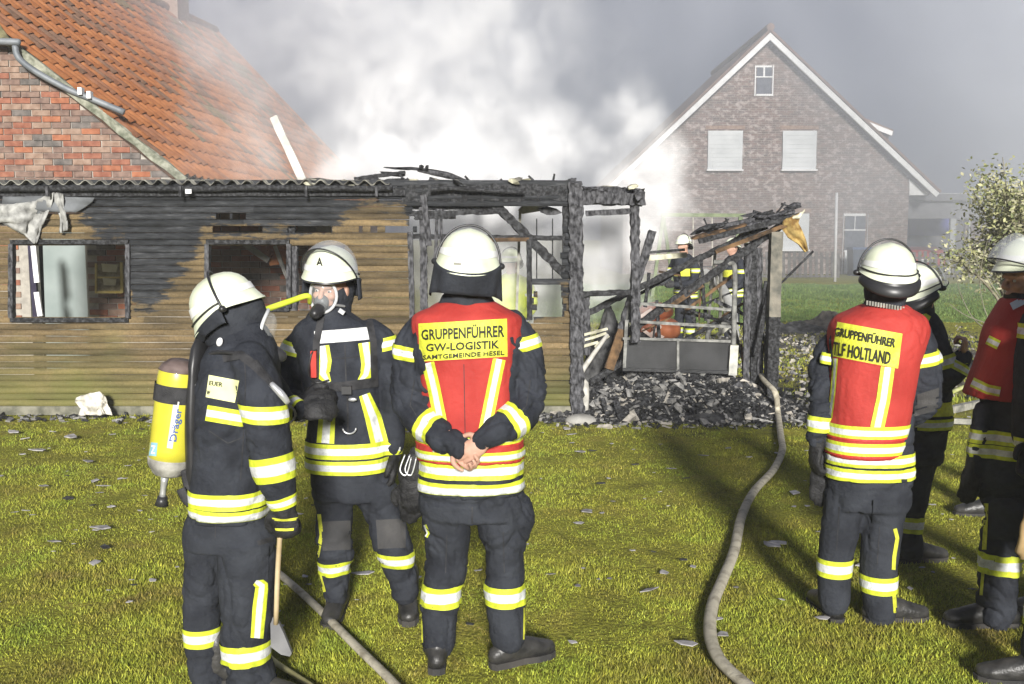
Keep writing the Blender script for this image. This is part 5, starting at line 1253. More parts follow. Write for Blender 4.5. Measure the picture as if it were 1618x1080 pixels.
class Fig:
    def __init__(s, label, Y, group=None): s.label = label; s.Y = Y; s.g = group; s.k = Y / FPX; s.body = MB(); s.jk = MB(); s.tr = MB(); s.bt = MB(); s.so = []; s.gl = MB(); s.hd = MB(); s.vest = MB(); s.root = None
    def p(s, x, y, d=0.): return at(x, y, s.Y + d)
    def secs(s, L): return [(s.p(q[0], q[1], q[4] if len(q) > 4 else 0.), q[2] * s.k, q[3]) for q in L]
    def jacket(s, L): S_ = s.secs(L); torso(s.jk, S_); torso(s.body, S_, shrink=.74)
    def hips(s, L): S_ = s.secs(L); torso(s.tr, S_); torso(s.body, S_, shrink=.66)
    def limb(s, mb, L, bf=.6):
        P = [s.p(q[0], q[1], q[2]) for q in L]; r = [q[3] * s.k for q in L]; mb.tube(P, r, 16, 5, caps='round'); s.body.tube(P, [a * bf for a in r], 12, 4, caps='round'); return P, r
    def build(s, loc, seed, vox=.009, vb=.009, jm=None, tm=None, vm=None, fold=1.):
        s.root, _ = solid('person', s.body, vb, skin_m, None, 2, None, loc); tag(s.root, s.label, 'person', s.g); r = s.root
        fj = [(.015 * fold, (4, 4, 11), 2.2), (.010 * fold, (9, 9, 21), 2.6), (.0035 * fold, (30, 30, 40), 1.2)]
        ft = [(.016 * fold, (5, 5, 8), 2.4), (.010 * fold, (10, 10, 17), 2.6), (.003 * fold, (34, 34, 34), 1.2)]
        s.j, s.jb = solid('jacket', s.jk, vox, jm or navy, r, 5, fj, None, seed); s.t, s.tb = solid('trousers', s.tr, vox, tm or navy2, r, 5, ft, None, seed + 9)
        if s.bt.v:
            s.b, s.bb = solid('boot', s.bt, vox, boot_m, r, 3, [(.004, (18, 18, 18), 1.)], None, seed, True)
            for q_ in s.so: q_.build('sole', sole_m, r)
        if s.gl.v: s.g_, s.gb = solid('glove', s.gl, .0065, glove_m, r, 2, [(.002, (40, 40, 40), 1.)], None, seed, True)
        if s.hd.v: s.h_, s.hb = solid('hood', s.hd, .007, hood_m, r, 4, [(.006, (12, 12, 20), 1.5)], None, seed)
        if s.vest.v: s.v_, s.vb = solid('vest', s.vest, vox, vm or red_v, r, 4, [(.006, (13, 13, 3.), 1.2), (.003, (14, 14, 14), 2.)], None, seed + 3)
        return r
# ---------------------------------------------------------------- C: group leader, back to the camera, hands clasped
C = Fig('person in red vest lettered GW-LOGISTIK, seen from behind, bare hands clasped at the back', 4.1)
C.jacket([(738, 466, 36, .075), (738, 484, 48, .09), (738, 497, 74, .115), (739, 520, 88, .135), (739, 560, 90, .145), (738, 610, 84, .15), (740, 660, 80, .15), (744, 710, 83, .155), (745, 774, 86, .16)])
C.limb(C.jk, [(672, 516, 0, 24), (650, 555, 0, 28), (645, 605, 0, 28), (654, 648, -.05, 29), (690, 684, -.16, 25), (724, 706, -.215, 18)], .55)
C.limb(C.jk, [(808, 514, 0, 25), (829, 552, 0, 28), (834, 600, 0, 29), (828, 645, -.05, 30), (796, 674, -.16, 26), (764, 694, -.215, 19)], .55)
torso(C.vest, C.secs([(738, 476, 44, .095), (738, 487, 64, .12), (738, 499, 86, .145), (739, 522, 89, .158), (739, 560, 82, .165), (738, 605, 76, .17), (740, 650, 79, .172), (742, 695, 86, .178), (744, 721, 88, .178)]))
C.hips([(745, 762, 80, .14), (746, 790, 84, .145), (747, 812, 82, .14)])
C.limb(C.tr, [(706, 800, 0, 39), (706, 840, 0, 38), (706, 885, .01, 33), (698, 935, 0, 32), (694, 980, 0, 31), (692, 1014, 0, 29)])
C.limb(C.tr, [(788, 800, 0, 42), (797, 840, 0, 41), (797, 885, .01, 33), (798, 935, 0, 32), (801, 975, 0, 31), (803, 1004, 0, 29)])
C.tr.ell(C.p(826, 815), (.05, .07, .09))
la, ra = C.p(691, 1044), C.p(803, 1038)
boot(C.bt, C.so, V((la.x, 4.08, .13)), (-.05, 1)); boot(C.bt, C.so, V((ra.x - .0, 4.10, .13)), (1, .55), .98)
# clasped bare hands
wl_, wr_ = C.p(718, 703, -.225), C.p(768, 697, -.225)
hand(C.body, wr_, V((-.84, -.16, -.46)), V((-.1, .95, -.2)), (.45, .85, .7), .98, .0, -1, .012)
hand(C.body, wl_ + V((0, .022, -.004)), V((.62, -.02, -.70)), V((.35, -.85, .35)), (.8, .95, .7), .98, .0, 1, .012)
C.hd.ell(C.p(738, 448), (.098, .105, .12)); C.hd.tube([C.p(738, 440), C.p(738, 465), C.p(738, 492)], [(.094, .095), (.098, .098), (.112, .105)], 24, 3)
C.build((C.p(745, 900).x, 4.1, 0), 3.3, .008, .0038)
hC, MC = helmet(C.root, C.p(739, 421, -.02), 0, -2, 4.5, 'cloth', None, 1.0, False, True, 16, gscale=1.15)
ypan = yel
panel('lettered_panel', C.v_, C.vb, [(661, 511), (801, 503), (802, 563), (663, 571)], ypan, .005)
lettering(C.v_, C.vb, 'GRUPPENFÜHRER', [(665, 517), (797, 509), (797, 532), (666, 537)], letter_m, .013, .022)
lettering(C.v_, C.vb, 'GW-LOGISTIK', [(673, 543), (789, 537), (789, 550), (673, 555)], letter_m, .013, .022)
lettering(C.v_, C.vb, 'SAMTGEMEINDE HESEL', [(668, 561), (797, 553), (797, 560), (668, 568)], letter_m, .018, .014)
panel('red_border', C.v_, C.vb, [(659, 509), (803, 501), (804, 565), (661, 573)], red_v, .0035)
strip('reflective_strip', C.v_, C.vb, [(676, 573), (685, 610), (695, 660), (702, 700)], 20, ysy, .004); strip('reflective_strip', C.v_, C.vb, [(789, 567), (780, 610), (770, 660), (762, 700)], 20, ysy, .004)
ring('reflective_band', C.v_, C.vb, C.p(743, 684), (0, 0, 1), .22, .052, ysr, .004, 64); ring('reflective_band', C.v_, C.vb, C.p(744, 711), (0, 0, 1), .23, .050, ysr, .004, 64)
ring('reflective_band', C.j, C.jb, C.p(745, 732), (0, 0, 1), .23, .068, ysy, .005, 64); ring('reflective_band', C.j, C.jb, C.p(745, 762), (0, 0, 1), .23, .062, ysy, .005, 64)
for q in ((686, 722), (795, 722)): strip('reflective_tab', C.j, C.jb, [(q[0], 712), (q[0] + 1, 728)], 20, sil, .007)
ring('sleeve_band', C.j, C.jb, C.p(644, 556), C.p(650, 530) - C.p(641, 590), .075, .058, ysy); ring('sleeve_band', C.j, C.jb, C.p(833, 540), C.p(822, 520) - C.p(838, 580), .078, .058, ysy)
ring('sleeve_band', C.j, C.jb, C.p(681, 676, -.13), C.p(724, 706, -.2) - C.p(654, 650, -.05), .07, .075, ysy); ring('sleeve_band', C.j, C.jb, C.p(806, 667, -.13), C.p(764, 694, -.2) - C.p(828, 645, -.05), .075, .075, ysy)
ring('leg_band', C.t, C.tb, C.p(698, 936), (0, 0, 1), .085, .088, ysy); ring('leg_band', C.t, C.tb, C.p(798, 935), (0, 0, 1), .085, .088, ysy)
strip('reflective_tab', C.t, C.tb, [(669, 830), (674, 842), (668, 852)], 10, ysy)
strip('piping', C.t, C.tb, [(829, 960), (828, 1010)], 3, yel); strip('piping', C.t, C.tb, [(665, 960), (667, 1015)], 3, yel)
strip('seam', C.t, C.tb, [(746, 800), (746, 830)], 2, strap_m, .002)
# gloves hanging from the belt on the left
gm_ = MB(); hand(gm_, C.p(652, 745, -.02), (-.05, 0, -1), (0, 1, 0), (.15, .2, .2), 1.05, .006, 1); hand(gm_, C.p(644, 762, .03), (.08, 0, -1), (0, 1, .1), (.2, .2, .2), 1.05, .006, -1); gm_.tube([C.p(655, 712), C.p(652, 745)], [.02, .03], 10, 2, caps='round')
og, _ = solid('hanging_gloves', gm_, .006, glove_m, C.root, 2, [(.003, (30, 30, 30), 1.)]); 
for dx in (0, 8): MB().tube([C.p(640 + dx, 718, -.07), C.p(632 + dx, 742, -.08), C.p(642 + dx, 750, -.08), C.p(650 + dx, 722, -.07)], .0035, 6, 5).build('glove_loop', metal_bright, og, True)
strip('emblem', hC, BVHTree.FromPolygons([origin_of(hC) + v.co for v in hC.data.vertices], [tuple(p.vertices) for p in hC.data.polygons]), [(717, 416), (729, 417)], 3.5, metal_pale, .003)

# ---------------------------------------------------------------- B: masked firefighter facing the camera
B = Fig('person in breathing mask with raised clear visor, facing the camera beside the cylinder wearer', 4.62)
B.jacket([(520, 488, 26, .075), (524, 503, 44, .095), (530, 518, 66, .12), (538, 540, 76, .135), (540, 575, 68, .145), (543, 615, 60, .14), (546, 650, 58, .14), (548, 695, 64, .155), (550, 741, 66, .16)])
B.limb(B.jk, [(490, 526, 0, 20), (464, 556, 0, 24), (454, 598, -.03, 24), (458, 630, -.10, 22), (474, 634, -.18, 17)])
B.limb(B.jk, [(586, 524, 0, 22), (610, 552, 0, 25), (621, 605, 0, 25), (622, 660, -.01, 21), (622, 706, -.02, 17)])
B.hips([(549, 735, 58, .14), (551, 762, 60, .145), (553, 785, 58, .14)])
B.limb(B.tr, [(525, 770, 0, 33), (528, 820, -.01, 28), (529, 865, -.03, 29), (529, 905, 0, 24), (530, 944, 0, 20)]); B.limb(B.tr, [(590, 768, 0, 38), (606, 815, -.01, 29), (621, 862, -.03, 31), (634, 905, 0, 22), (640, 936, 0, 20)])
a1, a2 = B.p(530, 950), B.p(640, 942)
boot(B.bt, B.so, V((a1.x, 4.70, .13)), (-.02, -1)); boot(B.bt, B.so, V((a2.x, 4.74, .13)), (.12, -1))
hand(B.gl, B.p(622, 716, -.02), (.02, -.1, -1), (-1, 0, 0), (.3, .4, .35), 1.05, .005, -1); B.gl.tube([B.p(622, 690), B.p(622, 716, -.02)], [.042, .036], 12, 2, caps='round')
hand(B.gl, B.p(480, 633, -.2), (.95, -.1, .15), (0, .9, -.4), (.7, .7, .5), 1.05, .005, 1); B.gl.tube([B.p(466, 632, -.16), B.p(482, 633, -.2)], [.045, .036], 12, 2, caps='round')
HB = Matrix.Translation(B.p(523, 446, -.01)) @ Matrix.Rotation(-R(196), 4, 'Z') @ Matrix.Rotation(R(-3), 4, 'X') @ Matrix.Rotation(R(-4), 4, 'Y')
head(B.body, HB)
def Hr(c, r, mb, Mx, seg=18): mb.ell(Mx @ V(c), r, Mx.to_3x3().normalized(), seg, 12)
Hr((0, -.045, -.04), (.095, .085, .115), B.hd, HB); Hr((0, .0, -.06), (.084, .074, .098), B.hd, HB); Hr((0, -.03, -.12), (.085, .085, .06), B.hd, HB); B.hd.tube([HB @ V((0, -.02, -.10)), B.p(524, 500), B.p(528, 520)], [(.085, .085), (.095, .09), (.13, .10)], 20, 4)
B.build((B.p(560, 900).x, 4.62, 0), 8.1, .009, .0055)
hB, MB_ = helmet(B.root, B.p(523, 441, -.01), 196, -3, -4, 'cloth', 'up', 1.0, True, False, 0, 62, gscale=.8)
eyes(B.root, HB)
def mask(parent, Mx, hosecol=None):
    n = 28; rim = [Mx @ V((math.cos(2 * PI * i / n) * .066, .070 + .018 * (1 - math.cos(2 * PI * i / n) ** 2) + .004, -.052 + math.sin(2 * PI * i / n) * .078)) for i in range(n)]
    mk = MB().tube(rim + rim[:1], .0075, 8, 1, caps=False).build('mask', M('mask_frame', (.55, .56, .57), .35, (.66, .67, .68), metal=.2), parent, True)
    P = []; F = []
    for r in range(8):
        f = r / 7
        for i in range(n): a = 2 * PI * i / n; rr = 1 - f * .999; P.append(Mx @ V((math.cos(a) * .066 * rr, .074 + .018 * (1 - math.cos(a) ** 2) * rr + .052 * math.sqrt(max(0, 1 - rr * rr)), -.052 + math.sin(a) * .078 * rr)))
    F = [(r * n + i, r * n + (i + 1) % n, (r + 1) * n + (i + 1) % n, (r + 1) * n + i) for r in range(7) for i in range(n)]
    link('lens', P, F, lens_m, mk, True)
    MB().ell(Mx @ V((0, .090, -.080)), (.034, .028, .034), Mx.to_3x3().normalized()).build('inner_cup', M('silicone_grey', (.05, .055, .06), .4, (.10, .105, .11)), mk, True)
    rg = MB().tube([Mx @ V((0, .10, -.10)), Mx @ V((0, .135, -.118)), Mx @ V((0, .155, -.125))], [.028, .030, .026], 14, 2, caps='round').build('breathing_valve', black_p, mk, True)
    MB().tube([Mx @ V((0, .152, -.123)), Mx @ V((0, .160, -.127))], .021, 14, 1).build('valve_cap', metal_bright, rg, True)
    for s in (-1, 1): MB().tube([Mx @ V((s * .060, .080, -.09)), Mx @ V((s * .085, .03, -.10))], .006, 6, 1).build('strap_buckle', metal_bright, mk)
    return mk
mkB = mask(B.root, HB)
hbv = BVHTree.FromPolygons([origin_of(hB) + v.co for v in hB.data.vertices], [tuple(p.vertices) for p in hB.data.polygons])
o = lettering(hB, hbv, 'A', [(500, 407), (510, 406), (510, 420), (499, 421)], letter_m, .003, .03)
strip('chest_band', B.j, B.jb, [(497, 533), (540, 530), (583, 526)], [20, 20, 20], sil, .005)
strip('reflective_strip', B.j, B.jb, [(577, 541), (582, 575), (578, 592), (568, 602)], [22, 22, 18, 8], ysy); strip('reflective_strip', B.j, B.jb, [(509, 546), (512, 570), (510, 590), (520, 604)], [22, 24, 22, 8], ysy)
strip('reflective_strip', B.j, B.jb, [(524, 623), (517, 655), (514, 700)], [18, 26, 28], ysy); strip('reflective_strip', B.j, B.jb, [(576, 623), (590, 660), (600, 700)], [18, 26, 28], ysy)
ring('reflective_band', B.j, B.jb, B.p(549, 703), (0, 0, 1), .20, .07, ysy, .006, 60); ring('reflective_band', B.j, B.jb, B.p(550, 728), (0, 0, 1), .20, .065, ysy, .006, 60)
ring('sleeve_band', B.j, B.jb, B.p(462, 548), B.p(470, 520) - B.p(456, 580), .075, .06, ysy); ring('sleeve_band', B.j, B.jb, B.p(615, 541), B.p(606, 515) - B.p(620, 580), .08, .06, ysy)
ring('leg_band', B.t, B.tb, B.p(529, 892), (0, 0, 1), .085, .07, ysy, sag=.004); ring('leg_band', B.t, B.tb, B.p(628, 878), (.05, 0, 1), .09, .07, ysy)
for kx, ky in ((530, 848), (617, 845)): panel('knee_patch', B.t, B.tb, [(kx - 23, ky - 24), (kx + 24, ky - 26), (kx + 24, ky + 20), (kx - 20, ky + 22)], knee_m, .004, 12, 12)
strip('piping', B.t, B.tb, [(504, 812), (508, 845), (501, 880)], 6, yel); strip('piping', B.t, B.tb, [(504, 905), (512, 935)], 6, yel)
strip('waist_belt', B.j, B.jb, [(492, 612), (545, 610), (598, 603)], 15, strap_m, .010); 
MB().box(B.p(548, 616, -.165), (.022, .012, .018)).build('belt_buckle', black_p, B.root)
for x in (500, 590): strip('harness_strap', B.j, B.jb, [(x + (8 if x < 550 else -8), 500), (x, 540), (x - (2 if x < 550 else -2), 608)], 11, strap_m, .009)
c = B.p(552, 676, -.17); MB().tube([c + V((math.cos(a) * .03, 0, math.sin(a) * .026)) for a in [PI * k / 10 for k in range(10, 21)]], .004, 8, 1).build('ring', metal_bright, B.root, True)
c = B.p(557, 631, -.165); MB().ell(c, (.02, .006, .009)).build('clip', metal_bright, B.root, True)
rd_ = MB().box(B.p(496, 575, -.16), (.012, .014, .06)).build('radio', M('radio_red', (.45, .03, .02), .5, (.55, .05, .03)), B.root); MB().tube([B.p(500, 552, -.15), B.p(492, 560, -.18), B.p(488, 590, -.18), B.p(500, 604, -.16), B.p(520, 600, -.16)], .004, 6, 5).build('radio_cord', black_p, rd_, True)
MB().tube([HB @ V((.06, .09, -.09)), B.p(486, 467, -.12), B.p(460, 475, -.11), B.p(425, 487, -.1), B.p(400, 496, -.05)], [.010, .013, .014, .014, .014], 10, 5).build('breathing_hose', lime, mkB, True)
c = B.p(540, 492, -.10); MB().box(c, (.014, .006, .010), Matrix.Rotation(.6, 3, 'Y')).build('collar_clip', metal_bright, B.root)

# ---------------------------------------------------------------- A: cylinder wearer on the left, facing right
A = Fig('person with yellow air cylinder on the back, turned to the right, pale helmet tilted', 3.8)
A.jacket([(392, 510, 24, .07), (388, 530, 40, .10), (384, 552, 54, .14), (378, 590, 62, .18), (374, 650, 62, .19), (370, 710, 60, .185), (368, 765, 63, .185), (367, 812, 64, .185)])
A.limb(A.jk, [(396, 572, -.13, 32), (412, 620, -.19, 34), (422, 680, -.21, 35), (432, 738, -.21, 33), (447, 790, -.20, 22)])
A.limb(A.jk, [(400, 575, .13, 28), (432, 620, .20, 27), (452, 640, .20, 22), (472, 648, .16, 17)])
A.hips([(366, 805, 64, .17), (364, 830, 70, .175), (363, 856, 70, .17)])
A.limb(A.tr, [(392, 850, -.08, 45), (392, 905, -.08, 45), (392, 965, -.08, 42), (389, 1030, -.07, 38), (402, 1085, -.06, 38), (408, 1100, -.05, 34)]); A.limb(A.tr, [(325, 845, .10, 38), (320, 915, .11, 33), (320, 985, .11, 31), (322, 1040, .11, 29), (330, 1078, .11, 28)])
b1, b2 = A.p(408, 1100), A.p(330, 1078)
boot(A.bt, A.so, V((b1.x, 3.74, .12)), (1, -.1)); boot(A.bt, A.so, V((b2.x, 3.92, .12)), (1, .1))
hand(A.gl, A.p(450, 800, -.2), (.02, 0, -1), (0, 1, 0), (.9, .9, .7), 1.08, .006, -1); A.gl.tube([A.p(447, 782, -.2), A.p(450, 805, -.2)], [.050, .042], 14, 2, caps='round')
hand(A.gl, A.p(474, 649, .16), (1, .05, .1), (0, .8, -.5), (.5, .6, .5), 1.0, .005, 1)
HA = Matrix.Translation(A.p(370, 503, 0)) @ Matrix.Rotation(-R(84), 4, 'Z') @ Matrix.Rotation(R(23), 4, 'X') @ Matrix.Rotation(R(-4), 4, 'Y')
HA2 = Matrix.Translation(A.p(373, 499, 0)) @ Matrix.Rotation(-R(74), 4, 'Z') @ Matrix.Rotation(R(-10), 4, 'X')
head(A.body, HA2)
Hr((0, -.03, -.03), (.092, .10, .12), A.hd, HA2); Hr((0, .016, -.045), (.086, .074, .125), A.hd, HA2); Hr((0, .034, .03), (.078, .076, .075), A.hd, HA2); Hr((0, .0, -.10), (.085, .095, .06), A.hd, HA2); A.hd.tube([A.p(378, 520), A.p(388, 548), A.p(388, 570)], [(.090, .090), (.105, .10), (.13, .12)], 20, 4)
A.build((A.p(365, 900).x, 3.8, 0), 14.2, .008, .007)
hA, MA_ = helmet(A.root, A.p(361, 494, 0), 84, 26, -4, 'cloth', None, 1.0, True, True, 6, gscale=.45)
mkA = mask(A.root, HA2 @ Matrix.Translation((0, .012, .012)) @ Matrix.Scale(1.12, 4))
MB().ell(A.p(347, 540, -.12), (.012, .008, .017), Matrix.Rotation(.3, 3, 'Y')).build('ear_clip', white_paint, A.root, True)
ring('reflective_band', A.j, A.jb, A.p(368, 775), (0, 0, 1), .24, .060, ysy, .006, 64); ring('reflective_band', A.j, A.jb, A.p(367, 799), (.02, 0, 1), .24, .055, ysy, .006, 64)
strip('chest_band', A.j, A.jb, [(326, 652), (350, 656), (386, 662)], 25, ysy); ring('sleeve_band', A.j, A.jb, A.p(418, 650, -.2), (.04, 0, 1), .11, .062, ysy)
ring('sleeve_band', A.j, A.jb, A.p(430, 737, -.21), A.p(424, 700, -.21) - A.p(436, 765, -.21), .10, .095, ysy); ring('sleeve_band', A.j, A.jb, A.p(448, 789, -.2), A.p(440, 765, -.21) - A.p(450, 800, -.2), .08, .045, ysy)
ring('sleeve_band', A.j, A.jb, A.p(466, 646, .17), A.p(452, 640, .2) - A.p(474, 649, .16), .06, .05, ysy)
for y in (818, 834): ring('glove_band', A.g_, A.gb, A.p(451, y, -.2), (0, 0, 1), .06, .010, yel, .002)
ring('leg_band', A.t, A.tb, A.p(389, 1024, -.07), (-.03, 0, 1), .11, .085, ysy); ring('leg_band', A.t, A.tb, A.p(320, 1000, .11), (0, 0, 1), .09, .075, ysy)
strip('reflective_strip', A.t, A.tb, [(404, 918), (414, 925), (410, 960), (406, 1008)], [14, 20, 22, 20], ysy)
panel('lettered_panel', A.j, A.jb, [(330, 592), (378, 601), (371, 636), (325, 627)], M('panel_pale_yellow', (.72, .74, .34), .6, (.76, .77, .45)), .006, 12, 10)
lettering(A.j, A.jb, 'EUER', [(331, 601), (352, 604), (351, 611), (330, 608)], letter_m, .011, .02); lettering(A.j, A.jb, 'W', [(327, 616), (332, 617), (331, 624), (326, 623)], letter_m, .011, .02)
strip('shoulder_strap', A.j, A.jb, [(352, 566), (380, 560), (400, 575), (425, 600), (446, 624), (456, 640)], [12, 14, 14, 12, 10, 8], strap_m, .012)
strip('pocket_flap', A.t, A.tb, [(407, 858), (432, 851)], 8, strap_m, .004)
MB().tube([A.p(428, 606, -.24), A.p(444, 622, -.25), A.p(455, 636, -.24)], [.011, .014, .011], 10, 3).build('valve_coupling', metal_bright, A.root, True)
MB().tube([A.p(330, 560, -.1), A.p(352, 556, -.16), A.p(400, 566, -.2), A.p(428, 606, -.24)], .008, 8, 5).build('air_hose', black_p, A.root, True)
MB().tube([A.p(455, 636, -.24), A.p(466, 650, -.22), A.p(464, 662, -.2), A.p(452, 672, -.2)], .004, 6, 4).build('cord', black_p, A.root, True)
pocket(A, A.t, A.tb, [(360, 868), (425, 862), (424, 915), (362, 920)], navy2)
strip('seam', A.t, A.tb, [(341, 812), (340, 850)], 1.5, strap_m, .002); strip('seam', A.j, A.jb, [(386, 560), (388, 600), (384, 700), (380, 758)], 1.5, strap_m, .003); strip('seam', A.j, A.jb, [(330, 680), (360, 700), (386, 690)], 1.5, strap_m, .003)
pocket(B, B.t, B.tb, [(494, 778), (520, 778), (521, 812), (496, 812)], navy2); pocket(B, B.t, B.tb, [(592, 772), (624, 768), (628, 808), (600, 812)], navy2)
strip('zip', B.j, B.jb, [(545, 545), (547, 610)], 2.2, strap_m, .004); strip('zip', B.j, B.jb, [(549, 625), (550, 690)], 3, strap_m, .004); strip('seam', B.j, B.jb, [(498, 562), (540, 566), (574, 562)], 1.3, strap_m, .003)
pocket(C, C.t, C.tb, [(680, 800), (726, 800), (724, 836), (682, 836)], navy2, .25); strip('seam', C.t, C.tb, [(706, 845), (704, 905)], 1.4, strap_m, .002); strip('seam', C.t, C.tb, [(795, 840), (797, 905)], 1.4, strap_m, .002)
strip('seam', C.v_, C.vb, [(733, 575), (735, 690)], 1.2, strap_m, .0015); strip('seam', C.j, C.jb, [(655, 600), (648, 640), (668, 672)], 1.4, strap_m, .003); strip('seam', C.j, C.jb, [(838, 600), (832, 640), (815, 660)], 1.4, strap_m, .003)
# carrying plate and cylinder
cyl_y = M('cylinder_yellow', (.50, .46, .03), .35, (.62, .57, .06), scale=6, spec=.5, coat=.3)
bp_ = MB().tube([A.p(318, 575, 0), A.p(316, 650, .0), A.p(316, 740, 0)], [(.035, .12), (.045, .13), (.04, .12)], 14, 4, caps='round').build('carrying_plate', black_p, A.root, True)
ct, cb = A.p(284, 590, -.05), A.p(268, 728, -.05); ax_ = (cb - ct).normalized(); rc = 33 * A.k
cy_ = MB().tube([ct - ax_ * .055, ct - ax_ * .045, ct - ax_ * .02, ct + ax_ * .02, ct.lerp(cb, .5), cb - ax_ * .01], [.02, rc * .62, rc * .92, rc, rc, rc], 32, 3).build('air_cylinder', cyl_y, A.root, True); 
CBV = BVHTree.FromPolygons([origin_of(cy_) + v.co for v in cy_.data.vertices], [tuple(p.vertices) for p in cy_.data.polygons])
MB().tube([cb - ax_ * .015, cb + ax_ * .01, cb + ax_ * .045, cb + ax_ * .06], [rc * 1.03, rc * 1.0, rc * .75, .03], 28, 3).build('cylinder_cap', M('cap_grey', (.16, .155, .14), .7, (.42, .41, .37), scale=14, bump=.4), cy_, True)
MB().tube([ct - ax_ * .058, ct - ax_ * .05, ct - ax_ * .03, ct - ax_ * .012], [.018, rc * .60, rc * .88, rc * 1.0], 28, 3).build('cylinder_shoulder', M('shoulder_dark', (.05, .035, .03), .45, (.16, .12, .11), scale=14), cy_, True)
bc = A.p(279, 619, -.05); MB().tube([bc - ax_ * .033, bc + ax_ * .033], rc * 1.035, 32, 1, caps=False).build('cylinder_strap', strap_m, cy_, True)
MB().tube([bc + V((.09, -.06, .035)), bc + V((.135, -.06, .04)), bc + V((.14, -.06, -.035)), bc + V((.09, -.06, -.04))], .004, 6, 3).build('strap_buckle', metal_bright, cy_, True)
blue_l = M('print_blue', (.05, .10, .30), .5, (.07, .13, .36))
lettering(cy_, CBV, 'Dräger', [(267, 697), (277, 645), (291, 646), (282, 698)], blue_l, .002, .02)
strip('sticker', cy_, CBV, [(243, 699), (241, 720)], 12, M('sticker_blue', (.20, .42, .52), .5, (.3, .52, .6)), .002, 3); lettering(cy_, CBV, 'Z', [(239, 703), (246, 704), (245, 717), (238, 716)], helm_band, .004, .03)
strip('highlight_strip', cy_, CBV, [(279, 634), (268, 708)], 9, M('sticker_silver', (.62, .62, .55), .3, (.7, .7, .66)), .0015)  # pale strip painted along the cylinder to stand for its highlight
vl = MB().tube([A.p(261, 752, -.05), A.p(258, 772, -.05), A.p(257, 784, -.05)], [.016, .011, .013], 12, 2).build('cylinder_valve', metal_bright, cy_, True)
MB().tube([A.p(257, 784, -.05), A.p(255, 798, -.05)], [.018, .026], 14, 1, caps=True).build('valve_wheel', black_p, vl, True)
for i, pts in enumerate(([(300, 730), (305, 765), (318, 778)], [(292, 742), (298, 770), (308, 790)], [(308, 720), (318, 755), (322, 775)], [(285, 772), (296, 792), (306, 796)])):
    MB().tube([A.p(x, y, -.08 - .01 * i) for x, y in pts], [(.018, .006)] * 3, 8, 4).build('loose_strap', [M('strap_pale', (.22, .21, .18), .8, (.45, .43, .38), scale=18), strap_m][i % 2], A.root, True)
# axe
ax = thing('axe', 'axe with wooden handle and grey blade hanging from the gloved hand at the left', 'axe', A.p(440, 1030, -.1))
MB().tube([A.p(443, 838, -.17), A.p(439, 900, -.14), A.p(436, 985, -.1)], [(.010, .012)] * 3, 10, 3).build('handle', M('axe_wood', (.42, .32, .18), .6, (.58, .47, .30), scale=9), ax, True)
MB().prism([A.p(427, 976, -.10), A.p(436, 975, -.10), A.p(448, 1000, -.10), A.p(461, 1032, -.10), A.p(458, 1037, -.10), A.p(444, 1034, -.10), A.p(428, 1022, -.10)], (0, .02, 0)).build('blade', M('axe_steel', (.17, .17, .18), .5, (.28, .28, .29), metal=.3), ax)

# ---------------------------------------------------------------- D: second group leader on the right
D = Fig('person in red vest lettered TLF HOLTLAND, seen from behind, black rubber neck guard', 4.58)
D.jacket([(1396, 474, 24, .07), (1394, 488, 40, .09), (1390, 503, 62, .12), (1386, 530, 72, .14), (1382, 570, 68, .15), (1377, 620, 64, .15), (1373, 675, 66, .155), (1371, 752, 70, .16)])
D.limb(D.jk, [(1330, 528, .08, 15), (1304, 562, .07, 19), (1298, 615, .04, 20), (1297, 660, 0, 21), (1292, 694, 0, 18)]); D.limb(D.jk, [(1440, 522, 0, 26), (1453, 560, 0, 29), (1457, 605, .02, 30), (1455, 636, .06, 28), (1436, 655, .16, 22), (1420, 655, .26, 18)])
torso(D.vest, D.secs([(1396, 481, 34, .085), (1393, 490, 50, .12), (1390, 503, 71, .155), (1387, 528, 77, .172), (1380, 570, 69, .178), (1374, 620, 66, .178), (1366, 675, 64, .178), (1361, 716, 60, .176)]))
D.hips([(1371, 745, 66, .14), (1372, 772, 66, .145), (1373, 800, 64, .14)])
D.limb(D.tr, [(1336, 780, 0, 34), (1328, 830, 0, 31), (1319, 890, 0, 27), (1318, 935, 0, 26), (1318, 950, 0, 25)]); D.limb(D.tr, [(1402, 780, -.02, 36), (1393, 840, -.02, 31), (1388, 910, -.02, 29), (1390, 950, -.02, 27), (1391, 966, -.02, 26)])
d1, d2 = D.p(1318, 966), D.p(1395, 985); boot(D.bt, D.so, V((d1.x, 4.62, .13)), (-.1, 1)); boot(D.bt, D.so, V((d2.x - .01, 4.58, .13)), (1, .1), 1.0)
D.hd.ell(D.p(1400, 458), (.098, .105, .115)); D.hd.tube([D.p(1400, 455), D.p(1399, 475), D.p(1397, 490)], [(.088, .09), (.088, .09), (.10, .1)], 24, 3)
hand(D.gl, D.p(1291, 703), (-.12, 0, -1), (.9, .2, 0), (.5, .5, .4), 1.0, .005, -1); D.gl.tube([D.p(1293, 685), D.p(1291, 705)], [.045, .036], 12, 2, caps='round'); hand(D.gl, D.p(1297, 738, .03), (-.02, 0, -1), (.2, 1, 0), (.12, .15, .1), 1.05, .006, 1)
D.build((D.p(1370, 900).x, 4.58, 0), 21.7, .008, .009)
hD, MD = helmet(D.root, D.p(1402, 437, -.02), 4, 0, 3, 'rubber', None, 1.0, True, True, 8)
for k in range(14): MB().box(D.p(1370 + k * 4.4, 478 + k * .75, -.115 + .0009 * (k - 7) ** 2), (.004, .003, .010)).build('collar_rib', metal_pale, D.root)
panel('red_border', D.v_, D.vb, [(1321, 505), (1427, 525), (1420, 584), (1312, 564)], red_v, .003)
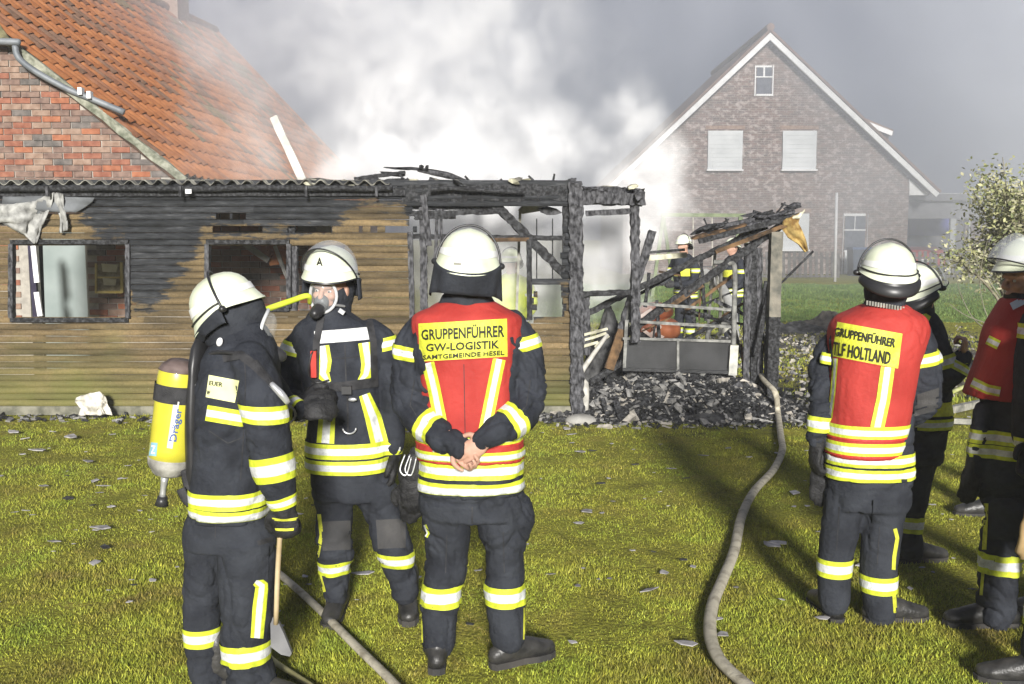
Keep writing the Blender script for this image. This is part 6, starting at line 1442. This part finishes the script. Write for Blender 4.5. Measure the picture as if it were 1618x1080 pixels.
panel('lettered_panel', D.v_, D.vb, [(1323, 508), (1426, 527), (1419, 582), (1314, 562)], yel, .005)
lettering(D.v_, D.vb, 'GRUPPENFÜHRER', [(1320, 513), (1417, 532), (1414, 549), (1318, 530)], letter_m, .013, .022); lettering(D.v_, D.vb, 'TLF HOLTLAND', [(1317, 539), (1409, 556), (1406, 576), (1315, 560)], letter_m, .013, .022)
strip('reflective_strip', D.v_, D.vb, [(1320, 566), (1316, 620), (1311, 660)], 8, ysy); strip('reflective_strip', D.v_, D.vb, [(1403, 580), (1396, 630), (1386, 676)], 22, ysy)
for y in (674, 700): ring('reflective_band', D.v_, D.vb, D.p(1364, y), (-.0, 0, 1), .2, .066, ysr, .005, 60)
ring('reflective_band', D.j, D.jb, D.p(1371, 718), (0, 0, 1), .21, .055, ysy, .006, 64); ring('reflective_band', D.j, D.jb, D.p(1371, 740), (0, 0, 1), .21, .058, ysy, .006, 64)
ring('sleeve_band', D.j, D.jb, D.p(1453, 566), D.p(1449, 535) - D.p(1458, 600), .09, .062, ysy); ring('sleeve_band', D.j, D.jb, D.p(1306, 566), D.p(1312, 540) - D.p(1302, 590), .07, .05, ysy); ring('sleeve_band', D.j, D.jb, D.p(1298, 668), (0.05, 0, 1), .07, .07, ysy)
panel('elbow_patch', D.j, D.jb, [(1434, 628), (1484, 612), (1482, 648), (1436, 660)], knee_m, .004, 10, 8)
ring('leg_band', D.t, D.tb, D.p(1318, 893), (0, 0, 1), .08, .085, ysy); ring('leg_band', D.t, D.tb, D.p(1388, 916), (0, 0, 1), .085, .085, ysy)
strip('piping', D.t, D.tb, [(1414, 835), (1418, 850), (1413, 880), (1412, 900)], 6, yel); strip('piping', D.t, D.tb, [(1414, 940), (1416, 968)], 8, yel)

pocket(D, D.t, D.tb, [(1380, 790), (1418, 790), (1414, 826), (1378, 826)], navy2, .25); strip('seam', D.t, D.tb, [(1326, 800), (1322, 870)], 1.3, strap_m, .002); strip('seam', D.t, D.tb, [(1390, 832), (1386, 892)], 1.3, strap_m, .002)
# ---------------------------------------------------------------- E: firefighter behind D with a raised hand
E = Fig('person half hidden behind the TLF HOLTLAND vest, lime collar and one bare hand raised', 5.4)
E.jacket([(1448, 488, 20, .07), (1447, 500, 34, .10), (1448, 518, 42, .13), (1452, 550, 46, .14), (1455, 600, 44, .14), (1458, 640, 42, .14), (1458, 676, 41, .14)])
E.limb(E.jk, [(1470, 522, -.05, 21), (1481, 562, -.09, 22), (1490, 594, -.11, 21), (1508, 588, -.12, 18), (1521, 566, -.12, 14)]); E.limb(E.jk, [(1425, 525, .05, 20), (1418, 570, .05, 20), (1430, 610, .1, 18)])
E.hips([(1456, 665, 40, .13), (1452, 700, 38, .13), (1450, 730, 36, .13)])
E.limb(E.tr, [(1456, 720, 0, 27), (1446, 770, 0, 24), (1438, 825, 0, 19), (1440, 868, 0, 18)]); E.limb(E.tr, [(1430, 720, .1, 25), (1418, 780, .1, 22), (1412, 860, .1, 18)])
e1, e2 = E.p(1442, 872), E.p(1412, 865); boot(E.bt, E.so, V((e1.x, 5.46, .13)), (1, .1)); boot(E.bt, E.so, V((e2.x, 5.6, .13)), (1, .3))
hand(E.body, E.p(1522, 560, -.12), (.05, -.1, 1), (-.75, .3, 0), (1.2, 1.2, .8), .95, 0, 1, 0, .0)
HE = Matrix.Translation(E.p(1452, 468)) @ Matrix.Rotation(-R(52), 4, 'Z') @ Matrix.Rotation(R(-4), 4, 'X')
head(E.body, HE); Hr((0, -.03, -.03), (.09, .095, .11), E.hd, HE); E.hd.tube([E.p(1450, 480), E.p(1448, 500)], [(.085, .085), (.10, .09)], 18, 2)
E.build((E.p(1445, 900).x, 5.4, 0), 33.1, .01, .0065)
hE, _ = helmet(E.root, E.p(1451, 463), 52, 6, -8, 'rubber', 'up', 1.03, True, True, 0, 20)
strip('lime_collar', E.j, E.jb, [(1432, 496), (1448, 496), (1468, 506)], [16, 18, 14], lime, .008); strip('lime_yoke', E.j, E.jb, [(1430, 502), (1466, 508)], 12, lime, .006)
ring('sleeve_band', E.j, E.jb, E.p(1484, 572, -.09), E.p(1477, 545, -.08) - E.p(1490, 594, -.1), .085, .07, ysy); ring('sleeve_band', E.j, E.jb, E.p(1514, 580, -.12), E.p(1508, 588, -.12) - E.p(1522, 564, -.12), .065, .05, ysy)
ring('reflective_band', E.j, E.jb, E.p(1458, 640), (0, 0, 1), .17, .075, yel, .006, 50); ring('reflective_band', E.j, E.jb, E.p(1458, 664), (0, 0, 1), .17, .06, ysy, .006, 50); ring('leg_band', E.t, E.tb, E.p(1438, 826), (0, 0, 1), .075, .09, ysy)

# ---------------------------------------------------------------- F: right edge, facing left
Fg = Fig('person cut by the right edge facing left in an open red vest, clear visor raised', 4.55)
Fg.jacket([(1622, 462, 26, .08), (1628, 482, 42, .12), (1638, 510, 62, .16), (1640, 560, 72, .18), (1638, 620, 80, .185), (1632, 680, 84, .185), (1628, 740, 90, .19), (1632, 785, 84, .185)])
Fg.limb(Fg.jk, [(1648, 515, -.16, 34), (1645, 570, -.2, 38), (1640, 625, -.22, 36), (1632, 670, -.22, 30), (1628, 700, -.22, 24)]); Fg.limb(Fg.jk, [(1630, 515, .15, 30), (1612, 580, .2, 28), (1606, 630, .1, 22)])
torso(Fg.vest, Fg.secs([(1622, 470, 36, .10), (1622, 490, 46, .14), (1622, 520, 62, .17), (1618, 560, 66, .19), (1606, 600, 68, .195), (1600, 625, 72, .195)]))
Fg.hips([(1632, 775, 80, .17), (1634, 800, 80, .17)])
Fg.limb(Fg.tr, [(1598, 800, -.06, 44), (1586, 850, -.06, 35), (1580, 900, -.06, 32), (1577, 950, -.05, 29), (1574, 968, -.05, 28)]); Fg.limb(Fg.tr, [(1670, 800, .1, 42), (1690, 880, .1, 36), (1700, 955, .1, 30)])
f1, f2 = Fg.p(1572, 965), Fg.p(1700, 960); boot(Fg.bt, Fg.so, V((f1.x, 4.52, .13)), (-1, .05), 1.08); boot(Fg.bt, Fg.so, V((f2.x, 4.7, .13)), (-1, -.1))
hand(Fg.gl, Fg.p(1538, 735, -.05), (-.1, 0, -1), (0, 1, 0), (.2, .2, .2), 1.05, .006, 1)
Fg.jk.tube([Fg.p(1556, 650, -.05), Fg.p(1548, 700, -.05), Fg.p(1543, 745, -.05)], [.05, .05, .03], 12, 3, caps='round')
HF = Matrix.Translation(Fg.p(1621, 432)) @ Matrix.Rotation(-R(262), 4, 'Z')
head(Fg.body, HF); Fg.body.tube([Fg.p(1620, 440), Fg.p(1624, 480)], .06, 16, 2)
Fg.build((Fg.p(1630, 900).x, 4.55, 0), 41.9, .009, .006)
hF, _ = helmet(Fg.root, Fg.p(1624, 430), 264, 2, 0, 'rubber', 'up', 1.04, True, True, 0, 24); eyes(Fg.root, HF)
Hh = MB(); Hr((0, .045, -.105), (.052, .050, .035), Hh, HF); Hr((0, .02, -.10), (.066, .03, .04), Hh, HF); Hh.build('beard', M('beard_hair', (.02, .015, .012), .9, (.05, .04, .03), scale=60, bump=.6, bscale=200), Fg.root, True)
MB().tube([HF @ V((.085, .02, .02)), HF @ V((.078, .015, -.06)), HF @ V((.04, .03, -.135)), HF @ V((-.04, .03, -.135)), HF @ V((-.078, .015, -.06))], .006, 8, 4).build('chin_strap', strap_m, hF, True)
strip('collar', Fg.v_, Fg.vb, [(1598, 484), (1618, 474)], 12, M('collar_pale_blue', (.42, .48, .55), .8, (.52, .58, .64)), .01)
strip('vest_band', Fg.v_, Fg.vb, [(1560, 536), (1578, 545)], 15, ysy, .006); strip('vest_band', Fg.v_, Fg.vb, [(1535, 604), (1560, 616), (1580, 620)], 18, ysr, .006)
ring('sleeve_band', Fg.j, Fg.jb, Fg.p(1648, 522, -.17), (.0, 0, 1), .125, .065, ysy)
for y in (684, 706): ring('reflective_band', Fg.j, Fg.jb, Fg.p(1632, y), (0, 0, 1), .27, .062, ysy, .006, 60)
ring('leg_band', Fg.t, Fg.tb, Fg.p(1580, 886, -.06), (0, 0, 1), .10, .095, ysy); strip('piping', Fg.t, Fg.tb, [(1558, 795), (1557, 830), (1555, 868)], 7, yel); strip('piping', Fg.t, Fg.tb, [(1553, 905), (1550, 940)], 5, yel)

# ---------------------------------------------------------------- simpler standing figures
def stander(label, Yp, px, yaw=0, H=1.78, stance=.14, jm=None, vest=False, visible=True, lean=0., armf=(0, 0), seed=1., bands=True, hv=None, vox=.016, group=None, zb=0., feet=None):
    f = Fig(label, Yp, group); b = V(((px - 809) / FPX * Yp, Yp, zb)); k = H / 1.78; fw = V((math.sin(R(yaw)), math.cos(R(yaw)), 0)); rt_ = V((fw.y, -fw.x, 0))
    def q(r, fo, z): return b + rt_ * r * k + fw * fo * k + V((0, 0, z * k))
    a = abs(math.cos(R(yaw))); rx = lambda w, d: (w * a + d * (1 - a), d * a + w * (1 - a))
    S1 = [(q(0, lean, 1.50), *rx(.07, .07)), (q(0, lean, 1.45), *rx(.15, .10)), (q(0, lean, 1.38), *rx(.21, .13)), (q(0, lean * .7, 1.22), *rx(.22, .15)), (q(0, lean * .3, 1.0), *rx(.20, .15)), (q(0, 0, .78), *rx(.21, .165))]
    torso(f.jk, S1); torso(f.body, S1, shrink=.8); S2 = [(q(0, 0, .86), *rx(.18, .14)), (q(0, 0, .74), *rx(.19, .14))]; torso(f.tr, S2); torso(f.body, S2, shrink=.8)
    for i, s in enumerate((-1, 1)):
        fo = armf[i]; P = [q(s * .20, lean, 1.38), q(s * .27, lean + .02, 1.2), q(s * .29, lean + .05 + fo * .1, 1.06), q(s * (.27 - .12 * abs(fo)), lean + .10 + fo * .32, .92 + abs(fo) * .14)]
        f.jk.tube(P, [.07, .07, .062, .045], 14, 4, caps='round'); f.body.tube(P, [.045, .045, .04, .03], 10, 4, caps='round'); hand(f.gl, P[-1], (P[-1] - P[-2]), -rt_ * s, (.4, .4, .3), 1.0, .005, s)
        ff = (feet[i] if feet else (s * stance, 0)); P = [q(s * .095, 0, .80), q((s * .1 + ff[0]) / 2, ff[1] * .5 + .02, .48), q(ff[0], ff[1], .14)]
        f.tr.tube(P, [.105, .082, .066], 14, 5, caps='round'); f.body.tube(P, [.06, .05, .045], 10, 4, caps='round'); boot(f.bt, f.so, V((P[-1].x, P[-1].y, b.z + .13)) - V((0, 0, b.z)) , fw)
    if zb:
        for m_ in (f.bt, f.so): m_.v = [v + V((0, 0, zb)) for v in m_.v]
    Mx = Matrix.Translation(q(0, lean + .03, 1.64)) @ Matrix.Rotation(-R(yaw), 4, 'Z'); head(f.body, Mx); f.body.tube([q(0, lean + .01, 1.58), q(0, lean, 1.44)], .06, 12, 2)
    if vest: torso(f.vest, [(c, x + .02, y + .02) for c, x, y in S1[1:]])
    f.build(b, seed, vox, vox, jm); helmet(f.root, q(0, lean + .02, 1.64), yaw, 0, 0, 'rubber', hv)
    if bands:
        for z in (.84, .92): ring('reflective_band', f.j, f.jb, q(0, 0, z), (0, 0, 1), .25, .06, ysy, .008, 32, 2)
        for i, s in enumerate((-1, 1)): ring('sleeve_band', f.j, f.jb, q(s * .26, lean + .01, 1.24), (0, 0, 1), .09, .07, ysy, .008, 20, 2); ff = (feet[i] if feet else (s * stance, 0)); ring('leg_band', f.t, f.tb, q(ff[0], ff[1] * .9, .30), (0, 0, 1), .09, .09, ysy, .008, 20, 2)
    return f
I_ = stander('distant person seen through the burnt frame holding a hose, facing left', 16.0, 1084, 235, 1.84, .12, armf=(.8, .9), seed=5.5, hv=None, lean=.05)
ring('reflective_band', I_.j, I_.jb, I_.root.location + V((0, 0, 1.25)), (0, 0, 1), .26, .12, yel, .01, 24, 2)
J_ = stander('distant person mostly hidden behind the charred uprights with yellow bands', 16.8, 1158, 250, 1.78, .12, armf=(.6, .5), seed=6.5)
ring('reflective_band', J_.j, J_.jb, J_.root.location + V((0, 0, 1.2)), (0, 0, 1), .26, .12, yel, .01, 24, 2)
K_ = stander('person in a lime coat working in the smoke inside the shed', 11.5, 808, 200, 1.66, .12, jm=lime, armf=(.5, .8), seed=7.5)
G_ = stander('person hidden behind the firefighter at the right edge with one boot stretched out left', 6.4, 1655, 280, 1.76, .12, feet=((-.1, .30), (.14, -.1)), seed=8.5, vox=.012)
H_ = stander('person standing just outside the right edge with a boot reaching into view', 3.98, 1722, 285, 1.80, .12, feet=((-.12, .14), (.14, -.12)), seed=9.5, vox=.012)
hm = MB(); hand(hm, at(1634, 815, 3.95), (-.05, 0, -1), (0, 1, 0), (.2, .2, .2), 1.1, .008, 1); solid('leather_glove', hm, .008, M('tan_leather', (.30, .20, .09), .7, (.42, .30, .15)), H_.root, 2)
hose('hose_line', 'pale hose curving from the distant firefighter down behind the frame', [(1112, 430, 15.6), (1128, 440, 15.4), (1145, 462, 15.0), (1156, 490, 14.6), (1160, 530, 14.0)], .075, .05, M('hose_grey', (.25, .25, .24), .7, (.4, .4, .38)), 1.)
# ---------------------------------------------------------------- smoke plumes (volume grids) and the haze
def smoke_plume(name, label, lo, hi, res, blobs, dens, nscale, albedo, aniso, nlo=.42, nhi=.62, seed=0.):
    me = bpy.data.meshes.new(name); me.from_pydata([lo, (hi[0], lo[1], lo[2]), hi], [], [(0, 1, 2)])
    o = bpy.data.objects.new(name, me); COL.objects.link(o); tag(o, label, 'smoke', kind='stuff')
    ng = bpy.data.node_groups.new(name, 'GeometryNodeTree'); ng.interface.new_socket('Geometry', in_out='INPUT', socket_type='NodeSocketGeometry'); ng.interface.new_socket('Geometry', in_out='OUTPUT', socket_type='NodeSocketGeometry')
    N = ng.nodes; L = ng.links.new; out = N.new('NodeGroupOutput'); vc = N.new('GeometryNodeVolumeCube'); sm = N.new('GeometryNodeSetMaterial'); pos = N.new('GeometryNodeInputPosition').outputs[0]
    def mth(op, a, b=None, clamp=False):
        m = N.new('ShaderNodeMath'); m.operation = op; m.use_clamp = clamp
        for i, v in enumerate((a, b)):
            if v is None: continue
            if isinstance(v, (int, float)): m.inputs[i].default_value = v
            else: L(v, m.inputs[i])
        return m.outputs[0]
    wn_ = N.new('ShaderNodeTexNoise'); wn_.inputs['Scale'].default_value = nscale * .6; wn_.inputs['Detail'].default_value = 2
    L(pos, wn_.inputs['Vector'])
    ws = N.new('ShaderNodeVectorMath'); ws.operation = 'SCALE'; ws.inputs['Scale'].default_value = 1.5; wsb = N.new('ShaderNodeVectorMath'); wsb.operation = 'SUBTRACT'; wsb.inputs[1].default_value = (.5, .5, .5)
    L(wn_.outputs['Color'], wsb.inputs[0]); L(wsb.outputs[0], ws.inputs[0])
    wp = N.new('ShaderNodeVectorMath'); wp.operation = 'ADD'; L(pos, wp.inputs[0]); L(ws.outputs[0], wp.inputs[1]); wpos = wp.outputs[0]
    tot = None
    for (c, r, d) in blobs:
        s = N.new('ShaderNodeVectorMath'); s.operation = 'SUBTRACT'; L(wpos, s.inputs[0]); s.inputs[1].default_value = tuple(c)
        q = N.new('ShaderNodeVectorMath'); q.operation = 'DIVIDE'; L(s.outputs[0], q.inputs[0]); q.inputs[1].default_value = tuple(r)
        l = N.new('ShaderNodeVectorMath'); l.operation = 'LENGTH'; L(q.outputs[0], l.inputs[0])
        f = mth('MULTIPLY', mth('POWER', mth('SUBTRACT', 1.0, l.outputs['Value'], True), 1.3), d)
        tot = f if tot is None else mth('MAXIMUM', tot, f)
    n = N.new('ShaderNodeTexNoise'); n.inputs['Scale'].default_value = nscale; n.inputs['Detail'].default_value = 6; n.inputs['Roughness'].default_value = .62; n.inputs['Distortion'].default_value = .9
    ad = N.new('ShaderNodeVectorMath'); ad.operation = 'ADD'; ad.inputs[1].default_value = (seed, 0, 0); mp = N.new('ShaderNodeVectorMath'); mp.operation = 'MULTIPLY'; mp.inputs[1].default_value = (1, 1, .85)
    L(pos, ad.inputs[0]); L(ad.outputs[0], mp.inputs[0]); L(mp.outputs[0], n.inputs['Vector'])
    mr = N.new('ShaderNodeMapRange'); mr.interpolation_type = 'SMOOTHSTEP'; L(n.outputs['Fac'], mr.inputs['Value']); mr.inputs['From Min'].default_value = nlo; mr.inputs['From Max'].default_value = nhi; mr.inputs['To Min'].default_value = .08; mr.inputs['To Max'].default_value = 1
    L(mth('MULTIPLY', tot, mr.outputs[0]), vc.inputs['Density'])
    vc.inputs['Min'].default_value = lo; vc.inputs['Max'].default_value = hi
    for k, v in zip(('X', 'Y', 'Z'), res): vc.inputs['Resolution ' + k].default_value = v
    m = bpy.data.materials.new(name + '_air'); m.use_nodes = True; t = m.node_tree; t.nodes.clear()
    pv = t.nodes.new('ShaderNodeVolumePrincipled'); mo = t.nodes.new('ShaderNodeOutputMaterial'); t.links.new(pv.outputs[0], mo.inputs['Volume'])
    pv.inputs['Color'].default_value = c4(albedo); pv.inputs['Density'].default_value = dens; pv.inputs['Anisotropy'].default_value = aniso
    sm.inputs['Material'].default_value = m; L(vc.outputs[0], sm.inputs['Geometry']); L(sm.outputs[0], out.inputs[0]); me.materials.append(m)
    md = o.modifiers.new('smoke', 'NODES'); md.node_group = ng
    return o
def bl(px, py, Y, rx, rz, ry, d):
    c = at(px, py, Y); s = Y / FPX; return ((c.x, c.y, c.z), (rx * s, ry, rz * s), d)
blobs = [bl(800, 410, 12.0, 240, 160, 1.7, 2.4), bl(965, 400, 11.8, 85, 130, 1.2, 1.7), bl(710, 280, 12.4, 300, 110, 1.8, 1.4), bl(610, 200, 12.8, 110, 200, 1.5, .8),
         bl(750, 190, 13.0, 150, 220, 1.6, .75), bl(850, 240, 12.4, 120, 110, 1.4, 1.0), bl(560, 40, 13.4, 190, 250, 1.9, .34), bl(720, 0, 13.6, 250, 270, 2.1, .40),
         bl(1020, 265, 11.7, 80, 150, 1., 2.2), bl(960, 270, 12.4, 110, 90, 1.2, .5), bl(985, 190, 12.2, 60, 90, .8, .45), bl(1035, 325, 11.6, 50, 90, .8, 1.8), bl(900, 120, 13.4, 130, 180, 1.6, .12), bl(430, 230, 12.4, 200, 150, 1.6, .24), bl(330, 90, 14.5, 170, 150, 2., .14)]
smoke_plume('smoke', 'white floodlit smoke pouring out of the burnt shed roof', (-4.6, 10.5, .2), (3.4, 15.6, 6.6), (144, 92, 124), blobs, 1.7, 2.0, (.975, .975, .98), -.36, .44, .60)
def wb(x, y, z, rx, ry, rz, d): return ((x, y, z), (rx, ry, rz), d)
drift = [wb(-3, 24, 7, 10, 9, 9, .9), wb(5, 26, 8, 10, 8, 9, .8), wb(12, 25, 9, 12, 8, 9, .9), wb(7, 27, 3, 13, 7, 5, .6), wb(16, 28, 5, 10, 8, 7, .6)]
smoke_plume('drifting_smoke', 'grey smoke drifting between the shed and the neighbouring house', (-14, 16.5, .0), (26, 35.0, 16.5), (100, 46, 60), drift, .30, .095, (.86, .89, .97), -.1, .40, .66, 3.1)
hz = MB().box((3, 29, 4.9), (34, 33, 5.95)).build('haze', None, None)
m = bpy.data.materials.new('haze_air'); m.use_nodes = True; t = m.node_tree; t.nodes.clear()
pv = t.nodes.new('ShaderNodeVolumePrincipled'); mo = t.nodes.new('ShaderNodeOutputMaterial'); t.links.new(pv.outputs[0], mo.inputs['Volume'])
pv.inputs['Color'].default_value = (.93, .94, .98, 1); pv.inputs['Density'].default_value = .003; pv.inputs['Anisotropy'].default_value = 0.
hz.data.materials.append(m); tag(hz, 'thin smoky haze drifting over the whole site', 'haze', kind='stuff')
